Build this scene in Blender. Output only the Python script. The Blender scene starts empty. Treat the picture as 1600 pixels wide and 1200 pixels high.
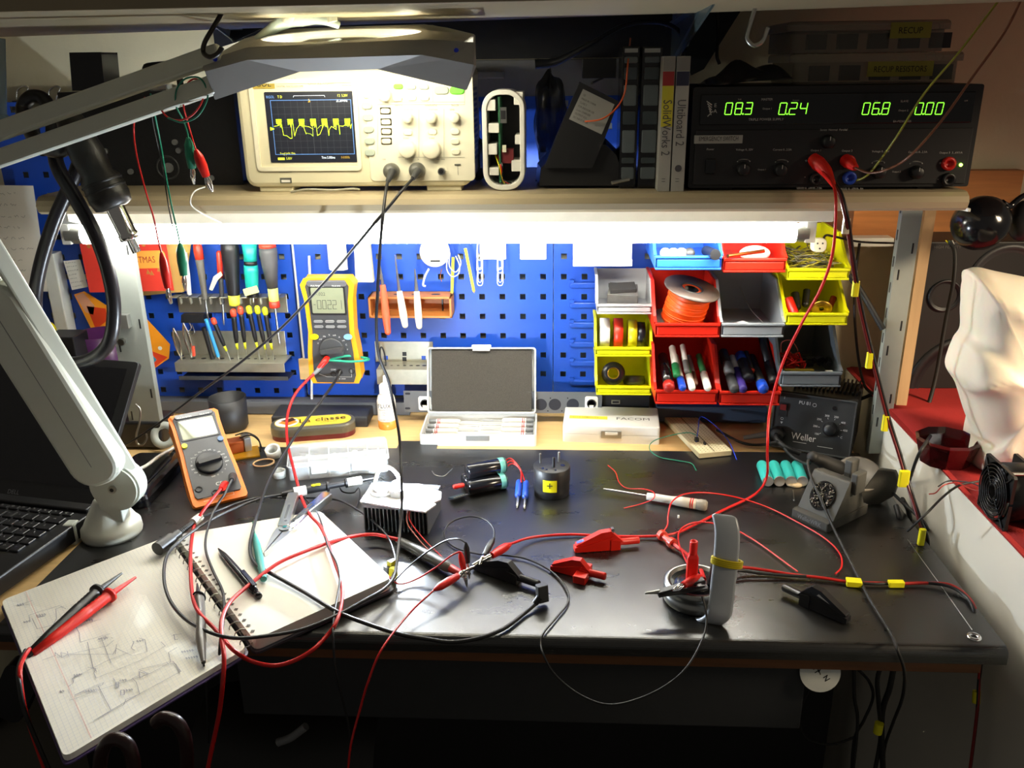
import bpy, math, random
from math import sin, cos, pi, radians as R
from mathutils import Vector as V, Matrix as M4
random.seed(7)
S = bpy.context.scene
COL = S.collection
# ---------------------------------------------------------------- camera
FPX = 1361.3
CAM = V((0, -1.579, 1.3816))
_p, _y, _r = R(20.096), R(3.285), R(-0.764)
_f = V((-sin(_y)*cos(_p), cos(_y)*cos(_p), -sin(_p)))
_rt = V((cos(_y), sin(_y), 0)); _up = _rt.cross(_f)
_rt, _up = _rt*cos(_r)+_up*sin(_r), -_rt*sin(_r)+_up*cos(_r)
cd = bpy.data.cameras.new('camera'); cam = bpy.data.objects.new('camera', cd); COL.objects.link(cam)
cd.sensor_fit = 'HORIZONTAL'; cd.sensor_width = 36.0; cd.lens = 36.0*FPX/1600; cd.clip_start = .02
m = M4((_rt, _up, -_f)).transposed().to_4x4(); m.translation = CAM
cam.matrix_world = m; S.camera = cam
# ---------------------------------------------------------------- world, lights, exposure
w = bpy.data.worlds.new('world'); S.world = w; w.use_nodes = True
w.node_tree.nodes['Background'].inputs[0].default_value = (1.0, .92, .80, 1)
w.node_tree.nodes['Background'].inputs[1].default_value = .068
vs = S.view_settings; vs.view_transform = 'Standard'; vs.look = 'None'; vs.exposure = .6; vs.gamma = 1; vs.use_curve_mapping = False
TUBE_E, RING_E, LED_E = 30.0, 36.0, 3000.0
def area(name, loc, target, power, size, col):
    l = bpy.data.lights.new(name, 'AREA'); l.energy = power; l.size = size; l.color = col
    o = bpy.data.objects.new(name, l); COL.objects.link(o); o.location = loc
    l.spread = R(50); o.rotation_euler = (V(target)-V(loc)).to_track_quat('-Z', 'Y').to_euler(); return o
area('room_lamp', (1.4, -1.1, 1.5), (.72, -.45, .86), 2.4, .25, (1, .80, .55))

def ray(a, b): return _f+_rt*((a-800)/FPX)-_up*((b-600)/FPX)
def PZ(a, b, z=.75): d = ray(a, b); return CAM+d*((z-CAM.z)/d.z)
def PY(a, b, y=0.): d = ray(a, b); return CAM+d*((y-CAM.y)/d.y)
def PX(a, b, x): d = ray(a, b); return CAM+d*((x-CAM.x)/d.x)
def PL(a, b, base, L, far=True):
    """point seen at (a,b) at distance L from base"""
    d = ray(a, b); o = CAM-base
    A = d.dot(d); B = 2*d.dot(o); C = o.dot(o)-L*L; D = max(0, B*B-4*A*C)
    return CAM+d*((-B+(1 if far else -1)*math.sqrt(D))/(2*A))
def PIX(v):
    d = V(v)-CAM; D = d.dot(_f); return 800+FPX*d.dot(_rt)/D, 600-FPX*d.dot(_up)/D
def FR(o, xd, zd=(0, 0, 1)):
    """frame: origin o, x along xd, z close to zd"""
    x = V(xd).normalized(); z = V(zd); z = (z-x*z.dot(x)).normalized(); y = z.cross(x)
    m = M4((x, y, z)).transposed().to_4x4(); m.translation = o; return m
def FRP(a, b, c, d, z=.75):
    p, q = PZ(a, b, z), PZ(c, d, z); return FR(p, q-p)
def FP(y=0.):
    """front panel frame: u=X, v=Z, w towards the viewer"""
    return FR((0, y, 0), (1, 0, 0), (0, -1, 0))
def T(x=0, y=0, z=0): return M4.Translation((x, y, z))
def RX(a): return M4.Rotation(R(a), 4, 'X')
def RY(a): return M4.Rotation(R(a), 4, 'Y')
def RZ(a): return M4.Rotation(R(a), 4, 'Z')
# ---------------------------------------------------------------- materials
def lin(c): return tuple((v/12.92 if v <= .04045 else ((v+.055)/1.055)**2.4) for v in c)
def hexc(h): return lin(tuple(int(h[i:i+2], 16)/255 for i in (0, 2, 4)))
MATS = {}
def mat(name, h, rough=.5, metal=0., var=.06, scale=40, bump=0., bscale=None, emit=0., trans=0., alpha=1., coat=0., spec=.5, sss=0., wave=None):
    if name in MATS: return MATS[name]
    m = bpy.data.materials.new(name); m.use_nodes = True; nt = m.node_tree; N = nt.nodes; L = nt.links
    b = N['Principled BSDF']; c = hexc(h)
    b.inputs['Roughness'].default_value = rough; b.inputs['Metallic'].default_value = metal
    b.inputs['Coat Weight'].default_value = coat; b.inputs['Specular IOR Level'].default_value = spec
    if trans: b.inputs['Transmission Weight'].default_value = trans; b.inputs['IOR'].default_value = 1.3
    if alpha < 1: b.inputs['Alpha'].default_value = alpha
    if sss: b.inputs['Subsurface Weight'].default_value = sss; b.inputs['Subsurface Scale'].default_value = .01
    tc = N.new('ShaderNodeTexCoord'); nz = N.new('ShaderNodeTexNoise'); nz.inputs['Scale'].default_value = scale; nz.inputs['Detail'].default_value = 4
    src = tc.outputs['Object']
    if wave:
        mp = N.new('ShaderNodeMapping'); mp.inputs['Scale'].default_value = wave; L.new(src, mp.inputs[0]); src = mp.outputs[0]
    L.new(src, nz.inputs['Vector'])
    mx = N.new('ShaderNodeMix'); mx.data_type = 'RGBA'
    mx.inputs['A'].default_value = tuple(max(0, v*(1-var*1.6)) for v in c)+(1,)
    mx.inputs['B'].default_value = tuple(min(1, v*(1+var)) for v in c)+(1,)
    L.new(nz.outputs['Fac'], mx.inputs['Factor']); L.new(mx.outputs['Result'], b.inputs['Base Color'])
    if bump:
        bp = N.new('ShaderNodeBump'); bp.inputs['Strength'].default_value = bump; bp.inputs['Distance'].default_value = .002
        n2 = N.new('ShaderNodeTexNoise'); n2.inputs['Scale'].default_value = bscale or scale*4; n2.inputs['Detail'].default_value = 6
        L.new(src, n2.inputs['Vector']); L.new(n2.outputs['Fac'], bp.inputs['Height']); L.new(bp.outputs[0], b.inputs['Normal'])
    if emit:
        b.inputs['Emission Color'].default_value = c+(1,); b.inputs['Emission Strength'].default_value = emit
    m['rough'] = rough; MATS[name] = m; return m
K = mat('black_plastic', '17171a', .42); KR = mat('black_rubber', '141414', .6); KG = mat('black_gloss', '101013', .16)
DG = mat('dark_grey_plastic', '3a3b3d', .45); MG = mat('mid_grey_plastic', '76787a', .5); LG = mat('light_grey_plastic', 'b9bbb8', .45)
W = mat('white_plastic', 'e6e4dc', .4); WP = mat('white_paint', 'd8dad2', .4); CR = mat('cream_plastic', 'ddd8c0', .45)
RD = mat('red_plastic', 'c81a10', .35); BL = mat('blue_plastic', '1a46b8', .35); YL = mat('yellow_plastic', 'd9d20a', .4); OR = mat('orange_rubber', 'e8780f', .5)
TEAL = mat('teal_plastic', '189a90', .4); PUR = mat('purple_plastic', '3a2a78', .4)
RW = mat('red_wire', 'c41512', .38); BW = mat('black_wire', '19191b', .42); GW = mat('green_wire', '0f7a60', .4)
ST = mat('steel', 'b4b4b0', .28, 1.); CH = mat('chrome', 'd8d8d8', .12, 1.); AL = mat('aluminium', 'a9aba8', .42, .9); BR = mat('brass', 'b89040', .35, 1.)
GALV = mat('galvanised_steel', 'b6b4a4', .38, .75, var=.12, scale=60)
BLUE = mat('blue_powder_coat', '1748b0', .42, var=.03, bump=.08, bscale=900)
PAPER = mat('paper', 'eceae0', .85, var=.02); INK = mat('pen_ink', '55556a', .8); INKB = mat('black_ink', '141414', .7); RULE = mat('faint_rule', 'c2c6d0', .85); RULER = mat('red_rule', 'd69a98', .85)
YT = mat('yellow_tape', 'd6cf0c', .45); WT = mat('white_print', 'd8d8d4', .6); GPR = mat('grey_print', '8c8c88', .6)
WOODL = mat('light_beech', 'd9b57c', .45, var=.16, scale=14, wave=(1, 9, 9)); WOODD = mat('brown_wood', '6e4423', .5, var=.3, scale=12, wave=(1, 12, 12)); WOODO = mat('orange_wood', 'b87436', .5, var=.2, scale=12, wave=(1, 12, 12))
GLED = mat('green_display', '86ff38', .5, var=0, emit=1.3)
# ---------------------------------------------------------------- mesh builder
_tc = {}
def text_mesh(s):
    if s in _tc: return _tc[s]
    cu = bpy.data.curves.new('t', 'FONT'); cu.body = s; cu.size = 1; cu.resolution_u = 2
    o = bpy.data.objects.new('t', cu); COL.objects.link(o)
    dg = bpy.context.evaluated_depsgraph_get(); me = bpy.data.meshes.new_from_object(o.evaluated_get(dg))
    vs_ = [tuple(v.co) for v in me.vertices]; fs = [tuple(p.vertices) for p in me.polygons]
    bpy.data.objects.remove(o); bpy.data.curves.remove(cu); bpy.data.meshes.remove(me)
    x0 = min([v[0] for v in vs_] or [0]); x1 = max([v[0] for v in vs_] or [1])
    _tc[s] = (vs_, fs, x0, x1); return _tc[s]
def catmull(P, n=6):
    P = [V(p) for p in P]
    if len(P) < 3: return P
    Q = [P[0]*2-P[1]]+P+[P[-1]*2-P[-2]]; o = []
    for i in range(1, len(Q)-2):
        a, b, c, d = Q[i-1:i+3]
        for k in range(n):
            t = k/n; o.append(.5*((2*b)+(c-a)*t+(2*a-5*b+4*c-d)*t*t+(3*b-a-3*c+d)*t**3))
    o.append(P[-1]); return o
def rr(w, h, r, n=5, cx=0, cy=0):
    r = min(r, w/2-1e-6, h/2-1e-6); o = []
    for (sx, sy, a) in ((1, 1, 0), (-1, 1, 90), (-1, -1, 180), (1, -1, 270)):
        for k in range(n+1):
            t = R(a+90*k/n); o.append((cx+sx*(w/2-r)+r*cos(t), cy+sy*(h/2-r)+r*sin(t)))
    return o
def circ(r, n=20, cx=0, cy=0): return [(cx+r*cos(2*pi*k/n), cy+r*sin(2*pi*k/n)) for k in range(n)]
class MB:
    def __init__(s, base=None): s.v = []; s.f = []; s.mi = []; s.sm = []; s.B = base or M4(); s.M = M4()
    def at(s, m=None): s.M = m if m is not None else M4(); return s
    def add(s, vs, fs, m=0, smooth=False):
        n = len(s.v); X = s.B@s.M
        s.v += [X@V(v) for v in vs]; s.f += [tuple(i+n for i in f) for f in fs]; s.mi += [m]*len(fs); s.sm += [smooth]*len(fs); return s
    def box(s, x0, x1, y0, y1, z0, z1, m=0):
        v = [(x, y, z) for z in (z0, z1) for y in (y0, y1) for x in (x0, x1)]
        return s.add(v, [(0, 2, 3, 1), (4, 5, 7, 6), (0, 1, 5, 4), (2, 6, 7, 3), (0, 4, 6, 2), (1, 3, 7, 5)], m)
    def prism(s, poly, z0, z1, m=0, top=1., smooth=False):
        n = len(poly); cx = sum(p[0] for p in poly)/n; cy = sum(p[1] for p in poly)/n
        v = [(p[0], p[1], z0) for p in poly]+[(cx+(p[0]-cx)*top, cy+(p[1]-cy)*top, z1) for p in poly]
        s.add(v, [tuple(range(n-1, -1, -1)), tuple(range(n, 2*n))], m)
        return s.add(v, [(i, (i+1) % n, (i+1) % n+n, i+n) for i in range(n)], m, smooth)
    def rbox(s, cx, cy, w, h, r, z0, z1, m=0, ch=0., n=4):
        """rounded plate with chamfered top"""
        if ch:
            rings = [(rr(w, h, r, n, cx, cy), z0), (rr(w, h, r, n, cx, cy), z1-ch), (rr(w-.6*ch, h-.6*ch, r, n, cx, cy), z1-.3*ch), (rr(w-2*ch, h-2*ch, max(r-ch, 1e-5), n, cx, cy), z1)]
        else: rings = [(rr(w, h, r, n, cx, cy), z0), (rr(w, h, r, n, cx, cy), z1)]
        k = len(rings[0][0]); v = [(p[0], p[1], z) for q, z in rings for p in q]
        s.add(v, [tuple(range(k-1, -1, -1)), tuple(range(len(v)-k, len(v)))], m)
        return s.add(v, [(j*k+i, j*k+(i+1) % k, (j+1)*k+(i+1) % k, (j+1)*k+i) for j in range(len(rings)-1) for i in range(k)], m, False)
    def frame(s, cx, cy, w, h, r, t, z0, z1, m=0, n=5):
        """open rounded rectangular tube: outer w,h wall t"""
        a = rr(w, h, r, n, cx, cy); b = rr(w-2*t, h-2*t, max(r-t, 1e-5), n, cx, cy); k = len(a)
        v = [(p[0], p[1], z) for q, z in ((a, z0), (a, z1), (b, z1), (b, z0)) for p in q]
        return s.add(v, [(j*k+i, j*k+(i+1) % k, ((j+1) % 4)*k+(i+1) % k, ((j+1) % 4)*k+i) for j in range(4) for i in range(k)], m)
    def lathe(s, prof, n=24, m=0, smooth=True, a0=0, a1=360):
        full = abs(a1-a0) >= 360; c = n if full else n+1
        v = [(r*cos(R(a0+(a1-a0)*i/n)), r*sin(R(a0+(a1-a0)*i/n)), z) for r, z in prof for i in range(c)]
        f = []
        for j in range(len(prof)-1):
            for i in range(n): i2 = (i+1) % c; f.append((j*c+i, j*c+i2, (j+1)*c+i2, (j+1)*c+i))
        s.add(v, f, m, smooth); return s
    def cyl(s, r, z0, z1, m=0, n=20, r2=None, smooth=True):
        r2 = r if r2 is None else r2; p = circ(r, n); q = circ(r2, n)
        v = [(a, b, z0) for a, b in p]+[(a, b, z1) for a, b in q]
        s.add(v, [tuple(range(n-1, -1, -1)), tuple(range(n, 2*n))], m)
        return s.add(v, [(i, (i+1) % n, (i+1) % n+n, i+n) for i in range(n)], m, smooth)
    def rod(s, a, b, r, m=0, r2=None, n=12):
        a, b = V(a), V(b); old = s.M; d = b-a
        s.M = old@FR(a, d.orthogonal(), d); s.cyl(r, 0, d.length, m, n, r2); s.M = old; return s
    def bar(s, a, b, w, h, m=0, up=(0, 0, 1)):
        a, b = V(a), V(b); old = s.M; s.M = old@FR(a, b-a, up); s.box(0, (b-a).length, -w/2, w/2, -h/2, h/2, m); s.M = old; return s
    def tube(s, P, r, m=0, n=8, sub=6, closed=False, flat=None):
        P = catmull(P, sub) if sub > 1 else [V(p) for p in P]
        rs = r if isinstance(r, (list, tuple)) else None; k = len(P); v = []; up = None
        for i, p in enumerate(P):
            t = (P[min(i+1, k-1)]-P[max(i-1, 0)])
            if t.length < 1e-9: t = V((0, 0, 1))
            t.normalize()
            if up is None: up = t.orthogonal().normalized()
            up = (up-t*up.dot(t)); up = up.normalized() if up.length > 1e-6 else t.orthogonal().normalized()
            sd = t.cross(up)
            if rs: x = i/(k-1)*(len(rs)-1); j = min(int(x), len(rs)-2); rad = rs[j]+(rs[j+1]-rs[j])*(x-j)
            else: rad = r
            for q in range(n): a = 2*pi*q/n; v.append(p+up*(cos(a)*rad)+sd*(sin(a)*rad))
        s.add(v, [(i*n+q, i*n+(q+1) % n, (i+1)*n+(q+1) % n, (i+1)*n+q) for i in range(k-1) for q in range(n)], m, True)
        return s.add(v, [tuple(range(n-1, -1, -1)), tuple(range((k-1)*n, k*n))], m)
    def ring(s, Rr, r, m=0, n=28, k=8, sx=1, sy=1):
        v = []; 
        for i in range(n):
            a = 2*pi*i/n
            for j in range(k): b = 2*pi*j/k; v.append(((Rr+r*cos(b))*cos(a)*sx, (Rr+r*cos(b))*sin(a)*sy, r*sin(b)))
        return s.add(v, [(i*k+j, ((i+1) % n)*k+j, ((i+1) % n)*k+(j+1) % k, i*k+(j+1) % k) for i in range(n) for j in range(k)], m, True)
    def ball(s, c, r, m=0, n=16, k=10, sc=(1, 1, 1)):
        old = s.M; s.M = old@T(*c)@M4.Diagonal((*sc, 1))
        s.lathe([(max(1e-5, r*sin(pi*j/k)), -r*cos(pi*j/k)) for j in range(k+1)], n, m); s.M = old; return s
    def grid(s, fn, nu, nv, m=0, smooth=True):
        v = [fn(i/nu, j/nv) for j in range(nv+1) for i in range(nu+1)]
        return s.add(v, [(j*(nu+1)+i, j*(nu+1)+i+1, (j+1)*(nu+1)+i+1, (j+1)*(nu+1)+i) for j in range(nv) for i in range(nu)], m, smooth)
    def text(s, t, x, y, size, z=.0004, m=0, al='c', sx=1.):
        vs_, fs, a, b = text_mesh(t); k = size*1.35; wd = (b-a)*k*sx
        ox = x-(wd/2 if al == 'c' else (wd if al == 'r' else 0))
        return s.add([(ox+(v[0]-a)*k*sx, y+v[1]*k, z) for v in vs_], fs, m)
    def line(s, pts, w, z=.0004, m=0):
        for a, b in zip(pts, pts[1:]):
            a, b = V((a[0], a[1])), V((b[0], b[1])); d = b-a
            if d.length < 1e-9: continue
            d.normalize(); q = V((-d.y, d.x))*w/2; e = d*w/2
            s.add([(*(a-e-q), z), (*(b+e-q), z), (*(b+e+q), z), (*(a-e+q), z)], [(0, 1, 2, 3)], m)
        return s
    def build(s, name, mats, parent=None, bevel=0, solid=0, seg=2, origin=None):
        mats = mats if isinstance(mats, (list, tuple)) else [mats]
        me = bpy.data.meshes.new(name); o0 = V(origin) if origin is not None else V((0, 0, 0))
        me.from_pydata([tuple(V(v)-o0) for v in s.v], [], s.f); me.update()
        for q in mats: me.materials.append(q)
        me.polygons.foreach_set('material_index', [min(i, len(mats)-1) for i in s.mi]); me.polygons.foreach_set('use_smooth', s.sm)
        o = bpy.data.objects.new(name, me); COL.objects.link(o)
        if origin is not None: o.location = o0
        if parent is not None: o.parent = parent.o if isinstance(parent, Thing) else parent
        if solid: q = o.modifiers.new('s', 'SOLIDIFY'); q.thickness = solid; q.offset = 0
        if bevel: q = o.modifiers.new('b', 'BEVEL'); q.width = bevel; q.segments = seg; q.limit_method = 'ANGLE'; q.angle_limit = R(40)
        return o
class Thing:
    def __init__(s, name, label, cat, M=None, group=None):
        s.M = M if M is not None else M4()
        if isinstance(s.M, V): s.M = M4.Translation(s.M)
        s.o = bpy.data.objects.new(name, None); COL.objects.link(s.o); s.o.empty_display_size = .02
        s.o.matrix_world = s.M; s.o['label'] = label; s.o['category'] = cat
        if group: s.o['group'] = group
    def mb(s): return MB()                      # local coordinates
    def wmb(s): return MB(s.M.inverted())       # world coordinates
def tag(o, label, cat, group=None, kind=None):
    o['label'] = label; o['category'] = cat
    if group: o['group'] = group
    if kind: o['kind'] = kind
    return o
def single(name, mb, mats, label, cat, group=None, bevel=0, solid=0, kind=None):
    xs = [v for v in mb.v]; c = V((sum(v.x for v in xs)/len(xs), sum(v.y for v in xs)/len(xs), min(v.z for v in xs)))
    return tag(mb.build(name, mats, None, bevel, solid, origin=c), label, cat, group, kind)
def struct(name, mb, mats, bevel=0, parent=None):
    o = mb.build(name, mats, parent, bevel)
    if parent is None: o['kind'] = 'structure'
    return o
def copy_tree(o, parent=None):
    c = o.copy(); COL.objects.link(c)
    if parent is not None: c.parent = parent
    for ch in list(o.children): copy_tree(ch, c)
    return c
def label_part(o, l): o['label'] = l; return o
# ================================================================ room
mb = MB(); mb.box(-2.2, 1.6, -2.6, .2, -.02, 0); struct('floor', mb, mat('floor_lino', '5e5c58', .5, var=.1, scale=6))
PLAS = mat('plaster_wall', 'e0d9bb', .9, var=.05, scale=6, bump=.5, bscale=90)
mb = MB(); mb.box(-2.2, 1.6, .03, .2, 0, 2.4); struct('wall_back', mb, PLAS)
mb = MB(); mb.box(.548, .95, -2.2, .03, 0, .828); struct('wall_right', mb, mat('white_wall_paint', 'dcd8cb', .6, var=.03, scale=5), .002)
a = PY(1230, 330, .02)
mb = MB(); mb.box(-.2, .52, .004, .03, PY(1300, 375, 0).z, 1.2); struct('trim_1', mb, WOODD)
mb = MB(); mb.box(.52, .80, .004, .03, PY(1470, 376, 0).z, 1.2); struct('trim_2', mb, WOODO)
mb = MB(); a = PY(1400, 500, -.01); mb.box(PY(1418, 500, -.17).x, PY(1435, 500, -.17).x, -.175, -.15, .75, 1.196); struct('trim_3', mb, mat('pale_wood_post', 'b99a72', .5, var=.1, scale=10, wave=(12, 12, 1)))
mb = MB(); mb.box(PY(330, 60, .0).x, PY(1075, 60, 0).x, .012, .03, PY(800, 92, 0).z, 1.56); struct('trim_4', mb, mat('dark_navy_board', '1b1f2c', .6))
# ---------------------------------------------------------------- workbench
t = Thing('workbench', 'wide wooden workbench with pale beech top under the black mat', 'workbench', T(0, -.37, 0))
BX0, BX1, BF = -1.35, .515, -.727
mb = t.wmb(); mb.box(BX0, BX1-.004, BF+.012, .0, .7285, .7465); mb.build('worktop', WOODL, t, .003)
mb = t.wmb(); mb.box(BX0+.02, BX1-.02, BF+.018, BF+.05, .705, .7284); mb.build('front_rail', WOODD, t, .001)
mb = t.wmb(); mb.box(-.40, .30, BF+.03, BF+.05, .606, .7045); mb.build('drawer_front', mat('dark_laminate', '26282b', .55), t, .002)
for x, y in ((-1.28, -.66), (.44, -.22), (-1.28, -.06), (.46, -.06)):
    mb = t.wmb(); mb.box(x-.025, x+.025, y-.025, y+.025, 0, .705); mb.build('leg', mat('dark_steel', '2c2d2f', .5, .3), t, .002)
mb = t.wmb(); mb.box(-.9, BX1-.03, -.30, -.285, 0.02, .70); mb.build('shade_panel', mat('shade_panel_dark', '1e1e20', .7), t)  # dark sheet added to hide the wall, standing for shade under the bench
# mat: black rubber sheet with a rounded nose over the front edge
MATM = mat('black_bench_mat', '191918', .34, var=.35, scale=9, bump=.06, bscale=700, spec=.9)
nt = MATM.node_tree; b = nt.nodes['Principled BSDF']
nz = nt.nodes.new('ShaderNodeTexNoise'); nz.inputs['Scale'].default_value = 14; nz.inputs['Detail'].default_value = 5; nz.inputs['Roughness'].default_value = .55
mr = nt.nodes.new('ShaderNodeMapRange'); mr.inputs['From Min'].default_value = .3; mr.inputs['From Max'].default_value = .7; mr.inputs['To Min'].default_value = .25; mr.inputs['To Max'].default_value = .35
nt.links.new(nz.outputs['Fac'], mr.inputs['Value']); nt.links.new(mr.outputs['Result'], b.inputs['Roughness'])
ml = PZ(155, 842); ml2 = PZ(88, 893)
def matx(y): return ml.x+(ml2.x-ml.x)*(y-ml.y)/(ml2.y-ml.y)
mb = MB(); prof = [(-.188, .7465), (-.188, .75), (-.5, .75), (BF+.012, .75)]+[(BF+.012-.010*sin(R(a)), .740+.010*cos(R(a))) for a in range(15, 91, 15)]+[(BF+.002, .730), (BF+.004, .7285), (BF+.0115, .7285), (BF+.0118, .7463)]
xs = [-.68, -.3, .1, .3, .5135]
v = []; 
for x in xs:
    for (y, z) in prof: v.append((x, y, z))
n = len(prof)
mb.add(v, [(i*n+j, i*n+(j+1) % n, (i+1)*n+(j+1) % n, (i+1)*n+j) for i in range(len(xs)-1) for j in range(n)])
mb.add([v[j] for j in range(n)], [tuple(range(n))]); mb.add([v[-n+j] for j in range(n)], [tuple(range(n-1, -1, -1))])
mb.box(-.285, -.215, -.19, -.155, .7465, .7495); mb.box(.5112, .5135, BF+.012, -.188, .7285, .7499)
mo = single('bench_mat', mb, MATM, 'large black rubber mat covering the bench top with a rolled front edge', 'bench mat')
for f in mo.data.polygons: f.use_smooth = abs(f.normal.x) < .5 and f.area > .003 and False
# ---------------------------------------------------------------- shelves
LAM = mat('beige_laminate', 'b8a98a', .42, var=.05, scale=8)
xl, xr_ = PY(66, 325, -.41).x, PY(1507, 315, -.41).x
SZ0, SZ = 1.198, 1.2225
t = Thing('shelf', 'long beige laminate shelf carrying the measuring instruments', 'shelf', T(0, -.22, SZ0))
mb = t.wmb(); mb.at(FR((xl, 0, 0), (0, 0, 1), (1, 0, 0)))
# local x=Z, y=-Y?  FR: x->Z, z->X, y = z x x = X x Z = -Y
pr = [(SZ0, .182), (SZ0, .415), (SZ0+.004, .421), (SZ0+.012, .424), (SZ0+.019, .421), (SZ-.001, .414), (SZ, .405), (SZ, .182)]
mb.prism(pr, 0, xr_-xl); mb.at(); mb.box(-.43, .12, -.183, -.10, SZ0, SZ); mb.box(    .12, xr_, -.183, .003, SZ0, SZ); mb.build('board', LAM, t)  # back pieces added with a stepped edge, shaping the tube light rising behind
mb = t.wmb(); x = PY(165, 350, -.3).x
mb.add([(x, -.02, SZ0), (x, -.40, SZ0), (x, -.40, SZ0-.012), (x, -.24, SZ0-.06), (x, -.02, SZ0-.09)], [(0, 1, 2, 3, 4)])
mb.build('bracket', WP, t, solid=.003)
mb = t.wmb(); x = .535
mb.add([(x, -.02, SZ0), (x, -.40, SZ0), (x, -.40, SZ0-.004), (x, -.24, SZ0-.018), (x, -.02, SZ0-.03)], [(0, 1, 2, 3, 4)])
mb.build('bracket', WP, t, solid=.003)
# upper shelf
UL = mat('upper_shelf_laminate', '85795f', .55, var=.05, scale=6)
fl, frr = PY(0, 19, -.72), PY(1600, -14, -.72); bl_, br_ = PY(0, 58, .03), PY(1600, 2, .03)
def ext(a, b, x): return a+(b-a)*((x-a.x)/(b.x-a.x))
fl, frr = ext(fl, frr, -1.1), ext(fl, frr, 1.0); b0, b1 = ext(bl_, br_, -1.1), ext(bl_, br_, 1.0)
t = Thing('shelf', 'upper wooden shelf running along the top of the picture', 'shelf', T(0, -.3, 1.45))
mb = t.wmb(); up = V((0, 0, .03)); q = [fl, frr, b1, b0]
mb.add(q+[p+up for p in q], [(3, 2, 1, 0), (4, 5, 6, 7), (0, 1, 5, 4), (1, 2, 6, 5), (2, 3, 7, 6), (3, 0, 4, 7)]); mb.build('board', UL, t, .001)
BRK = mat('bracket_steel', '5b6a6c', .3, .5)
for (px, py, qx, qy, rx, ry, nm) in ((293, 9, 368, 62, 330, 3, 'b'), (1118, 3, 1052, 98, 1090, 2, 'b')):
    a = PY(px, py, -.62); b = PY(qx, qy, -.05); zt = 1.45
    mb = t.wmb(); x0 = PY(px, py, -.62).x; x1 = PY(qx, qy, -.03).x
    x = (x0+x1)/2
    mb.add([(x0, -.62, a.z), (x0, -.62, a.z+.02), (x1, -.0, 1.475), (x1, -.0, min(b.z, 1.40)), (x1, -.05, b.z)], [(0, 1, 2, 3, 4)])
    mb.add([(x0-.012, -.62, a.z+.004), (x0+.012, -.62, a.z+.004), (x1+.012, 0, 1.44), (x1-.012, 0, 1.44)], [(0, 1, 2, 3)])
    mb.build('bracket', BRK, t, solid=.003)
for pts, y_, m_ in (([(1062, 18), (1172, -6), (1100, 108), (1080, 118), (1062, 60)], -.06, mat('bracket_dark', '2a3036', .4, .4)), ([(1052, 27), (1088, 12), (1086, 36), (1076, 72), (1064, 76)], -.075, mat('bracket_pale', '9db4b8', .35, .3)), ([(293, 1), (440, 30), (368, 64), (350, 52)], -.10, mat('bracket_dark', '2a3036', .4, .4))):
    P_ = [PY(*q, y_) for q in pts]; mb = t.wmb().at(FP(y_)); P_ = [(q.x, q.z) for q in P_]
    if sum(P_[i-1][0]*P_[i][1]-P_[i][0]*P_[i-1][1] for i in range(len(P_))) < 0: P_ = P_[::-1]
    mb.prism(P_, -.004, 0); mb.build('bracket', m_, t)
# ---------------------------------------------------------------- uprights
def post(name, x0, x1, y0, y1, z0, z1, label):
    t = Thing(name, label, 'shelf post', T((x0+x1)/2, (y0+y1)/2, z0))
    mb = t.wmb(); mb.box(x0, x1, y0, y1, z0, z1)
    z = z0+.05; i = 0
    while z < z1-.03:
        for xx in ((x0+.006,) if i % 3 == 0 else (x1-.009,) if i % 3 == 1 else ()): mb.box(xx, xx+.003, y0-.0005, y0+.001, z, z+.017, 1)
        mb.box(x0-.0005, x0+.001, (y0+y1)/2-.002, (y0+y1)/2+.002, z+.02, z+.037, 1)
        z += .042; i += 1
    mb.build('channel', [mat('post_paint', '949993', .4, .1), K], t, .001)
    return t
PYF = -.195
L0, L1 = PY(184, 560, PYF).x, PY(234, 560, PYF).x
tp = post('shelf_post', L0, L1, PYF, PYF+.014, .752, SZ0, 'slotted grey metal post at the left end of the bench')
mb = tp.wmb(); q = PY(231, 620, PYF); mb.rod((q.x-.03, PYF, PY(210, 592, PYF).z), (q.x-.03, PYF-.025, PY(210, 592, PYF).z), .007, n=16); mb.build('bolt', ST, tp)
q = PY(194, 500, PYF); mb = tp.wmb(); mb.box(q.x-.006, q.x+.012, PYF-.012, PYF, q.z-.012, q.z+.012); mb.build('spacer', AL, tp, .001)
mb = tp.wmb(); mb.rod((PY(192, 533, PYF).x, PYF, PY(192, 533, PYF).z), (PY(192, 533, PYF).x, PYF-.008, PY(192, 533, PYF).z), .006); mb.build('screw', ST, tp)
tr = post('shelf_post', PY(1386, 500, PYF).x, PY(1417, 500, PYF).x, PYF, PYF+.014, .752, SZ0, 'slotted grey metal post at the right end of the bench')
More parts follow.
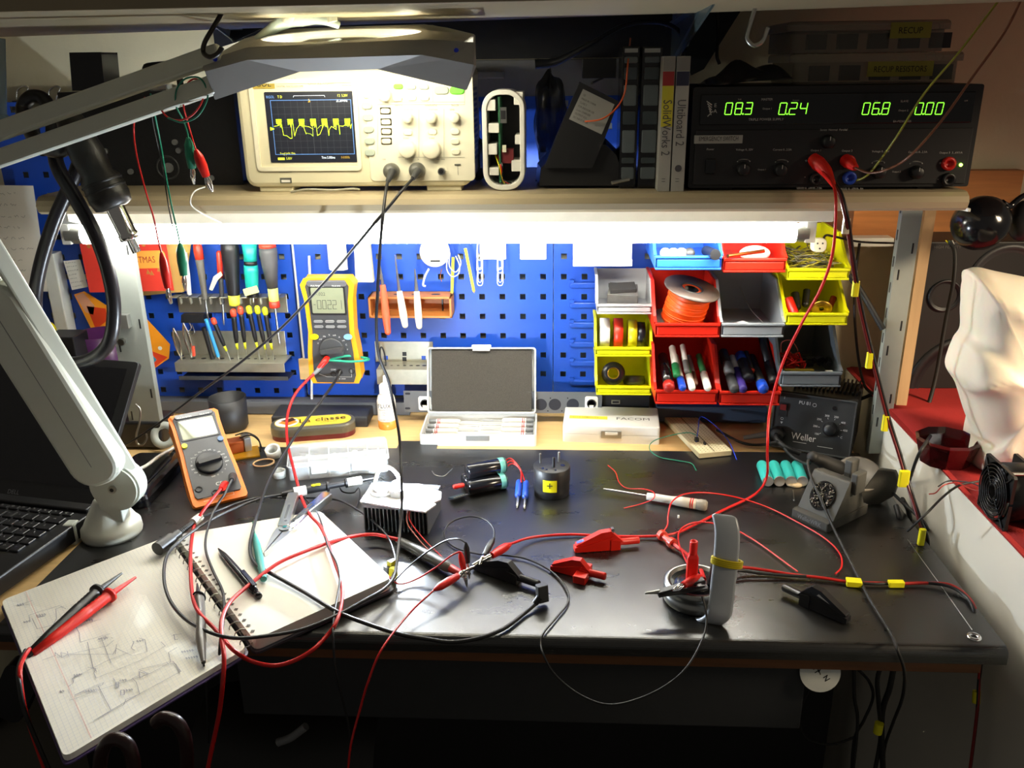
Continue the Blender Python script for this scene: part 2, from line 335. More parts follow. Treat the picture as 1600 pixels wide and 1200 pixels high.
# ---------------------------------------------------------------- fluorescent lamp
TY = -.238
a = PY(112, 366, TY); b = PY(1247, 364, TY); tz = (a.z+b.z)/2
t = Thing('tube_lamp', 'glowing white fluorescent tube lamp under the beige shelf', 'lamp', T((a.x+b.x)/2, TY, tz))
TUBEM = mat('lit_tube', 'fffdf2', .5, var=0, emit=TUBE_E)
mb = t.wmb(); mb.rod((a.x+.02, TY, tz), (b.x-.005, TY, tz), .0150, n=20); mb.build('tube', TUBEM, t)
mb = t.wmb(); mb.box(a.x-.01, b.x+.045, TY-.020, TY+.022, tz+.019, SZ0-.001); mb.build('housing', mat('white_enamel', 'f0f0ea', .4), t, .002)  # lamp housing, enlarged so its lit white stands in for the tube's bloom
for x0, x1 in ((a.x-.006, a.x+.02), (b.x-.006, b.x+.014)):
    mb = t.wmb(); mb.rod((x0, TY, tz), (x1, TY, tz), .0145, n=18); mb.build('end_cap', AL, t)
    mb = t.wmb(); xx = x0 if x0 < 0 else x1; mb.box(xx-.006, xx+.01, TY-.012, TY+.03, tz-.014, SZ0-.001); mb.build('tube_holder', W, t, .002)
# ---------------------------------------------------------------- perforated panels
def pegboard(x0, x1, z0, z1, hx, hz, label, rim=True):
    pch, hs = .038, .0105; mb = MB()
    nx0 = math.ceil((x0+.012-hx)/pch); nx1 = math.floor((x1-.012-hx)/pch); nz0 = math.ceil((z0+.012-hz)/pch); nz1 = math.floor((z1-.012-hz)/pch)
    X = [x0]; Z_ = [z0]
    for i in range(nx0, nx1+1): X += [hx+i*pch-hs/2, hx+i*pch+hs/2]
    for j in range(nz0, nz1+1): Z_ += [hz+j*pch-hs/2, hz+j*pch+hs/2]
    X.append(x1); Z_.append(z1); n = len(X)
    v = [(x, 0, z) for z in Z_ for x in X]
    f = [(j*n+i, j*n+i+1, (j+1)*n+i+1, (j+1)*n+i) for j in range(len(Z_)-1) for i in range(n-1) if not (i % 2 and j % 2)]
    mb.add(v, f)
    mb.box(x0, x0+.002, .001, .018, z0, z1); mb.box(x1-.002, x1, .001, .018, z0, z1); mb.box(x0, x1, .001, .018, z0, z0+.002)
    return single('perforated_panel', mb, BLUE, label, 'tool panel', 'blue perforated tool panels', solid=.0016)
HX, HZ = -.2963, .9004
zt = 1.331
pegboard(-.492, -.0125, PY(700, 618, 0).z, zt, HX, HZ, 'middle blue perforated tool panel holding the yellow multimeter')
PR = pegboard(-.0105, .405, PY(900, 614, 0).z, zt, HX, HZ, 'right blue perforated tool panel behind the plastic bins')
pegboard(PY(262, 500, 0).x-.08, PY(459, 450, 0).x, PY(300, 626, 0).z, zt, -.7828, HZ, 'left blue perforated tool panel with the screwdriver racks')
mb_ = pegboard(-1.02, -.80, PY(300, 626, 0).z, zt, -.9, HZ, 'far left blue perforated tool panel behind the pinned note')
# louvres on right panel
mb = MB(T(*(-PR.location)))
for zz in (445, 476, 507, 537.5, 567, 597):
    c0, c1 = PY(890, zz, 0), PY(935, zz, 0)
    mb.at(FP(0)); mb.rbox((c0.x+c1.x)/2, c0.z, c1.x-c0.x, .012, .005, 0, .006, 0, ch=.003); mb.rbox(c0.x+.004, c0.z+.008, .008, .006, .002, 0, .008, 0)
mb.build('louvre_strip', BLUE, PR)
# ================================================================ oscilloscope
YS = -.385
t = Thing('oscilloscope', 'cream digital oscilloscope with a green trace on its lit screen', 'oscilloscope', T(-.273, YS+.06, SZ))
def q2(px, py, y=YS): p = PY(px, py, y); return p.x, p.z
sx0, sx1, sz0, sz1 = -.428, -.1185, 1.2295, 1.3835
SB = mat('scope_shell', 'd9d2b4', .5, var=.02); SF = mat('scope_fascia', 'e3dec8', .45, var=.02)
mb = t.wmb().at(FP(YS)); cx, cz = (sx0+sx1)/2, (sz0+sz1)/2
mb.rbox(cx, cz, sx1-sx0, sz1-sz0, .014, -.125, -.004, 0, ch=0); mb.rbox(cx, cz, sx1-sx0, sz1-sz0, .014, -.004, .006, 0, ch=.006)
for k in range(14): mb.box(sx1-.002, sx1+.0008, sz0+.03+k*.007, sz0+.0335+k*.007, -.09, -.02, 1)
mb.build('shell', [SB, MG], t)
dx0, dz1 = q2(402, 130); dx1, dz0 = q2(556, 262)
mb = t.wmb().at(FP(YS)); mb.frame((dx0+dx1)/2, (dz0+dz1)/2+.001, dx1-dx0+.02, dz1-dz0+.008, .006, .0055, .006, .0085, 0)
mb.rbox((dx0+dx1)/2+.098+.055, cz-.002, .142, .136, .006, .006, .0075, 0, ch=.001); FAS = mb.build('fascia', SF, t)
# screen
a = q2(418, 146); b = q2(552.5, 146); c = q2(557, 250); d = q2(427, 251)
x0, x1 = (a[0]+d[0])/2, (b[0]+c[0])/2; z0, z1 = c[1], a[1]; w_, h_ = x1-x0, z1-z0
SCB = mat('screen_dark', '1c1f28', .3, var=0, emit=.35); SCG = mat('screen_grid', '4a4c50', .5, var=0, emit=.5); SCT = mat('screen_trace', 'c8f02a', .5, var=0, emit=1.0)
SCY = mat('screen_yellow', 'd0d83c', .5, var=0, emit=.8); SCL = mat('screen_blue', '5a86c8', .5, var=0, emit=.7); SCW = mat('screen_text', 'd8e4f0', .5, var=0, emit=.8); SCO = mat('screen_ochre', 'a88a30', .5, var=0, emit=.7)
mb = t.wmb().at(FP(YS)@T(x0, z0, .0062)); mb.rbox(w_/2, h_/2, w_+.004, h_+.004, .002, 0, .0006, 0)
e = .0008; gx0, gx1, gz0, gz1 = w_*.05, w_*.985, h_*.10, h_*.90
for i in range(13): mb.line([(gx0+(gx1-gx0)*i/12, gz0), (gx0+(gx1-gx0)*i/12, gz1)], .0002 if i != 6 else .0005, e, 1)
for i in range(9): mb.line([(gx0, gz0+(gz1-gz0)*i/8), (gx1, gz0+(gz1-gz0)*i/8)], .0002 if i != 4 else .0004, e, 1)
mb.line([(gx0, gz0), (gx0, gz1), (gx1, gz1), (gx1, gz0), (gx0, gz0)], .0006, e+.0001, 3)
def sp(x, y): return ((x-232)/(1048-232)*w_, (905-y)/(905-272)*h_)
def tr(pts, wd=.00055): mb.line([sp(*p) for p in pts], wd, e+.0002, 2)
for k, bx in enumerate((312, 422, 530, 640, 748, 858, 968)):
    for j in range(9): tr([(bx+j*5.6, 510+random.random()*6), (bx+j*5.6, 545+random.random()*45)], .0006)
    tr([(bx, 514), (bx+46, 514)], .0012); tr([(bx, 530), (bx+46, 530)], .0012)
tr([(285, 575), (320, 570), (345, 540)]); tr([(358, 560), (368, 660), (400, 665), (430, 690), (448, 688), (452, 560)]); tr([(468, 540), (474, 668), (500, 600), (530, 565), (548, 560)])
tr([(560, 540), (572, 600), (586, 650)]); tr([(580, 575), (620, 582), (658, 606)]); tr([(585, 640), (630, 650), (650, 670), (655, 560)], .0003)
tr([(688, 540), (694, 665), (720, 650), (750, 590), (770, 545)]); tr([(795, 540), (803, 665), (812, 610), (835, 580), (878, 610), (880, 540)]); tr([(700, 600), (730, 572), (760, 570)], .0003)
tr([(903, 540), (910, 655), (910, 575), (945, 580), (965, 570), (975, 540)]); tr([(1010, 540), (1016, 600), (1030, 560)])
tr([(250, 588), (278, 600), (250, 608), (250, 588)], .0012)
mb.text('RIGOL', *sp(238, 315), .0035, e, 4, 'l', .8); mb.text('T D', *sp(345, 315), .0035, e, 6, 'l', .8); mb.line([sp(495, 308), sp(500, 295), sp(790, 295), sp(795, 308)], .0004, e, 5)
mb.text('f 2  5.20V', *sp(1010, 308), .0034, e, 6, 'r', .75); mb.text('25.2094Hz', *sp(1005, 355), .0034, e, 5, 'r', .75); mb.text('Freq(1)=96.15Hz', *sp(318, 845), .0034, e, 6, 'l', .65)
mb.box(*[sp(290, 0)[0], sp(355, 0)[0]], sp(0, 895)[1], sp(0, 872)[1], .0006, e, 6); mb.text('5.00V', *sp(372, 892), .0034, e, 6, 'l', .75)
mb.text('Time 5.000ms', *sp(715, 885), .0034, e, 5, 'l', .7); mb.text('0-0.0000s', *sp(905, 885), .0034, e, 7, 'l', .65)
mb.line([sp(640, 330), sp(648, 350), sp(636, 352)], .0012, e, 7)
mb.build('screen', [SCB, SCG, SCT, SCL, SCL, SCW, SCY, SCO], t)
# printed marks
mb = t.wmb().at(FP(YS)@T(0, 0, .0068)); lx, lz = q2(408, 131)
mb.box(lx-.02, lx+.020, lz-.006, lz+.0055, 0, .0003, 1); mb.text('RIGOL', lx+.001, lz-.0035, .0075, .0006, 0)
p = q2(434, 130); mb.text('DS1052E', p[0], p[1], .0062, .0003, 2, 'l', .9); mb.text('DIGITAL OSCILLOSCOPE', p[0], p[1]-.005, .0024, .0003, 2, 'l')
p = q2(503, 132); mb.text('UltraZoom', p[0], p[1], .0055, .0003, 3); p = q2(545, 129); mb.text('2 Channel', p[0], p[1], .002, .0003, 3); mb.text('50MHz 1GSa/s', p[0], p[1]-.004, .002, .0003, 3)
p = q2(448, 268); mb.box(p[0]-.009, p[0]+.009, p[1]-.0003, p[1]+.0003, 0, .0002, 3); p = q2(449, 281)
mb.box(p[0]-.008, p[0]+.008, p[1]-.0035, p[1]+.0035, 0, .0003, 2); mb.box(p[0]-.006, p[0]+.006, p[1]-.0024, p[1]+.0008, 0, .0006, 4)
for (x, y, x2, y2) in ((592, 163, 727, 163), (614, 121, 614, 159), (727, 130, 727, 163), (678, 130, 678, 159), (614, 159, 727, 159), (656, 170, 656, 245), (695, 170, 695, 245), (624, 245, 727, 245), (592, 163, 592, 240)):
    mb.line([q2(x, y), q2(x2, y2)], .0005, .0012, 3)
for (x, y, s_) in ((625, 165.5, 'VERTICAL'), (675, 165.5, 'HORIZONTAL'), (712, 165.5, 'TRIGGER'), (640, 172, 'POSITION'), (678, 172, 'POSITION'), (708, 172, 'LEVEL'), (636, 216, 'SCALE'), (676, 216, 'SCALE'), (655, 249, 'X'), (690, 249, 'EXT TRIG'), (602, 249, 'CH1'), (637, 249, 'CH2')):
    p = q2(x, y); mb.text(s_, p[0], p[1], .0019, .0012, 2)
p = q2(716, 256); mb.box(p[0]-.004, p[0]+.004, p[1]-.001, p[1]+.0006, 0, .002, 2); mb.line([q2(716, 258), q2(717, 272)], .0005, .0012, 2)
mb.build('printed_markings', [INKB, mat('gold_label', 'a89440', .5), mat('dark_print', '55554e', .6), mat('faint_print', '9a9788', .6), W], t)
# buttons
BT = mat('grey_green_button', 'a9b4a6', .5); 
def btn(x, y, w, h, m_, r=.45, th=.0035, nm='button'):
    p = q2(x, y); mb = t.wmb().at(FP(YS)); mb.rbox(p[0], p[1], w, h, min(w, h)*r, .006, .0065+th, 0, ch=.001); return mb.build(nm, m_, FAS)
GB = mat('lit_green_button', '62e030', .4, emit=.3)
btn(575, 148, .009, .009, SF)
for i, (x, y) in enumerate(((575.5, 165), (577, 183), (578, 201.5), (579.5, 219.5), (580, 237.5))): btn(x, y, .0135, .0085, BT)
for x, y, m_ in ((624, 135, GB), (644, 135.5, BT), (664, 135.5, BT), (623, 154, SF), (645, 153, SF), (665, 153, SF)): btn(x, y, .0125, .0065, m_)
btn(691, 141, .019, .0095, BT); o = btn(715, 141, .019, .0095, GB); label_part(o, 'lit green run button')
for x, y, m_ in ((604, 173, mat('yellow_button', 'e0d860', .5)), (605, 190, mat('pale_blue_button', '8fc6e8', .5)), (605.5, 205, mat('indigo_button', '5058a0', .5)), (605.5, 220, SF)):
    btn(x, y, .0165, .011, m_, .15, .001, 'button'); btn(x, y, .0125, .0065, SF, .4)
for x, y in ((639, 206), (677, 205), (712, 205), (712, 220), (713, 236)): btn(x, y, .012, .0075, SF)
def knob(x, y, r, h, nm='knob', m_=SF, th=t, Yp=YS):
    p = q2(x, y, Yp); mb = th.wmb().at(FP(Yp)@T(p[0], p[1], .006)); n = 24
    mb.lathe([(r*1.08, 0), (r*1.05, .001), (r, .0015), (r*.95, h-.001), (r*.85, h), (1e-5, h)], n); return mb.build(nm, m_, FAS)
knob(604, 148, .0085, .014)
for x, y, r in ((639, 183, .007), (676, 183, .0075), (712, 183, .0068), (639, 232, .0115), (676, 232, .0125)): knob(x, y, r, .013)
p = q2(692, 266); mb = t.wmb().at(FP(YS)@T(p[0], p[1], .006)); mb.cyl(.008, 0, .002, 0, 20); mb.cyl(.0048, .002, .011, 1, 16); mb.cyl(.003, .011, .0115, 2, 12); mb.build('bnc_socket', [SF, ST, K], t)
for x in (432, 694):
    p = q2(x, 293); mb = t.wmb(); mb.box(p[0]-.024, p[0]+.024, YS+.0, YS+.035, SZ, 1.232); mb.build('foot', SB, t, .002)
# ================================================================ magnifier lamp
t = Thing('magnifier_lamp', 'grey jointed magnifier desk lamp clamped at the left, head over the oscilloscope', 'lamp', V(PZ(178, 838)))
HM = mat('lamp_head_grey', '9c9c9a', .5, var=.03); ARM = mat('lamp_arm_white', 'c9cdc2', .4, var=.02)
lo = [(337, 155), (403, 133), (469, 111), (530, 109), (590, 107), (660, 124), (728, 140)]
cr_ = [(322, 112), (355, 103), (387, 94), (523, 90), (659, 86), (698, 93), (738, 101)]
ft = [(316, 100), (350, 87), (384, 76), (523, 69), (664, 63), (702, 66), (741, 67)]
bk = [(347, 73), (388, 60), (428, 48), (552, 43), (675, 39), (708, 47), (741, 55)]
A = [PY(*p, -.60) for p in lo]; B = [PY(*p, -.615) for p in cr_]; C = [PY(*p, -.60) for p in ft]; D = [PY(*p, -.46) for p in bk]
mb = t.wmb(); n = len(A)
mb.add(A+B+C, [(i, i+1, n+i+1, n+i) for i in range(n-1)]+[(n+i, n+i+1, 2*n+i+1, 2*n+i) for i in range(n-1)])
# back skirt and ends
D2 = [p+V((0, .004, -.035)) for p in D]
mb.add(D+D2, [(i, i+1, n+i+1, n+i) for i in range(n-1)])
mb.add([A[0], B[0], C[0], D[0], D2[0]], [(0, 1, 2, 3, 4)]); mb.add([A[-1], B[-1], C[-1], D[-1], D2[-1]], [(0, 1, 2, 3, 4)])
# top skin with the oval lens opening
outer = C+D[::-1]; cc = (PY(534, 60, -.53)); ex = (PY(659, 57, -.53)-PY(409, 63, -.53)).x/2
def on_top(x, s_):   # s_ 0 front .. 1 back
    def lp(P, x):
        for a, b in zip(P, P[1:]):
            if a.x <= x <= b.x: return a+(b-a)*((x-a.x)/(b.x-a.x))
        return P[0] if x < P[0].x else P[-1]
    return lp(C, x).lerp(lp(D, x), s_)
N_ = 48; inn = []; out = []
for k in range(N_):
    a_ = 2*pi*k/N_; ca, sa = cos(a_), sin(a_)
    inn.append(on_top(cc.x+ex*ca, .5+.37*sa))
    sc_ = 1/max(abs(ca)*.72, abs(sa)*.74, 1e-6) if False else 1/max(abs(ca), abs(sa))
    xx = cc.x+(C[-1].x-C[0].x)/2*.995*max(-1, min(1, ca*sc_)); xx = max(C[0].x+.001, min(C[-1].x-.001, xx))
    out.append(on_top(xx, .5+.5*max(-1, min(1, sa*sc_))))
mb.add(inn+out, [(k, (k+1) % N_, N_+(k+1) % N_, N_+k) for k in range(N_)], 0)
mb.add(inn+[p+V((0, 0, -.016)) for p in inn], [(k, (k+1) % N_, N_+(k+1) % N_, N_+k) for k in range(N_)], 1)
mb.build('lamp_head', [HM, mat('lamp_inner_white', 'e8e6d8', .5)], t, solid=.0022)
rc = (PY(533, 78, -.53)); RM = mat('lit_ring_tube', 'fff6da', .5, var=0, emit=RING_E)
mb = t.wmb().at(FR((rc.x, -.525, PY(533, 88, -.53).z), (1, 0, 0), (0, -.22, 1))@T(0, 0, 0)); mb.ring(.07, .006, sx=1.5, sy=.55, n=40); mb.build('ring_tube', RM, t)
mb = t.wmb().at(FR((rc.x, -.52, PY(533, 66, -.53).z), (1, 0, 0), (0, -.2, 1))); mb.lathe([(1e-5, .004), (.04, .003), (.07, 0), (.07, -.001), (.04, -.003), (1e-5, -.004)], 32); mb.M = mb.M@M4.Diagonal((1.3, .5, 1, 1))
mb.v = [V(v) for v in mb.v]
o = mb.build('lens', mat('lens_glass', 'f4f6ee', .05, trans=1.), t); 
for px, py in ((336, 92), (713, 79)):
    p = PY(px, py, -.608); mb = t.wmb(); mb.ball(p, .0028, n=10, k=6); o = mb.build('cover_screw', mat('blue_cap', '1238e8', .4), t); label_part(o, 'small blue cap')
mb = t.wmb(); mb.tube([PY(447, 37, -.5), PY(460, 17, -.5), PY(490, 10, -.5), PY(515, 20, -.5), PY(520, 34, -.5)], .006, 0); mb.build('head_handle', ARM, t)
p = PY(490, 42, -.48); mb = t.wmb(); mb.tube([PY(400, 62, -.5), PY(440, 36, -.49), PY(470, 26, -.49), PY(500, 26, -.49), PY(530, 40, -.48)], [.004, .008, .011, .009, .004]); mb.build('swivel_joint', mat('pale_grey_plastic', 'b4c4c0', .4), t)
# upper arm (two flat bars), elbow just outside the picture
EL = PY(-92, 245, -.56)
mb = t.wmb()
for (a, b, wd) in (((-92, 237), (345, 83), .021), ((-92, 279), (335, 132), .020)):
    A0, B0 = PY(*a, -.57), PY(*b, -.60); mb = t.wmb(); mb.bar(A0, B0, .012, wd, 0, up=(0, .2, 1)); mb.build('upper_arm', ARM, t, .003)
mb = t.wmb().at(FR(EL, (1, 0, 0), (0, -1, 0))); mb.cyl(.034, -.03, .03, 0, 28); mb.build('elbow_joint', ARM, t, .003)
YB = PZ(178, 838).y
J = PY(184, 757, YB)
for (a, b, wd, dy) in (((-92, 250), (203, 735), .021, .0), ((-105, 290), (180, 745), .02, .012)):
    mb = t.wmb(); mb.bar(PY(*a, YB-.04+dy), PY(*b, YB+dy), .014, wd, 0, up=(0, .2, 1)); mb.build('lower_arm', ARM, t, .003)
a, b = PY(0, 478, YB-.02), PY(152, 722, YB-.015); fr = FR(a, b-a, (0, -1, 0)); L_ = (b-a).length
mb = t.wmb().at(fr); mb.rbox(L_/2, 0, L_+.06, .072, .030, -.016, .016, 0, ch=.006, n=6); mb.box(0, L_, -.0005, .0005, .016, .0163, 1); mb.build('spring_housing', [ARM, MG], t)
mb = t.wmb().at(FR(J, (1, 0, 0), (0, -1, 0))); mb.cyl(.036, -.014, .010, 0, 36); mb.cyl(.033, .010, .014, 0, 36); mb.box(-.028, .004, -.055, 0, -.012, .010, 0); mb.build('hinge_disc', ARM, t, .0015)
mb = t.wmb().at(FR(J, (1, 0, 0), (0, -1, 0))); mb.cyl(.0055, .014, .018, 0, 14); mb.cyl(.003, .018, .0183, 1, 8); mb.build('hinge_screw', [ST, K], t)
c = PZ(176, 832); mb = t.mb(); mb.at(T(*(c-t.M.translation)))
mb.lathe([(1e-5, 0), (.041, 0), (.042, .004), (.041, .014), (.037, .018), (.018, .054), (.014, .058), (1e-5, .058)], 40); mb.cyl(.009, .05, .075, 0, 20); mb.build('lamp_base', mat('lamp_base_white', 'd2d4c8', .45, var=.02), t)
mb = t.mb().at(T(*(c-t.M.translation))); mb.box(-.055, -.038, -.03, -.012, -.03, .028); mb.build('clamp_tab', ARM, t, .003)
# ================================================================ power supply
YP = -.40
px0, px1 = PY(1079, 220, YP).x, PY(1524, 220, YP).x
pz0, pz1 = SZ+.004, PY(1300, 134, YP).z
t = Thing('power_supply', 'black triple bench power supply with green digit displays', 'power supply', T((px0+px1)/2, YP+.12, SZ))
def q2p(x, y): p = PY(1060+x/2.963, y/2.963, YP-.003); return p.x, p.z
PB = mat('supply_black', '131315', .45, var=.1)
mb = t.wmb().at(FP(YP)); cx, cz = (px0+px1)/2, (pz0+pz1)/2; mb.rbox(cx, cz, px1-px0, pz1-pz0, .003, -.22, 0, 0); mb.build('case', PB, t, .0015)
zm = q2p(0, 605)[1]
mb = t.wmb().at(FP(YP)); mb.box(px0+.006, px1-.006, pz0+.004, zm, 0, .003, 0); mb.box(px0+.010, px1-.01, q2p(0, 580)[1], q2p(0, 440)[1], 0, .003, 1); FPN = mb.build('front_panel', [mat('supply_front', '1a1a1c', .5), KG], t, .0008)
SEG = {'0': 'abcdef', '1': 'bc', '2': 'abged', '3': 'abgcd', '4': 'fgbc', '6': 'afgedc', '8': 'abcdefg'}
def seven(s_, x, y, w, h, z, mb, m=0):
    sl = .10; th = h*.075
    for ch in s_:
        if ch == '.': mb.box(x-w*.36, x-w*.36+th*1.7, y-th*.4, y+th*1.3, z-.0004, z, m); continue
        P = {'a': ((0, h), (w, h)), 'b': ((w, h), (w, h/2)), 'c': ((w, h/2), (w, 0)), 'd': ((0, 0), (w, 0)), 'e': ((0, h/2), (0, 0)), 'f': ((0, h), (0, h/2)), 'g': ((0, h/2), (w, h/2))}
        for k in SEG[ch]:
            (a, b), (c, d) = P[k]; g = th*.8
            if a == c: b, d = b-g, d+g
            else: a, c = a+g, c-g
            mb.line([(x+a+b*sl, y+b), (x+c+d*sl, y+d)], th, z, m)
        x += w*1.55
for s_, x, x2 in (('08.3', 213, 345), ('0.24', 462, 600), ('06.8', 848, 980), ('0.00', 1092, 1230)):
    a = q2p(x, 530); b = q2p(x2, 475); mb = t.wmb().at(FP(YP)); w_ = (b[0]-a[0])/4.3; mb.box(a[0]-.004, b[0]+.004, a[1]-.003, b[1]+.003, .003, .0034, 1)
    seven(s_, a[0], a[1], w_, b[1]-a[1], .0042, mb); mb.build('display', [GLED, KG], FPN)
mb = t.wmb().at(FP(YP)@T(0, 0, .0033))
for s_, x, y, h in (('MASTER', 410, 465, 11), ('Output 1', 410, 507, 9), ('Volt', 283, 463, 7), ('Ampere', 543, 467, 7), ('TRIPLE POWER SUPPLY', 405, 558, 12), ('SLAVE', 1045, 473, 10), ('Output 2', 1040, 515, 9), ('Volt', 915, 470, 7), ('Ampere', 1176, 474, 7), ('EA-PS2332-025', 1035, 566, 10),
    ('Series  Normal  Parallel', 718, 605, 10), ('Power', 148, 695, 10), ('Voltage 0...32V', 305, 697, 10), ('Current 0...2,5A', 480, 697, 10), ('Output 1', 635, 700, 10), ('Output 2', 780, 702, 10), ('Voltage 0...32V', 935, 705, 10), ('Current 0...2,5A', 1107, 708, 10), ('Output 3  3...6V/1A', 1260, 711, 10), ('Output 1', 385, 788, 8), ('Output 2', 1008, 798, 8),
    ('+', 590, 752, 18), ('-', 585, 825, 18), ('+', 1210, 762, 16), ('-', 1200, 835, 18), ('SERIES 0...64V/0...2,5A', 605, 875, 10), ('PARALLEL 0...32V/0...5A', 790, 878, 10), ('I', 148, 765, 12), ('O', 148, 788, 12), ('OFF', 1330, 470, 7)):
    p = q2p(x, y); mb.text(s_, p[0], p[1], h/2.963/1000/1.2*.95, .0004, 0)
for x, y in ((302, 745), (478, 747), (925, 752), (1100, 755)):
    a = [q2p(x+30*cos(R(k)), y-14*sin(R(k))+6) for k in range(20, 165, 12)]; mb.line(a, .0012, .0004, 1)
p = q2p(160, 500)
for k in range(5): mb.line([(p[0]-.008+k*.001, p[1]+.008-k*.003), (p[0]-.002, p[1]+.004-k*.003)], .0012, .0004, 0)
mb.text('E', p[0]+.003, p[1]+.001, .005, .0004, 0); mb.text('A', p[0]+.003, p[1]-.006, .005, .0004, 0); mb.line([(p[0]-.006, p[1]-.01), (p[0], p[1]-.004)], .001, .0004, 0)
mb.build('printed_markings', [mat('supply_print', 'c8c8c4', .6), WT], t)
a = q2p(73, 665); b = q2p(298, 625); mb = t.wmb().at(FP(YP)); mb.box(a[0], b[0], a[1], b[1], .0, .0042, 0); mb.text('EMERGENCY SWITCH', (a[0]+b[0])/2, a[1]+.0034, .0058, .0046, 1, 'c', .66); mb.build('label_strip', [mat('grey_label_tape', 'a8a8a2', .6), INKB], t)
for x, y in ((298, 782), (470, 785), (690, 655), (925, 795), (1098, 797)):
    p = q2p(x, y); mb = t.wmb().at(FP(YP)@T(p[0], p[1], .003)); mb.lathe([(.0088, 0), (.0085, .002), (.0075, .011), (.006, .012), (1e-5, .012)], 20, 0); mb.box(-.0004, .0004, .002, .007, .012, .0123, 1); mb.build('knob', [K, WT], FPN)
for x, y, m_ in ((632, 745, RD), (635, 828, K), (785, 748, RD), (790, 823, BL), (1248, 757, RD), (1248, 830, K)):
    p = q2p(x, y); mb = t.wmb().at(FP(YP)@T(p[0], p[1], .003)); mb.lathe([(.0085, 0), (.0085, .005), (.0045, .005), (.004, .001), (1e-5, .001)], 20); mb.build('socket', m_, FPN)
a = q2p(122, 805); b = q2p(172, 735); mb = t.wmb().at(FP(YP)); mb.box(a[0], b[0], a[1], b[1], .003, .006, 0); mb.build('power_switch', KG, FPN, .001)
p = q2p(1306, 763); mb = t.wmb().at(FP(YP)); mb.ball((p[0], p[1], .004), .0022, n=10, k=6); mb.build('power_light', mat('green_lamp', 'a8ff50', .5, var=0, emit=6), t)
for x in (px0+.03, px1-.06): mb = t.wmb(); mb.box(x, x+.03, YP+.01, YP+.04, SZ, pz0+.001); mb.build('foot', KR, t)
# ================================================================ other things on the shelf
# open white device
YD = -.385
c = PY(787, 218, YD); t = Thing('opened_device', 'upright white rounded device, cover off, circuit board showing inside', 'device', T(c.x, YD, SZ))
F = FP(YD); hh = c.z-SZ; wd_ = (PY(821, 218, YD).x-PY(755, 218, YD).x); ht = (PY(787, 141, YD).z-SZ)
mb = t.wmb().at(F); cz = SZ+ht/2+.001; mb.frame(c.x, cz, wd_, ht, .024, .0065, -.055, .004, 0, 8); mb.rbox(c.x, cz, wd_-.004, ht-.004, .022, -.055, -.052, 0); mb.build('shell', [W], t, .0012)
mb = t.wmb().at(F)
for x0, z0, w_, h_ in ((-.022, .038, .012, .014), (-.020, .010, .014, .012), (-.021, -.018, .012, .014), (-.020, -.045, .013, .010), (.014, .045, .012, .016), (.015, -.005, .010, .012), (.010, -.04, .013, .014)):
    mb.box(c.x+x0, c.x+x0+w_, cz+z0, cz+z0+h_, -.052, .001)
mb.build('inner_ribs', [W], t, .0008)
mb = t.wmb().at(F); mb.box(c.x-.007, c.x-.0045, cz-.055, cz+.055, -.05, -.002, 0); mb.box(c.x-.0045, c.x+.004, cz+.022, cz+.042, -.01, -.003, 1); mb.box(c.x-.004, c.x+.012, cz-.03, cz-.012, -.03, -.006, 2); mb.box(c.x-.002, c.x+.003, cz-.015, cz-.006, -.005, -.0005, 3)
mb.box(c.x-.022, c.x+.022, cz-.060, cz+.06, -.0519, -.050, 4); mb.box(c.x-.0035, c.x+.003, cz+.027, cz+.038, -.003, -.0025, 4); mb.build('circuit_board', [mat('green_board', '1d5a38', .5), ST, mat('dark_red_block', '6a1c20', .5), CR, K], t)
for i, m_ in enumerate((YL, RD, KG)):
    mb = t.wmb().at(F); mb.tube([(c.x-.012+i*.003, cz-.02, -.01), (c.x-.006+i*.002, cz-.035, -.001), (c.x-.003, cz-.05, -.004), (c.x+.006*i, cz-.058, -.01)], .0009, n=6); mb.build('inner_wire', m_, t)
# crumpled dark bag behind
def crumple(cx, cz, y, w, h, dep, seed, amp=.12):
    rnd = random.Random(seed); ph = [rnd.random()*6.28 for _ in range(8)]
    def fn(u, v):
        a = 2*pi*u; b = pi*v-pi/2; r = 1+amp*(sin(3*a+ph[0]+2*b)+.6*sin(5*a+ph[1]-3*b)+.5*sin(7*b+ph[2])+.4*sin(11*a+ph[3]+4*b))
        return (cx+w/2*cos(a)*cos(b)*r, y+dep/2*sin(a)*cos(b)*r, cz+h/2*sin(b)*r)
    return fn
BAG = mat('dark_clear_bag', '2a2b2e', .25, alpha=.8, bump=.3)
p = PY(853, 190, -.2); mb = MB().grid(crumple(p.x+.006, p.z, -.2, .05, .125, .05, 4), 36, 24); single('plastic_bag', mb, BAG, 'crumpled dark clear plastic bag behind the white opened device', 'bag')
p = PY(748, 250, -.25); mb = MB().grid(crumple(p.x, SZ+.03, -.27, .03, .055, .04, 9), 30, 18); single('plastic_bag', mb, BAG, 'small crumpled clear bag between the oscilloscope and the opened device', 'bag')
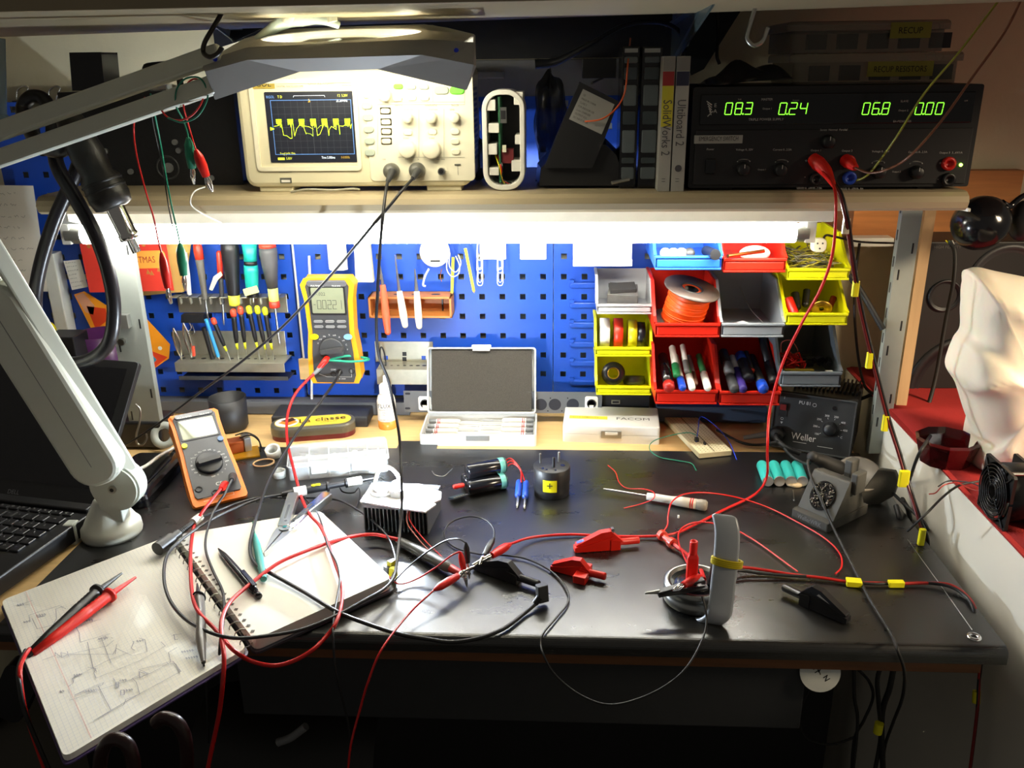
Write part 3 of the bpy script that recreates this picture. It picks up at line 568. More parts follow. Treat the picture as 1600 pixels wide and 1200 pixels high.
# black dock with tilted label
t = Thing('docking_charger', 'black docking charger with a slanted printed grey label', 'charger', T(PY(900, 295, -.37).x, -.35, SZ))
YC = -.36
out = [(835, 292), (838, 262), (862, 236), (905, 218), (950, 222), (968, 240), (975, 262), (972, 297)]
mb = t.wmb(); P = [PY(*q, YC) for q in out]; mb.at(FP(YC)); mb.prism([(q.x, max(q.z, SZ+.0005)) for q in P], -.06, .012, 0, .9)
mb.ring; mb.build('base', [mat('dock_black', '1c1c1e', .4)], t, .004, seg=3)
P = [PY(*q, YC-.015) for q in ((868, 215), (906, 128), (966, 158), (944, 218), (925, 262), (850, 262))]
mb = t.wmb(); mb.at(FP(YC-.015)); mb.prism([(q.x, q.z) for q in P], -.022, .006, 0); mb.build('cradle', [mat('dock_black', '1c1c1e', .4)], t, .003)
P = [PY(*q, YC-.021) for q in ((889, 186), (911, 139), (960, 163), (940, 210))]
mb = t.wmb(); mb.add([q+V((0, -.0012, 0)) for q in P], [(0, 1, 2, 3)] if (P[1]-P[0]).cross(P[2]-P[1]).y < 0 else [(3, 2, 1, 0)])
fr = FR(P[0]+V((0, -.0018, 0)), P[3]-P[0], (0, -1, 0)); mb.at(fr)
for k in range(7): mb.text(['DC INPUT 5V 2A', 'OUTPUT 4.2V', 'Li-ion CHARGER', 'FOR INDOOR USE', 'CLASS 2', 'MADE IN CHINA', 'CE'][k], .004, .004+k*.005, .0026, 0, 1, 'l', .8)
mb.build('label_plate', [mat('label_grey', '8f8f8c', .6), mat('label_print', '3a3a3a', .6)], t)
p = PY(965, 285, -.40); mb = MB(); mb.rod(p+V((-.008, -.005, .0)), PY(983, 280, -.395), .0022, n=10); q_ = V((p.x, p.y, p.z)); 
single('metal_pin', mb, AL, 'short bare metal pin lying by the foot of the black dock', 'pin')
mb = MB(); mb.tube([PY(985, 60, -.3), PY(981, 100, -.39), PY(976, 145, -.39), PY(962, 170, -.395), PY(940, 186, -.395), PY(914, 190, -.388)], .0011); single('wire', mb, mat('orange_wire', 'd05a28', .4), 'thin orange wire dangling over the black dock label', 'wire')
# black modular racks
for k, (x0, x1, lab) in enumerate(((969, 996, 'narrow black module rack standing left of its twin, beside the charger'), (999, 1030, 'narrow black module rack standing against the yellow book'))):
    a, b = PY(x0, 200, -.375), PY(x1, 200, -.375); z1 = PY(x0, 72, -.375).z; t = Thing('module_rack', lab, 'rack', T((a.x+b.x)/2, -.35, SZ), 'black module racks')
    mb = t.wmb().at(FP(-.375)); mb.box(a.x, b.x, SZ+.0005, z1, -.07, 0, 0); mb.build('case', KG, t, .002)
    zz = SZ+.012; i = 0
    while zz < z1-.02:
        h_ = [.018, .009, .034, .02, .030][i % 5]; mb = t.wmb().at(FP(-.375)); mb.rbox((a.x+b.x)/2, zz+h_/2, (b.x-a.x)*.74, h_*.86, .002, 0, .004, 0, ch=.001)
        mb.build('window', mat('smoky_window', '3c4448', .15) if i % 2 else mat('grey_window', '5a6266', .3), t); zz += h_+.003; i += 1
    mb = t.wmb().at(FP(-.375)); mb.box(a.x+.003, b.x-.003, z1-.008, z1-.003, 0, .003); mb.build('top_clip', AL, t)
# books
for (x0, x1, top, cols, title, lab) in ((1031, 1051, 88, ('d8cf3a', 'a02a28'), 'SolidWorks 2', 'thin yellow and white software case standing beside the module rack'), (1052, 1074, 88, ('cfcfcb', '2c2f4a'), 'Ultiboard 2', 'thin white software case with a dark top stripe against the power supply')):
    a, b = PY(x0, 200, -.405), PY(x1, 200, -.405); z1 = PY(x0, top, -.405).z
    t = Thing('software_case', lab, 'book', T((a.x+b.x)/2, -.34, SZ)); mb = t.wmb().at(FP(-.405)); xc = (a.x+b.x)/2
    mb.box(a.x+.0005, b.x-.0005, SZ+.0005, z1, -.13, 0, 0); mb.box(a.x+.001, b.x-.001, z1-.035, z1-.018, 0, .0004, 2); mb.box(a.x+.001, b.x-.001, z1-.017, z1-.0005, 0, .0004, 3)
    if 'yellow' in lab: mb.box(a.x+.001, b.x-.001, z1-.085, z1-.035, 0, .0004, 1)
    mb.at(FP(-.405)@T(xc, SZ+.115, .0006)@RZ(-90)); mb.text(title, 0, -.005, .0115, 0, 4, 'l', .8)
    mb.at(FP(-.405)@T(xc, SZ+.015, .0006)@RZ(-90)); mb.text('11', 0, -.003, .005, 0, 4)
    if 'Ulti' in title: mb.at(FP(-.405)@T(xc, SZ+.03, .0006)); mb.prism(circ(.0045, 12), 0, .0001, 4)
    mb.build('case', [mat('case_grey', 'b4b4ae', .35), mat('case_a'+cols[0], cols[0], .35), mat('case_b'+cols[1], cols[1], .35), mat('case_clear', '8c8c88', .3), mat('outline_print', '4a4a50', .5)], t, .0006)
# clear storage boxes on the power supply
CB = mat('frosted_clear', '6e6a60', .25, alpha=.55); CB2 = mat('frosted_lid', '8a867a', .3, alpha=.5)
zt_ = pz1
for (px0_, py0_, px1_, py1_, word, lb, lab, hpx) in ((1232, 132, 1510, 80, 'RECUP RESISTORS', (1354, 120, 1460, 95), 'frosted box with the longer handwritten yellow label, lower of the two', 1), (1228, 76, 1490, 30, 'RECUP', (1390, 60, 1457, 34), 'frosted box with the short handwritten yellow label, upper of the two', 2)):
    y_ = -.335; a = PY(px0_, py0_, y_); b = PY(px1_, py1_, y_)
    if hpx == 1: za, zb = zt_+.0005, b.z; zlast = zb
    else: za, zb = zlast+.0005, b.z
    t = Thing('storage_box', lab, 'storage box', T((a.x+b.x)/2, y_+.07, za), 'frosted boxes on the power supply')
    mb = t.wmb().at(T(0, 0, za)); mb.rbox((a.x+b.x)/2, y_+.07, b.x-a.x-.012, .14, .01, 0, (zb-za)*.7, 0); mb.build('tray', CB, t)
    mb = t.wmb().at(T(0, 0, za)); mb.rbox((a.x+b.x)/2, y_+.07, b.x-a.x, .15, .012, (zb-za)*.7, zb-za, 0, ch=.004); mb.build('lid', CB2, t)
    for k in range(5): 
        mb = t.wmb(); xx = a.x+.03+k*.04; mb.box(xx, xx+.025, y_+.01, y_+.02, za+.004, za+(zb-za)*.6)
        mb.build('divider', mat('dark_contents', '28282a', .5), t)
    c0, c1 = PY(lb[0], lb[1], y_-.006), PY(lb[2], lb[3], y_-.006); mb = t.wmb().at(FP(y_-.0055)); mb.box(c0.x, c1.x, c0.z, c1.z, 0, .0006, 0)
    mb.text(word, (c0.x+c1.x)/2, c0.z+(c1.z-c0.z)*.3, (c1.z-c0.z)*.42, .001, 1, 'c', .95 if hpx == 2 else .8); mb.build('label_tape', [mat('old_yellow_label', 'a09a3a', .6), INKB], t)
# foil pouch on the supply
p0, p1 = PY(1105, 118, -.36), PY(1240, 100, -.36)
def pouch(u, v): x = p0.x+(p1.x-p0.x)*u; s_ = sin(pi*u)**.6; return (x, -.36+.09*v-.02*sin(9*u), pz1+.001+.022*s_*sin(pi*v)*(1+.3*sin(13*u+5*v))+.008*u)
mb = MB().grid(pouch, 30, 14); single('antistatic_pouch', mb, mat('silver_pouch', '4a4a4c', .2, .4, alpha=.9), 'crumpled dark silvery pouch lying on top of the power supply', 'pouch', solid=.0008)
# S hooks
mb = MB(); P = [PY(372, 2, -.615), PY(352, 4, -.60), PY(350, 14, -.60), PY(335, 40, -.605), PY(320, 66, -.61), PY(318, 82, -.613), PY(328, 89, -.622), PY(340, 84, -.624), PY(347, 74, -.624)]
mb.tube(P, .0026, n=10); single('s_hook', mb, mat('dark_steel_rod', '3a3836', .3, .8), 'dark steel hook holding the magnifier lamp head on the left', 'hook')
mb = MB(); P = [PY(1183, -6, -.5), PY(1179, 15, -.5), PY(1169, 48, -.5), PY(1168, 62, -.5), PY(1178, 71, -.5), PY(1190, 66, -.5), PY(1196, 54, -.5), PY(1200, 43, -.5)]
mb.tube(P, .0024, n=10); single('s_hook', mb, ST, 'bare steel hook hanging from the upper shelf above the power supply', 'hook')
# cables behind
def wire(name, pts, r, m_, label, cat='cable', group=None, n=8, sub=6):
    if not isinstance(r, list) and cat in ('cable', 'test lead', 'lead', 'wire'): r *= .8
    mb = MB(); mb.tube(pts, r, n=n, sub=sub); return single(name, mb, m_, label, cat, group)
wire('cable', [PY(836, 100, -.1), PY(870, 96, -.1), PY(920, 70, -.12), (PY(975, 40, -.12)), PY(1030, 35, -.14), PY(1062, 50, -.18), PY(1070, 80, -.2)], [.0075, .0065, .004, .0035, .0035, .0035, .003], KR, 'black cable with a thick moulded end drooping before the navy board')
wire('cable', [PY(994, 14, -.2), PY(1030, 4, -.2), PY(1060, 5, -.2), PY(1100, -4, -.2)], .0035, KR, 'black cable stub close under the upper shelf, top centre')
wire('cable', [PY(1075, 18, -.3), PY(1100, 6, -.3), PY(1118, 14, -.3), PY(1122, 50, -.3), PY(1120, 85, -.32), PY(1124, 100, -.32)], .0028, KR, 'black cable looping over the right shelf bracket to the supply')
mb = MB(); a = PY(910, 92, -.15); b = PY(962, 122, -.15); mb.box(a.x, b.x, -.16, -.11, b.z, a.z); mb.tube([(b.x-.02, -.14, b.z), PY(925, 130, -.2)], .002, n=8, sub=1)
single('power_adapter', mb, K, 'black plug adapter on the wall strip behind the charger', 'adapter', bevel=.003)
mb = MB(); a = PY(660, 95, 0); b = PY(985, 205, 0); mb.box(a.x, b.x, .0, .011, b.z, a.z); mb.box(a.x+.05, a.x+.14, -.012, .0, a.z-.03, a.z-.018)
single('wall_strip', mb, mat('grey_trunking', '7e8084', .55), 'grey trunking strip on the wall above the blue panels', 'trunking', bevel=.002)
# ---------------------------------------------------------------- left end of the shelf
t = Thing('equipment_case', 'large black equipment case at the left end of the shelf', 'case', T(PY(230, 290, -.3).x, -.2, SZ))
a = PY(120, 300, -.31); b = PY(386, 296, -.31); z1 = PY(200, 143, -.31).z; a.x = PY(90, 150, -.31).x
mb = t.wmb().at(FP(-.31)); mb.prism([(PY(128, 300, -.31).x, SZ+.0006), (b.x-.004, SZ+.0006), (b.x-.004, z1), (a.x, z1), (a.x, z1-.02)], -.13, 0); mb.build('case', [mat('case_black', '18181b', .5, bump=.2)], t, .005)
for px, py in ((166, 236), (205, 268), (264, 262), (280, 235), (274, 222), (155, 262), (331, 278)):
    p = PY(px, py, -.31); mb = t.wmb().at(FP(-.31)@T(p.x, p.z, 0)); mb.cyl(.004 if px != 264 else .007, 0, .004, n=14); mb.build('knob', ST if px in (166, 280) else MG, t)
p = PY(262, 262, -.31); mb = t.wmb().at(FP(-.31)@T(p.x, p.z, 0)); mb.ring(.016, .0015); mb.build('dial_ring', DG, t)
mb = t.wmb(); yb = -.29; mb.tube([PY(231, 150, yb), PY(228, 125, yb), PY(227, 107, yb), PY(234, 103, yb), PY(255, 101, yb), PY(274, 100, yb), PY(280, 106, yb), PY(281, 125, yb), PY(284, 145, yb)], .0045, sub=3); mb.build('carry_handle', KR, t)
p = PY(108, 82, -.25); q = PY(158, 82, -.25); mb = MB().at(FP(-.25)); mb.prism([(PY(113, 143, -.25).x, z1+.0006), (PY(164, 143, -.25).x, z1+.0006), (q.x, p.z), (p.x, p.z)], -.05, 0, 0); single('black_box', mb, KG, 'tall narrow black box standing on the black equipment case', 'box', bevel=.003)
for k, (cx_, lab) in enumerate(((32, 'black binder clip with raised wire loops, leftmost on the wall'), (82, 'black binder clip with raised wire loops beside the hose ring'))):
    t = Thing('binder_clip', lab, 'clip', T(*PY(cx_, 155, .01)), 'binder clips on the shelf end'); mb = t.wmb(); P = [PY(cx_-6, 155, .01), PY(cx_-5, 142, .01), PY(cx_+4, 135, .01), PY(cx_+12, 137, .01), PY(cx_+8, 148, .01), PY(cx_+5, 158, .01)]
    mb.tube(P, .0014, n=6); mb.build('wire_loop', CH, t); a = PY(cx_-8, 172, .01); mb = t.wmb().at(FR(a, (1, 0, 0))); mb.prism([(0, -.01), (.022, -.01), (.022, .01), (0, .01)], 0, .016, 0, .8); mb.build('clamp', K, t)
mb = MB(); mb.rod(PY(2, 60, -.3), PY(5, 190, -.3), .0055); mb.ball(PY(6, 186, -.3), .0085); single('glass_tube', mb, mat('pale_glass', '8fa8b4', .15, alpha=.7), 'pale glass tube hanging at the far left edge of the wall', 'tube')
# hot air tool with thick hose
t = Thing('hot_air_tool', 'black hot air tool with steel nozzle and thick looped hose', 'soldering tool', T(*PY(150, 300, -.5)))
YH = -.50; A = PY(118, 205, YH); B = PY(180, 325, YH); d = B-A; fr = FR(A, d.orthogonal(), d); L_ = d.length
mb = t.wmb().at(fr); mb.lathe([(1e-5, -.02), (.015, -.018), (.019, 0), (.021, L_*.3), (.019, L_*.55), (.024, L_*.62), (.0255, L_*.85), (.023, L_*.97), (.016, L_), (1e-5, L_)], 28); mb.build('grip', mat('tool_black', '1c1a18', .4, bump=.15), t)
for k in range(3): mb = t.wmb().at(fr@T(0, 0, L_*(.66+.09*k))); mb.ring(.0235, .0022); mb.build('collar', K, t)
C_ = PY(201, 380, YH); mb = t.wmb().at(FR(B, d.orthogonal(), C_-B)); l2 = (C_-B).length; mb.lathe([(.0115, -.004), (.0115, l2*.72), (.0125, l2*.74), (.0125, l2*.9), (.010, l2*.92), (.0055, l2*.93), (.0055, l2*1.3), (.004, l2*1.3), (.004, l2*1.1), (1e-5, l2*1.1)], 24); mb.build('nozzle', CH, t)
hs = [(118, 205, -.50), (95, 235, -.50), (62, 225, -.46), (42, 195, -.42), (36, 170, -.40), (48, 152, -.40), (68, 155, -.40), (80, 180, -.41), (84, 215, -.43), (90, 260, -.46), (118, 310, -.47), (148, 365, -.48), (168, 420, -.48), (178, 480, -.48), (170, 535, -.48), (140, 562, -.48), (100, 565, -.47), (68, 530, -.46), (55, 480, -.45), (62, 420, -.44), (85, 345, -.43), (118, 270, -.42), (128, 230, -.40), (118, 190, -.36)]
mb = t.wmb(); mb.tube([PY(*h) for h in hs], .0092, n=14, sub=8); mb.build('hose', mat('hose_rubber', '17151a', .32), t)
p = PY(56, 173, -.38); mb = t.wmb().at(FR(p, (1, 0, 0), (0, -1, 0))); mb.rbox(0, 0, .026, .032, .008, -.002, .002, 0, ch=.001); mb.cyl(.003, .002, .005, 1, 12); mb.build('hanger_plate', [GALV, BR], t)
# left pinned notes
def sheet(name, P, m_, label, cat='paper', lines=None, th=.0004, curl=.0):
    a, b, c, d = [V(p) for p in P]   # bl br tr tl
    def fn(u, v): q = a.lerp(b, u).lerp(d.lerp(c, u), v); return q+V((0, -curl*sin(pi*u)*sin(pi*v)-curl*.6*(1-v)**2, 0))
    mb = MB().grid(fn, 8, 8); n_ = -(b-a).cross(d-a).normalized(); 
    if n_.y > 0: n_ = -n_
    if lines: lines(mb, fn, n_)
    return single(name, mb, m_, label, cat)
def scribble(mb, fn, n_, rows, seed=1, m_=1, u0=.08, u1=.9, v0=.92, v1=.1, w=.0007, ht=.3):
    rnd = random.Random(seed)
    for r in range(rows):
        v = v0+(v1-v0)*r/max(1, rows-1); u = u0+rnd.random()*.05; dv = abs(v1-v0)/rows*ht
        end = u1-rnd.random()*.35
        while u < end:
            k = rnd.randint(3, 7); pts = []
            for i in range(k): pts.append((u, v+(rnd.random()-.3)*dv)); u += .012+rnd.random()*.010
            for p, q in zip(pts, pts[1:]):
                P, Q = V(fn(*p))+n_*.0008, V(fn(*q))+n_*.0008; e = (Q-P).cross(n_).normalized()*w/2
                mb.add([P-e, P+e, Q+e, Q-e], [(0, 1, 2, 3)], m_)
            u += .03
yb = -.03
sheet('handwritten_note', [PY(-30, 455, yb), PY(76, 455, yb), PY(52, 290, yb), PY(-30, 289, yb)], [PAPER, mat('pencil_grey', '9c9c98', .8)], 'large handwritten white note sheet pinned at the far left', 'note', lambda mb, fn, n_: scribble(mb, fn, n_, 9, 3, 1), curl=.004)
sheet('handwritten_note', [PY(113, 453, yb), PY(138, 448, yb), PY(125, 405, yb), PY(99, 408, yb)], [PAPER, mat('pencil_grey', '9c9c98', .8)], 'small white note slip pinned on the blue panel left of the red card', 'note', lambda mb, fn, n_: scribble(mb, fn, n_, 7, 5, 1), curl=.002)
# christmas card and envelope
sheet('envelope', [PY(212, 463, -.02), PY(288, 456, -.02), PY(300, 372, -.02), PY(200, 372, -.02)], mat('kraft_envelope', 'c9a35a', .8), 'tan envelope sticking out behind the red card', 'envelope', curl=.001)
mb = MB(); a, b = PY(140, 457, -.045), PY(272, 454, -.045); fr = FR(a, b-a, (0, -1, 0)); w_ = (b-a).length; h_ = (PY(146, 380, -.045)-a).length; mb.at(fr); mb.box(0, w_, 0, h_+.03, -.0006, 0, 0)
mb.rbox(w_*.64, h_*.62, w_*.66, h_*.34, .008, 0, .0006, 1); mb.text('CHRISTMAS', w_*.64, h_*.56, .0125, .0009, 2, 'c', .75)
for k in range(12):
    rnd = random.Random(k); x, y = w_*(.1+.8*rnd.random()), h_*(.04+.36*rnd.random()); mb.prism([(x-.004, y), (x+.004, y), (x, y+.009)], 0, .0005, 3)
for k in range(6): mb.prism(circ(.0035, 8, w_*(.1+.16*k), h_*(.9+.06*(k % 2))), 0, .0005, 3)
single('greeting_card', mb, [mat('card_red', 'd8382a', .6), mat('card_ochre', 'e8a040', .6), mat('card_dark_red', 'a02418', .6), mat('card_olive', 'b87838', .6)], 'red greeting card with an orange lettered banner on the left panel', 'card')
# orange card rotated
mb = MB(); P = [PY(*q, -.02) for q in ((116, 460), (132, 455), (168, 478), (218, 486), (266, 538), (264, 560), (232, 582), (150, 528))]
mb.at(FP(-.02)); mb.prism([(p.x, p.z) for p in P][::-1], 0, .0008, 0)
P = [PY(*q, -.021) for q in ((228, 545), (262, 558), (232, 582), (200, 560))]; mb.prism([(p.x, p.z) for p in P][::-1], .0009, .0013, 1)
P = [PY(*q, -.021) for q in ((225, 540), (245, 562), (238, 570), (220, 546))]; mb.prism([(p.x, p.z) for p in P][::-1], .0014, .0017, 2)
P = [PY(*q, -.021) for q in ((135, 478), (165, 482), (168, 500), (150, 515))]; mb.prism([(p.x, p.z) for p in P][::-1], .0009, .0013, 1)
P = [PY(*q, -.021) for q in ((118, 462), (130, 457), (148, 478), (146, 492), (134, 488))]; mb.prism([(p.x, p.z) for p in P][::-1], .0009, .0013, 3)
p = PY(250, 544, -.021); mb.prism(circ(.004, 12, p.x, p.z), .0009, .0013, 4)
p = PY(222, 502, -.021); mb.prism(circ(.003, 10, p.x, p.z), .0009, .0013, 5); p = PY(223, 510, -.021); mb.prism(circ(.003, 10, p.x, p.z), .0009, .0013, 5)
single('gift_card', mb, [mat('card_orange', 'f0981c', .5), mat('card_vermilion', 'd8401c', .5), mat('card_sky', '3a98b8', .5), mat('card_salmon', 'd89a78', .5), PAPER, K], 'bright orange card hanging diagonally under the red card', 'card')
mb = MB().at(FR(PZ(165, 640, .80), (1, 0, 0))); q = PY(165, 600, -.08); mb.M = T(PY(168, 600, -.09).x, -.09, PY(170, 612, -.09).z); hz = PY(165, 520, -.09).z-PY(165, 612, -.09).z
mb.lathe([(1e-5, 0), (.036, 0), (.044, hz), (.042, hz), (.034, .003), (1e-5, .003)], 28); single('purple_cup', mb, mat('deep_purple', '4a1c52', .35), 'deep purple cup behind the left metal post', 'cup')
p = PY(160, 615, -.09); mb = MB(); mb.box(p.x-.05, p.x+.06, -.14, .0, p.z-.012, p.z-.002); single('cup_ledge', mb, WP, 'small white ledge under the purple cup', 'ledge', bevel=.002)
mb = MB(); p = PY(78, 514, -.12); mb.ball(p, .011, sc=(1, .8, 1.2)); single('yellow_ball', mb, YL, 'bright yellow plastic knob behind the lamp arm', 'knob')
mb = MB(); p, q = PY(84, 556, -.15), PY(123, 522, -.15); mb.box(p.x, q.x, -.17, -.12, p.z, q.z); single('black_box', mb, K, 'small black box behind the thick hose loop', 'box', bevel=.002)
mb = MB(); a = PY(75, 560, -.02); b = PY(122, 400, -.02); mb.box(PY(84, 480, -.02).x, PY(104, 480, -.02).x, -.03, .0, .80, PY(90, 395, -.02).z); single('panel_rail', mb, WP, 'white upright rail between the two left blue panels', 'rail', bevel=.002)
# ================================================================ multimeters
def dmm(name_label, M, w, h, d, holster, hang, digits, group=None):
    t = Thing('multimeter', name_label, 'multimeter', M, group)
    mb = t.mb()
    # holster: rounded frame wider at the jaws
    if hang: out = [(-w*.44, 0), (w*.44, 0), (w*.5, h*.07), (w*.48, h*.3), (w*.43, h*.5), (w*.45, h*.8), (w*.5, h*.94), (w*.42, h), (-w*.42, h), (-w*.5, h*.94), (-w*.45, h*.8), (-w*.43, h*.5), (-w*.48, h*.3), (-w*.5, h*.07)]
    else: out = [(-w*.46, 0), (w*.46, 0), (w*.5, h*.03), (w*.49, h*.3), (w*.46, h*.55), (w*.46, h*.85), (w*.48, h*.97), (w*.42, h), (-w*.42, h), (-w*.48, h*.97), (-w*.46, h*.85), (-w*.46, h*.55), (-w*.49, h*.3), (-w*.5, h*.03)]
    mb.prism(out, 0, d, 0); mb.build('holster', holster, t, .006, seg=3)
    face = mat('meter_face', '3c3d40', .45); mb = t.mb()
    s_ = .80 if hang else .84; mb.prism([(x*s_, h*.5+(y-h*.5)*(.97 if hang else .9)+(h*.0 if hang else h*.02)) for x, y in out], d-.004, d+.0025, 0); FACE = mb.build('face', face, t, .0015)
    mb = t.mb(); mb.rbox(0, h*.955, w*.74, h*.055, .006, d+.0025, d+.0045, 0, ch=.001); mb.build('brow', mat('meter_brow', '55565a', .3), t)
    z = d+.0026; mb = t.mb(); lw, lh, ly = (w*.60, h*.235, h*.80) if hang else (w*.66, h*.21, h*.80)
    mb.rbox(0, ly, lw+.006, lh+.006, .003, z-.001, z+.0008, 1, ch=.0004); mb.rbox(0, ly, lw, lh, .002, z, z+.001, 0)
    if digits:
        mb.box(-lw*.45, -lw*.38, ly-lh*.17, ly-lh*.15, z, z+.0013, 2); x = -lw*.33
        for ch in digits:
            k = lh*.34; kw = k*.40; s2 = {'0': 'abcdef', '1': 'bc', '2': 'abged'}[ch]
            P = {'a': ((0, k), (kw, k)), 'b': ((kw, k), (kw, k/2)), 'c': ((kw, k/2), (kw, 0)), 'd': ((0, 0), (kw, 0)), 'e': ((0, k/2), (0, 0)), 'f': ((0, k), (0, k/2)), 'g': ((0, k/2), (kw, k/2))}
            for q in s2: (a, b), (c, e) = P[q]; mb.line([(x+a, ly-lh*.33+b), (x+c, ly-lh*.33+e)], .0009, z+.0013, 2)
            x += lw*.158
        mb.text('-.022', -lw*.2, ly+lh*.2, lh*.13, z+.0013, 2)
    mb.build('display', [mat('lcd_glass', '7e846e', .2) if hang else mat('lcd_glass_blank', '84886e', .2), K, mat('lcd_ink', '3c4038', .6)], t)
    # dial
    dy = h*.335 if hang else h*.40; dr = w*.235 if hang else w*.25
    mb = t.mb().at(T(0, dy, z)); mb.lathe([(dr, 0), (dr, .004), (dr*.96, .0055), (1e-5, .0055)], 32); mb.at(T(0, dy, z+.0055)@RZ(8)); mb.prism([(-dr*.95, -.004), (dr*.95, -.0055), (dr, 0), (dr*.95, .0055), (-dr*.95, .004), (-dr*1.0, 0)], 0, .007, 0, .85)
    mb.build('dial', [K if not hang else DG], t, .001)
    mb = t.mb().at(T(0, 0, z+.0004))
    labs = ['V', 'mV', 'Hz', '%', 'mA', 'A', 'uA', 'C', 'F'] if hang else ['V', '750', '200', '20', '2', '200m', '2m', '20m', '10A', 'hFE', '2k', '20k', '200k', '2M', '20M', 'F', 'n', 'u', 'C', 'OFF']
    a0, a1 = (155, 0) if hang else (225, -90)
    for i, s2 in enumerate(labs):
        a_ = R(a0+(a1-a0)*i/(len(labs)-1)); rr_ = dr*1.22 if hang else dr*1.28; mb.text(s2, rr_*cos(a_), dy+rr_*sin(a_)-.001, .0032 if hang else .0026, 0, 0)
    mb.text('MULTIMETER', -lw*.28, h*.93, .003, .002, 0); mb.text('TRUE RMS', lw*.3, h*.93, .0026, .002, 0)
    if not hang: mb.text('CE', w*.06, h*.155, .007, 0, 0); mb.line([(-w*.3, h*.06), (w*.25, h*.06), (w*.25, h*.03), (-w*.3, h*.03)], .0004, 0, 0)
    else:
        mb.line([(-w*.3, h*.10), (-w*.15, h*.07), (w*.32, h*.07), (w*.32, h*.14)], .0005, 0, 0); mb.text('CAT III 1000V', w*.1, h*.045, .0026, 0, 0); mb.text('COM', -.002, h*.135, .003, 0, 0)
    mb.build('printed_markings', [WT], t)
    if hang:
        for j in range(2):
            for i in range(3):
                mb = t.mb(); mb.rbox((i-1)*w*.215, h*(.605-.05*j), w*.17, h*.026, .0025, z, z+.002, 0, ch=.0006); mb.build('button', MG, FACE)
        for sx, m_ in ((-1, YL), (1, mat('sky_button', '7aa8e0', .4))):
            mb = t.mb().at(T(sx*w*.315, h*.46, z)@M4.Diagonal((1.5, 1, 1, 1))); mb.cyl(.0052, 0, .002, 0, 18); mb.build('button', m_, FACE)
        jx = [(-.32, .13), (-.02, .10), (.1, .12), (.33, .13)]
    else:
        for sx, m_, r in ((-1, YL, .0045), (1, mat('slate_blue_button', '4a6a90', .4), .0048)):
            mb = t.mb().at(T(sx*w*.34, h*.63, z)); mb.cyl(r, 0, .0025, 0, 18); mb.build('button', m_, FACE, .0006)
        jx = [(-.32, .16), (-.06, .09), (.14, .13), (.32, .20)]
    for i, (x, y) in enumerate(jx):
        mb = t.mb().at(T(x*w, y*h, z)); mb.lathe([(.0058, 0), (.0056, .0014), (.004, .0014), (.0038, -.002), (1e-5, -.002)], 18); mb.build('jack', K, FACE)
    return t
# hanging
Yh = -.055
a = PY(531, 590, Yh); b = PY(531, 428, Yh)
TH = dmm('yellow and grey multimeter hanging on the blue panel, reading 00221', FR((a+b*0), (1, 0, 0), (0, -1, -.02)), PY(573, 500, Yh).x-PY(491, 500, Yh).x, (b-a).length, .03, mat('holster_amber', 'f0a010', .45), True, '00221')
HM_ = TH.M
mb = MB(); p = PY(571, 562, Yh-.03); P = [PY(512, 563, Yh-.038), PY(530, 564, Yh-.040), PY(550, 565, Yh-.039), PY(572, 563, Yh-.03), PY(574, 560, Yh-.01), PY(545, 556, Yh-.034), PY(520, 560, Yh-.038), PY(504, 563, Yh-.03)]
mb.tube(P, .0022); single('rubber_band', mb, mat('green_band', '1e9a78', .5), 'green rubber band stretched around the hanging multimeter', 'band')
# bench meter, leaning on its stand
a, b = PZ(308, 795, .752), PZ(383, 777, .752); base = (a+b)/2
top = PL(300, 648, base, .183); sd = (b-a)
nrm = sd.cross(top-base).normalized(); 
if nrm.dot(CAM-base) < 0: nrm = -nrm
TM = FR(base-nrm*.030, sd, nrm); TB = dmm('orange and black multimeter leaning back on the bench beside the cup', TM, .083, .185, .034, mat('holster_orange', 'e87818', .5), False, None)
mb = TB.mb(); mb.prism([(-.025, .02), (.025, .02), (.025, .12), (-.025, .12)], -.004, 0, 0); mb.build('back_stand', K, TB)
q = TM@V((.0, .12, 0)); mb = TB.wmb(); f0 = V((q.x, q.y+.055, .752)); mb.bar(q+sd.normalized()*.0, f0, .05, .003, 0, up=(0, 0, 1)); mb.build('kick_stand', K, TB)
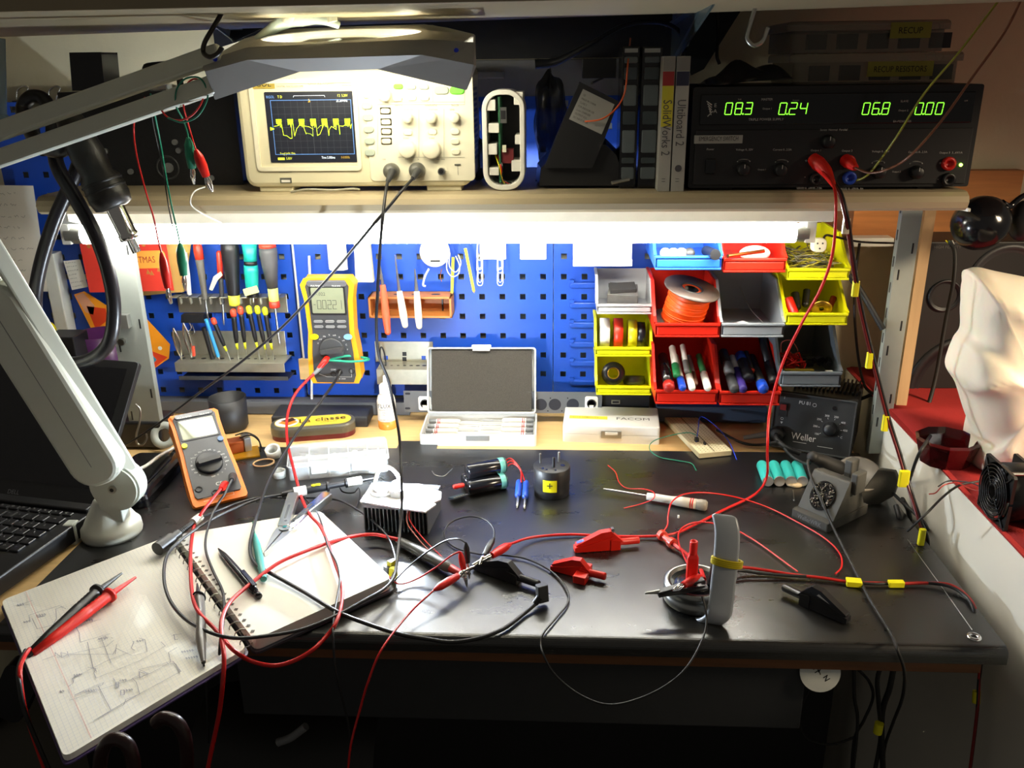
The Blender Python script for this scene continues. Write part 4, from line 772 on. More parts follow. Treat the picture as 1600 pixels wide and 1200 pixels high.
# ================================================================ screwdriver racks on the left panel
def rackpt(px, py, y): return PY(px, py, y)
t = Thing('tool_clip_rail', 'upper steel clip rail gripping large screwdriver shafts', 'tool holder', T(*PY(350, 480, -.02)))
a, b = PY(270, 462, -.02), PY(443, 460, -.02); zb = PY(350, 492, -.02).z
mb = t.wmb(); mb.box(a.x, b.x, -.004, -.002, zb, a.z); mb.add([(a.x, -.004, a.z), (b.x, -.004, a.z), (b.x, -.022, a.z-.003), (a.x, -.022, a.z-.003)], [(0, 1, 2, 3)])
x = a.x
while x < b.x-.01:
    mb.prism if 0 else None
    mb.box(x, x+.014, -.036, -.006, a.z-.001, a.z+.001); mb.box(x, x+.003, -.038, -.03, a.z-.012, a.z+.001); x += .019
mb.build('rail', GALV, t, .0008)
def driver(label, tip, top, yy, prof, cols, shaft_r=.0022, split=.55, group=None, y2=None):
    """tip, top pixels; split = fraction of length (from the tip) that is shaft; prof radius list along the handle"""
    a = PY(*tip, yy); b = PY(*top, yy if y2 is None else y2); d = b-a; L_ = d.length; t = Thing('screwdriver', label, 'screwdriver', FR(a, d.orthogonal(), d), group)
    hs_ = L_*split; mb = t.mb(); mb.cyl(shaft_r, .006, hs_+.004, 0, 12); mb.cyl(shaft_r*.5, 0, .006, 0, 8, r2=shaft_r); mb.build('shaft', ST, t)
    hl = L_-hs_; bands = len(cols); pr = [(1e-5, 0)]+[(r, hl*f_) for f_, r in prof]+[(1e-5, hl)]
    def rad(f_):
        for (f0, r0), (f1, r1) in zip([(0, prof[0][1])]+prof, prof+[(1, prof[-1][1]*.6)]):
            if f0 <= f_ <= f1: return r0+(r1-r0)*(f_-f0)/max(1e-6, f1-f0)
        return prof[-1][1]
    edges = [0]+[c[0] for c in cols]
    for (e0, (e1, m_, nm)) in zip(edges, cols):
        fs = sorted(set([e0]+[f_ for f_, _ in prof if e0 < f_ < e1]+[e1])); p2 = [(1e-5, hs_+hl*e0)]+[(rad(f_)*(1 if nm != 'grip_inlay' else 1.06), hs_+hl*f_) for f_ in fs]+[(1e-5, hs_+hl*e1)]
        mb = t.mb(); mb.lathe(p2, 18, 0); mb.build(nm, m_, t)
    return t
G1 = mat('grip_grey', '5c5a54', .5)
driver('tall grey screwdriver with a red collar, leftmost in the clip rail', (328, 520), (308, 380), -.035, [(.02, .005), (.2, .0055), (.6, .007), (.85, .0085), (.97, .0075)], [(.72, G1, 'grip'), (1.0, mat('handle_red', 'd83824', .4), 'collar')], .0022, .38)
driver('thin screwdriver with a red handle and dark neck on the clip rail', (350, 508), (342, 392), -.03, [(.03, .004), (.4, .0045), (.6, .0055), (.97, .005)], [(.5, DG, 'neck'), (1., mat('handle_red', 'd83824', .4), 'grip')], .002, .30)
driver('thick black screwdriver with a yellow lower band on the clip rail', (368, 490), (358, 375), -.038, [(.03, .010), (.18, .011), (.5, .0135), (.85, .0165), (.97, .015)], [(.16, mat('neon_band', 'dfe040', .5), 'band'), (1., K, 'grip')], .003, .12)
o = driver('black screwdriver with teal grip inlays on the clip rail', (396, 478), (389, 372), -.038, [(.03, .011), (.2, .011), (.45, .0125), (.7, .011), (.97, .014)], [(.14, K, 'neck'), (.55, TEAL, 'grip_inlay'), (.62, K, 'grip'), (.95, TEAL, 'grip_inlay'), (1., K, 'end_cap')], .003, .14)
mb = MB(); a_, b_ = PY(382, 458, -.055), PY(408, 446, -.055); mb.at(FR(PY(384, 462, -.055), PY(409, 455, -.055)-PY(384, 462, -.055), (0, -1, 0))); mb.rbox(.013, .006, .028, .013, .001, 0, .0008)
single('paper_tag', mb, mat('pale_yellow_paper', 'e4e28a', .7), 'pale yellow paper tag on the teal and black screwdriver', 'tag')
driver('thick grey screwdriver with yellow band and red nose on the clip rail', (437, 540), (417, 378), -.038, [(.03, .010), (.12, .009), (.3, .0095), (.65, .0145), (.85, .0165), (.97, .015)], [(.1, mat('handle_red', 'd83824', .4), 'nose'), (.30, mat('pale_neon', 'e0e070', .5), 'band'), (.92, mat('grip_charcoal', '4a4a4c', .5), 'grip'), (1., mat('handle_red', 'd83824', .4), 'end_cap')], .0022, .38)
# upper hanging scissor-like handle
mb = MB(); mb.tube([PY(296, 460, -.03), PY(292, 430, -.035), PY(288, 395, -.035)], [.004, .006, .005], n=10); single('white_handle_tool', mb, W, 'white handled tool between the green clip and the screwdrivers', 'tool')
mb = MB(); P = [PY(*q, -.04) for q in ((327, 452), (334, 432), (345, 424), (348, 430), (340, 438), (332, 454))]; mb.at(FP(-.04)); mb.prism([(p.x, p.z) for p in P][::-1], 0, .001); single('paper_tag', mb, mat('cream_paper', 'e6dfae', .7), 'curled cream paper tag beside the thin red screwdriver', 'tag')
# lower trough with precision drivers
t = Thing('tool_rack', 'lower punched steel trough rack holding precision screwdrivers', 'tool holder', T(*PY(355, 565, -.02)))
a, b = PY(273, 567, -.05), PY(444, 565, -.05); zt0 = a.z; zb0 = PY(355, 581, -.05).z
mb = t.wmb(); mb.box(a.x, b.x, -.052, -.050, zb0, zt0+.001); mb.box(a.x, b.x, -.05, -.0, zt0-.001, zt0+.001)
k0 = PY(272, 517, -.004); k1 = PY(444, 515, -.004); mb.box(k0.x, k1.x, -.004, -.002, zt0, k0.z)
for i, px in enumerate((284, 300, 317, 331, 346, 361, 375, 387, 398, 408, 418, 428)):
    p = PY(px, 560, -.03); mb.at(T(p.x, -.026, zt0+.0011)); mb.cyl(.0055-.0003*i, 0, .0002, 1, 14); mb.at()
mb.build('trough', [GALV, K], t, .0006)
mb = t.wmb(); a2, b2 = PY(280, 592, -.045), PY(450, 592, -.045); mb.box(a2.x, b2.x, -.046, 0, a2.z-.002, a2.z); mb.box(a2.x, b2.x, -.046, -.044, a2.z-.001, a2.z+.006); mb.build('lower_shelf', DG, t, .0006)
def mini(label, tip, top, capm, yy=-.035, r=.0042, cap=True, body=K, y2=-.05):
    a = PY(*tip, yy); b = PY(*top, y2); d = b-a; L_ = d.length; t = Thing('precision_screwdriver', label, 'screwdriver', FR(a, d.orthogonal(), d), 'precision screwdrivers in the steel trough')
    mb = t.mb(); mb.cyl(.0013, -.02, L_*.28, 0, 8); mb.build('shaft', ST, t)
    mb = t.mb(); mb.lathe([(1e-5, L_*.16), (.0022, L_*.16), (.0025, L_*.3), (1e-5, L_*.3)], 12, 0); mb.build('collar', mat('neon_collar', 'd8d820', .5), t)
    mb = t.mb(); mb.lathe([(1e-5, L_*.29), (r*.75, L_*.3), (r, L_*.42), (r, L_*.8), (r*.85, L_*.86), (1e-5, L_*.86)], 14, 0); mb.build('grip', body, t)
    mb = t.mb(); mb.lathe([(1e-5, L_*.85), (r*1.15, L_*.86), (r*1.25, L_*.9), (r*1.2, L_*.97), (r*.7, L_), (1e-5, L_)], 14, 0); mb.build('swivel_cap', capm, t); return t
RC = mat('cap_red', 'e04a30', .4); YC_ = mat('cap_neon', 'd2dc20', .4)
mini('precision screwdriver with a red cap, tilted apart on the left of the trough', (358, 558), (332, 497), RC)
mini('precision screwdriver with a large red cap, front one of the middle red pair', (372, 557), (364, 483), RC, r=.0046)
mini('precision screwdriver with a red cap, rear one of the middle red pair', (385, 557), (375, 479), RC)
mini('precision screwdriver with neon yellow cap, left of the three yellow ones', (405, 557), (388, 478), YC_)
mini('precision screwdriver with neon yellow cap, middle of the three yellow ones', (417, 558), (401, 478), YC_)
mini('precision screwdriver with neon yellow cap, rightmost in the trough', (427, 558), (413, 480), YC_)
mb = MB(); mb.rod(PY(341, 557, -.035), PY(322, 499, -.05), .0035, 0, n=12); mb.rod(PY(343, 562, -.034), PY(341, 557, -.035), .0012, 1); single('blue_probe_tool', mb, [mat('sky_plastic', '3a9ad8', .4), ST], 'sky blue trimming tool leaning in the steel trough', 'tool')
mb = MB(); mb.rod(PY(332, 560, -.035), PY(318, 512, -.05), .0042, n=12); single('black_marker_tool', mb, K, 'glossy black cylinder tool left of the sky blue tool', 'tool')
for (tip, top, lab) in (((284, 562), (269, 512), 'steel tweezers leaning leftmost in the trough rack'), ((300, 560), (285, 504), 'steel tweezers next to the black binder clip in the trough')):
    a, b = PY(*tip, -.035), PY(*top, -.05); t = Thing('tweezers', lab, 'tweezers', FR(a, (1, 0, 0), b-a), 'tweezers in the trough'); L_ = (b-a).length
    for s_ in (-1, 1): mb = t.mb(); mb.tube([(0, 0, 0), (s_*.004, 0, L_*.35), (s_*.004, 0, L_*.7), (0, 0, L_)], [.0006, .0022, .0026, .0016], n=8); mb.build('arm', CH, t)
mb = MB(); a, b = PY(303, 556, -.045), PY(302, 541, -.045); mb.rod(a, b, .003); single('red_tip_tool', mb, RC, 'small red capped bit standing by the second tweezers', 'tool')
t = Thing('binder_clip', 'black binder clip hanging under the steel clip rail', 'clip', T(*PY(300, 498, -.03))); a, b = PY(285, 503, -.04), PY(320, 491, -.04)
mb = t.wmb().at(FR((a.x, -.04, a.z), (1, 0, 0), (0, 0, 1))); mb.prism([(0, -.007), (b.x-a.x, -.007), (b.x-a.x, .01), (0, .01)], 0, b.z-a.z, 0, .9); mb.build('clamp', K, t)
mb = t.wmb(); yk = -.046; mb.tube([PY(296, 504, yk), PY(299, 512, yk), PY(294, 520, yk), PY(301, 522, yk), PY(304, 518, yk), PY(300, 507, yk)], .001, n=6); mb.build('wire_loop', CH, t)
# rail behind between panels
mb = MB(); a, b = PY(462, 400, -.0), PY(487, 400, 0); mb.box(PY(456, 400, 0).x, PY(486, 400, 0).x, .004, .02, .80, 1.33); single('panel_spacer', mb, mat('white_board', 'dedcd2', .5), 'white vertical board showing between the left and middle blue panels', 'board')
wire('cable', [PY(483, 400, -.012), PY(486, 480, -.012), PY(487, 560, -.012), PY(487, 635, -.012)], .003, W, 'thin white cable running down the gap between blue panels')
mb = MB(); a, b = PY(470, 592, -.0), PY(500, 560, -.0); mb.box(a.x, b.x, -.0045, .0035, a.z, b.z); single('wood_block', mb, WOODL, 'small pine block behind the hanging multimeter', 'block', bevel=.001)
# brush
t = Thing('brush', 'pale bristled flat brush hanging on the middle blue panel', 'brush', T(*PY(573, 380, -.03)))
a, b = PY(553, 372, -.03), PY(583, 440, -.03); mb = t.wmb(); fr = FR(PY(566, 375, -.035), (1, 0, 0), (PY(574, 442, -.035)-PY(566, 375, -.035)))
mb.at(fr); mb.prism([(-.014, -.006), (.014, -.006), (.014, .006), (-.014, .006)], 0, .076, 0, 1.15); mb.build('bristles', mat('bristle', 'e8dfb8', .8, bump=.8, bscale=300, wave=(8, 1, 8)), t)
mb = t.wmb().at(fr); mb.box(-.016, .016, -.007, .007, -.06, 0); mb.build('handle', W, t, .004)
mb = MB(); mb.at(FR(PY(522, 375, -.03), (1, 0, 0), PY(530, 425, -.03)-PY(522, 375, -.03))); mb.prism([(-.015, -.004), (.02, -.004), (.014, .004), (-.01, .004)], -.02, .055); single('white_tool', mb, W, 'white broad tool hanging above the yellow multimeter', 'tool')
# wooden holder with three tools
t = Thing('wooden_holder', 'small open wooden tool holder fixed to the middle panel', 'tool holder', T(*PY(640, 480, -.03)))
a, b = PY(577, 497, -.045), PY(706, 495, -.045); z0, z1 = a.z, PY(640, 464, -.045).z
mb = t.wmb(); mb.box(a.x, b.x, -.045, -.002, z1-.004, z1); mb.box(a.x, b.x, -.045, -.002, z0, z0+.004); mb.box(a.x, a.x+.004, -.045, -.002, z0, z1); mb.box(b.x-.004, b.x, -.045, -.002, z0, z1); mb.box(a.x, b.x, -.005, -.002, z0, z1)
for px in (622, 650, 681): p = PY(px, 461, -.025); mb.at(T(p.x, -.026, z1+.0001)@M4.Diagonal((1.4, .8, 1, 1))); mb.cyl(.006, 0, .0003, 1, 16); mb.at()
p = PY(689, 480, -.03); mb.box(p.x-.0015, p.x+.0015, -.009, -.006, z0+.004, z1-.004, 1); mb.build('frame', [WOODO, K], t, .0006)
def handle_tool(nm, label, cat, tip, neck, end, m_, yy, r, bl=.0025):
    a, n_, e = PY(*tip, yy), PY(*neck, yy), PY(*end, yy-.006); t = Thing(nm, label, cat, T(*n_)); mb = t.wmb(); mb.rod(n_+(e-n_)*.1, n_, bl*1.6, 0); mb.rod(n_, a, bl*1.2, 0, r2=bl*.35); mb.build('blade', ST, t)
    mb = t.wmb(); mb.tube([n_, n_.lerp(e, .3), n_.lerp(e, .7), e], [r*.75, r*.95, r*1.05, r*.8], n=14); mb.ball(e, r*.8); mb.build('handle', m_, t); return t
handle_tool('pliers', 'orange-red handled tool hooked in the wooden holder', 'tool', (594, 415), (598, 445), (606, 519), mat('coral_handle', 'e85a3c', .4), -.058, .0068)
handle_tool('knife', 'ivory handled modelling knife with a long blade, left one', 'knife', (617, 398), (624, 455), (633, 508), mat('ivory_handle', 'e4dcc4', .4), -.058, .0068)
handle_tool('knife', 'ivory handled modelling knife with a short blade, right one', 'knife', (648, 420), (651, 455), (655, 510), mat('ivory_handle', 'e4dcc4', .4), -.058, .0066, .003)
# white reel, zip ties, pencils, clip chains
t = Thing('cable_reel', 'round white reel with loose wires hanging under the tube lamp', 'reel', T(*PY(685, 395, -.03))); p = PY(680, 393, -.035)
mb = t.wmb().at(FR(p, (1, 0, 0), (0, -1, .1))); mb.lathe([(1e-5, 0), (.026, 0), (.027, .002), (.027, .008), (.024, .010), (1e-5, .010)], 30); mb.box(-.008, .010, -.018, -.014, .010, .0104, 1); mb.build('disc', [W, INKB], t)
for k, P in enumerate(([(670, 420), (664, 432), (661, 445), (665, 447)], [(700, 400), (698, 420), (706, 432), (716, 428), (718, 415), (712, 400)], [(703, 395), (702, 415), (712, 425), (720, 412), (716, 398)])):
    mb = t.wmb(); mb.tube([PY(*q, -.045) for q in P], .0009 if k else .0018, n=6); mb.build('loose_wire', W, t)
wire('wire', [PY(690, 420, -.04), PY(688, 432, -.04), PY(690, 440, -.04)], .001, mat('copper', 'c87840', .3, 1.), 'short copper wire end below the white reel', 'wire')
for (a_, b_, lab) in (((708, 402), (706, 460), 'short upright yellow pencil on the blue panel'), ((727, 388), (741, 458), 'slanted yellow pencil on the blue panel')):
    a, b = PY(*a_, -.03), PY(*b_, -.03); t = Thing('pencil', lab, 'pencil', T(*a)); mb = t.wmb(); mb.rod(a, a.lerp(b, .95), .003, 0, n=6); mb.build('barrel', mat('pencil_yellow', 'dcd640', .4), t); mb = t.wmb(); mb.rod(a.lerp(b, .95), b, .003, 0, r2=.0006, n=6); mb.build('tip', WOODL, t)
for k, (x, lab) in enumerate(((750, 'chain of white paper clips, left one of the two'), (782, 'chain of white paper clips, right one of the two'))):
    mb = MB(); y = 392
    for j in range(3):
        c = PY(x+random.uniform(-1, 1), y+j*20, -.03-.002*j); h_ = .012; mb.at(FR(c, (1, 0, 0), (0, -1, 0)))
        mb.tube([(-.004, h_, 0), (-.005, -h_, 0), (0, -h_-.005, 0), (.005, -h_, 0), (.005, h_, 0), (0, h_+.004, 0), (-.003, h_*.8, 0), (-.003, -h_*.6, 0), (0, -h_*.9, 0), (.003, -h_*.6, 0), (.003, h_*.6, 0)], .0007, n=6, sub=3); mb.at()
    single('paper_clips', mb, W, lab, 'paper clips', 'hanging paper clip chains')
for px, lab in ((770, 'white hook plate behind the paper clip chains'), (833, 'white hook plate right of the paper clip chains')):
    c = PY(px, 395, -.008); mb = MB().at(FP(-.003)@T(c.x, c.z, 0)); mb.rbox(0, .004, .048, .034, .002, 0, .0015); mb.rod((-.017, 0, .002), (-.017, -.004, .012), .002); mb.rod((.017, 0, .002), (.017, -.004, .012), .002); single('hook_plate', mb, W, lab, 'hook plate')
# perforated steel rack behind the bottle
t = Thing('tool_rack', 'empty steel tool rack behind the flux bottle', 'tool holder', T(*PY(630, 575, -.02))); a, b = PY(590, 600, -.05), PY(672, 578, -.05); c0, c1 = PY(588, 575, -.004), PY(676, 534, -.004)
mb = t.wmb(); mb.box(c0.x, c1.x, -.004, -.0025, b.z, c1.z); mb.box(a.x, b.x-.002, -.05, -.004, b.z-.0008, b.z+.0008); mb.box(a.x, b.x-.002, -.052, -.05, a.z, b.z+.0008)
for k in range(7): mb.at(T(a.x+.012+k*.0125, -.028, b.z+.0009)@M4.Diagonal((1, .8, 1, 1))); mb.cyl(.002+.0004*k, 0, .0002, 1, 12); mb.at()
for px, py in ((603, 559), (632, 553), (662, 559), (632, 561)): p = PY(px, py, -.004); mb.box(p.x-.004, p.x+.004, -.0046, -.004, p.z-.004, p.z+.004, 1 if py != 559 else 2)
mb.build('plate', [GALV, K, BLUE], t, .0006)
wire('hex_key', [PY(603, 590, -.03), PY(602, 560, -.03), PY(597, 543, -.03), PY(594, 548, -.03), PY(596, 575, -.03)], .0015, K, 'black bent hex key hung in the empty steel rack', 'hex key')
# ================================================================ plastic bins
def bin_(label, x0, x1, ypx, hpx_bottom, yf, dep, h, m_, group=None):
    a, b = PY(x0, hpx_bottom, yf), PY(x1, hpx_bottom, yf); w_ = b.x-a.x; z0 = a.z
    t = Thing('storage_bin', label, 'storage bin', T((a.x+b.x)/2, yf, z0), group); th = .0022; W2 = w_/2-.0006; lip = h*.30
    mb = t.mb(); mb.box(-W2, W2, .002, dep, 0, th); mb.box(-W2, W2, dep-th, dep, 0, h)
    side = [(0, 0), (0, lip), (dep*.10, lip*1.25), (dep*.42, h), (dep, h), (dep, 0)]
    for s_ in (-1, 1): mb.at(FR((s_*W2 if s_ < 0 else W2-th, 0, 0), (0, 1, 0), (1, 0, 0))); mb.prism(side, 0, th); mb.at()
    mb.box(-W2, W2, 0, th, 0, lip); mb.build('tray', m_, t, .0007)
    mb = t.mb(); mb.box(-W2-.0005, W2+.0005, -.004, .003, lip-.004, lip); mb.box(-W2+.003, W2-.003, -.0025, .001, .004, lip-.006); mb.box(-W2, W2, -.004, .002, 0, .003); mb.build('lip', m_, t, .0008)
    for s_ in (-1, 1):
        mb = t.mb(); P = [(s_*(W2+.0003), .001, lip), (s_*(W2+.0003), dep*.10, lip*1.25), (s_*(W2+.0003), dep*.42, h), (s_*(W2+.0003), dep, h)]
        for p, q in zip(P, P[1:]): mb.bar(p, q, .0045, .003)
        mb.build('side_rim', m_, t)
    return t
BR_ = mat('bin_red', 'c8200e', .38); BG_ = mat('bin_grey', '8f949a', .4); BY_ = mat('bin_yellow', 'dada08', .4); BB_ = mat('bin_blue', '2a6ad0', .38)
YB1, YB2 = -.19, -.115
b_blue = bin_('blue bin of the top row right under the tube lamp', 1023, 1127, 0, 421, YB1, .17, .075, BB_, 'bins on the right panel')
b_rtop = bin_('red bin of the top row, next to the blue bin', 1129, 1227, 0, 425, YB1, .17, .075, BR_, 'bins on the right panel')
b_yt = bin_('yellow bin of yellow wires, highest in the right column', 1229, 1326, 0, 437, YB1, .17, .062, BY_, 'bins on the right panel')
b_gs = bin_('small light grey bin with a grey sanding block, top of the left column', 932, 1019, 0, 490, YB2, .098, .058, mat('bin_light_grey', 'a8a8a8', .4), 'bins on the right panel')
b_ys1 = bin_('small yellow bin holding four rolls of coloured tape', 930, 1018, 0, 556, YB2, .098, .056, BY_, 'bins on the right panel')
b_ys2 = bin_('small yellow bin with a black tape roll, bottom of the left column', 931, 1018, 0, 616, YB2, .098, .056, BY_, 'bins on the right panel')
b_rs = bin_('red bin holding the spool of orange wire', 1023, 1124, 0, 526, YB1, .17, .078, BR_, 'bins on the right panel')
b_gm = bin_('grey bin with a white cap inside, right of the orange spool', 1126, 1224, 0, 526, YB1, .17, .078, BG_, 'bins on the right panel')
b_ym = bin_('yellow bin with red and dark parts, second in the right column', 1227, 1323, 0, 507, YB1, .17, .066, BY_, 'bins on the right panel')
b_rp = bin_('red bin full of marker pens, bottom row left', 1023, 1120, 0, 630, YB1, .17, .082, BR_, 'bins on the right panel')
b_rt = bin_('red bin full of dark handled tools, bottom row beside the markers', 1123, 1218, 0, 632, YB1, .17, .082, BR_, 'bins on the right panel')
b_gb = bin_('dark grey bin with leads and connectors, lowest in the right column', 1218, 1313, 0, 603, YB1, .17, .085, mat('bin_dark_grey', '6e747a', .4), 'bins on the right panel')
def bz(b): return b.M.translation.z
# white box under the lamp
a, b = PY(896, 416, -.1), PY(988, 380, -.1); mb = MB(); mb.box(a.x, b.x, -.1, -.004, a.z, a.z+.06); mb.box(a.x-.001, b.x+.001, -.102, -.1, a.z, a.z+.012, 0); single('white_box', mb, mat('bright_white', 'f2f2ee', .5), 'white box hung on the right panel just under the tube lamp', 'box', bevel=.0015)
# contents: sanding block
c = b_gs.M.translation; t = Thing('sanding_block', 'grey sponge sanding block lying in the small grey bin', 'block', T(c.x, -.075, c.z+.022))
mb = t.mb().at(RX(12)); mb.prism([(-.029, -.02), (.024, -.026), (.026, .02), (-.022, .03)], -.008, .012); mb.build('sponge', mat('sponge_grey', '5e5c5a', .9, bump=.6), t, .002)
mb = t.mb().at(RX(12)@T(-.005, 0, .0125)@RZ(12)); mb.prism([(-.022, -.014), (.024, -.018), (.028, .012), (-.018, .016)], 0, .006); mb.build('pad', mat('pad_black', '2c2a28', .8), t, .001)
# tape rolls
def roll(label, x, y, z, r, w, m_, axis='x', core=None, tilt=0, ri=.45, group=None):
    t = Thing('tape_roll', label, 'tape roll', T(x, y, z)@(RY(90) if axis == 'x' else M4())@RX(tilt), group); mb = t.mb(); mb.lathe([(r*ri*1.15, 0), (r, 0), (r*1.0, w), (r*ri*1.15, w)], 28); mb.build('tape', m_, t)
    mb = t.mb(); mb.lathe([(r*ri, 0), (r*ri*1.15, 0), (r*ri*1.15, w), (r*ri, w), (r*ri, 0)], 24); mb.build('core', core or mat('card_core', 'b09870', .7), t); return t
c = b_ys1.M.translation
for i, (px, m_, nm, r) in enumerate(((948, W, 'white', .0265), (961, mat('tape_red', 'd83018', .35), 'red', .0265), (983, mat('tape_yellow', 'e0d820', .35), 'yellow', .025), (996, mat('tape_black', '1c1e24', .3), 'black', .023))):
    x = PY(px, 520, -.085).x; w_ = .017 if i < 1 else .0155; roll('%s insulating tape roll standing in the small yellow bin' % nm, x-(.012 if i == 0 else .002), -.075, c.z+.004+r, r, w_, m_)
c = b_ys2.M.translation; roll('black insulating tape roll leaning in the lowest yellow bin', PY(958, 590, -.08).x, -.072, c.z+.024, .021, .016, mat('tape_black', '1c1e24', .3), axis='z', core=BR, tilt=68)
mb = MB(); q = c+V((.022, .045, .004)); mb.at(T(*q)@RX(-15)); mb.lathe([(1e-5, .0), (.019, .0), (.021, .006), (.018, .014), (1e-5, .015)], 24); single('dark_disc_roll', mb, DG, 'dark flat roll behind the black tape in the lowest yellow bin', 'roll')
# orange spool
c = b_rs.M.translation; fr = T(c.x-.004, c.y+.052, c.z+.010)@RY(6)@RX(12)@RY(6)
t = Thing('wire_spool', 'big spool of orange wire with clear flanges in the red bin', 'spool', fr)
FLG = mat('spool_flange', '5e524a', .35, alpha=.85); mb = t.mb(); mb.lathe([(.016, 0), (.047, 0), (.047, .002), (.016, .002)], 40); mb.build('lower_flange', FLG, t)
mb = t.mb(); mb.lathe([(.020, .064), (.047, .064), (.047, .066), (.020, .066)], 40); mb.build('upper_flange', FLG, t)
mb = t.mb(); OW = mat('orange_winding', 'e85410', .45)
pr = [(.012, .002)]+[(.034+.0011*(k % 2), .002+.062*k/44) for k in range(45)]+[(.012, .064)]; mb.lathe(pr, 36); mb.build('winding', OW, t)
for k in range(7):
    mb = t.mb().at(T(0, 0, .007+.0075*k)@RX(random.uniform(-4, 4))@RY(random.uniform(-4, 4))); mb.ring(.0355, .0009, n=36, k=5); mb.build('wire_turn', OW, t)
mb = t.mb(); mb.lathe([(.017, .0), (.020, .0), (.020, .0665), (.017, .0665), (.017, 0)], 24); mb.build('hub', DG, t)
# grey bin: cap and wire
c = b_gm.M.translation; mb = MB().at(T(c.x-.010, c.y+.03, c.z+.004)@RX(35)); mb.lathe([(1e-5, .010), (.008, .0105), (.013, .007), (.015, 0), (.013, 0), (1e-5, .006)], 8, smooth=False); single('faceted_piece', mb, mat('frosted_white', 'd0d4d4', .3), 'small faceted whitish cap in the grey bin', 'cap')
wire('bare_wire', [c+V((.02, .01, .02)), c+V((.004, .05, .035)), c+V((-.005, .10, .06))], .0007, ST, 'thin straight bare wire leaning in the grey bin', 'wire')
# top bins contents
c = b_blue.M.translation
for k, m_ in enumerate((W, W, W, DG)):
    mb = MB(); mb.ball(c+V((-.035+.013*k, .02, .022)), .009); single('bottle_cap', mb, m_, ['round white cap far left in the blue bin', 'second round white cap in the blue bin', 'third round white cap in the blue bin', 'round dark cap in the blue bin'][k], 'cap')
mb = MB(); mb.rod(PY(1118, 398, -.21), PY(1104, 392, -.13), .0085, n=20); single('dark_lens', mb, K, 'round dark bulb end sticking out between blue and red bins', 'bulb')
c = b_rtop.M.translation; mb = MB(); mb.rod(c+V((-.045, -.01, .028)), c+V((.02, .03, .028)), .003); single('copper_rod', mb, mat('copper', 'c87840', .3, 1.), 'copper rod lying across the red top bin', 'rod')
mb = MB(); mb.ball(c+V((.01, .05, .02)), .016, sc=(1.6, 1, .8)); single('white_lump', mb, W, 'white rounded piece in the red top bin', 'piece')
c = b_yt.M.translation; mb = MB(); rnd = random.Random(5)
for k in range(60):
    P = [c+V((rnd.uniform(-.042, .042), rnd.uniform(.01, .15), rnd.uniform(.005, .03))) for _ in range(4)]; mb.tube(P, .0009, rnd.choice([0, 0, 1]), n=5, sub=5)
single('wire_tangle', mb, [mat('old_yellow_wire', 'a89f30', .5), mat('grey_wire', '6e6c5c', .5)], 'tangle of thin yellow and grey wires filling the top yellow bin', 'wires', kind='stuff')
mb = MB(); q = PY(1280, 383, -.19); mb.at(FR(q, (1, 0, 0), (0, -1, .1))); mb.rbox(0, 0, .022, .022, .008, -.01, .004, 0, ch=.002); 
for x, y in ((-.004, .003), (.004, .003), (0, -.005)): mb.at(FR(q, (1, 0, 0), (0, -1, .1))@T(x, y, .0042)); mb.cyl(.0014, 0, .0004, 1, 10)
single('lamp_starter', mb, [CR, K], 'cream round starter plug at the right end of the tube lamp', 'starter')
wire('cable', [PY(1285, 380, -.19), PY(1290, 368, -.17), PY(1305, 370, -.15), PY(1345, 378, -.12), PY(1402, 380, -.1)], .0022, K, 'black cable from the tube lamp end to the right post')
mb = MB(); a, b = PY(1330, 386, -.03), PY(1398, 372, -.03); mb.box(a.x, b.x, -.03, .0, a.z, b.z); single('cable_channel', mb, WP, 'small white cable channel right of the top yellow bin', 'trunking', bevel=.002)
c = b_ym.M.translation
for k, (dx, dy, dz, m_, lab) in enumerate(((-.032, .02, .014, RD, 'red plug left in the second yellow bin'), (-.02, .05, .016, K, 'black round connector in the second yellow bin'), (-.005, .055, .02, K, 'black angled connector in the second yellow bin'), (.03, .04, .012, mat('dark_red', '8a2018', .5), 'dark red piece right in the second yellow bin'))):
    mb = MB(); p = c+V((dx, dy, dz)); mb.rod(p, p+V((.006*(k-1), .02, .018)), .008-.001*k, n=12); mb.ball(p, .008-.001*k); single('connector', mb, m_, lab, 'connector')
mb = MB().at(T(*(c+V((.013, .022, .02))))@RX(-60)@RY(10)); mb.lathe([(.004, 0), (.016, 0), (.017, .002), (.016, .004), (.004, .004)], 24); single('wire_coil', mb, BR, 'small coil of brass wire in the second yellow bin', 'coil')
c = b_gb.M.translation
mb = MB(); rnd = random.Random(8)
for k in range(22): P = [c+V((rnd.uniform(-.04, -.002), rnd.uniform(.02, .08), rnd.uniform(.01, .04))) for _ in range(4)]; mb.tube(P, .0013, 0, n=6, sub=5)
single('red_wires', mb, RW, 'bundle of short red wires in the dark grey bin', 'wires', kind='stuff')
mb = MB().at(FP(c.y+.012)@T(c.x-.016, c.z+.018, 0)); mb.box(-.024, .024, -.004, .006, -.008, 0, 0)
for k in range(14): mb.box(-.022+k*.003, -.021+k*.003, .0, .003, 0, .0006, 1)
single('gold_connector', mb, [mat('olive_gold', 'a8942c', .35, .6), K], 'gold edge connector strip in the dark grey bin', 'connector')
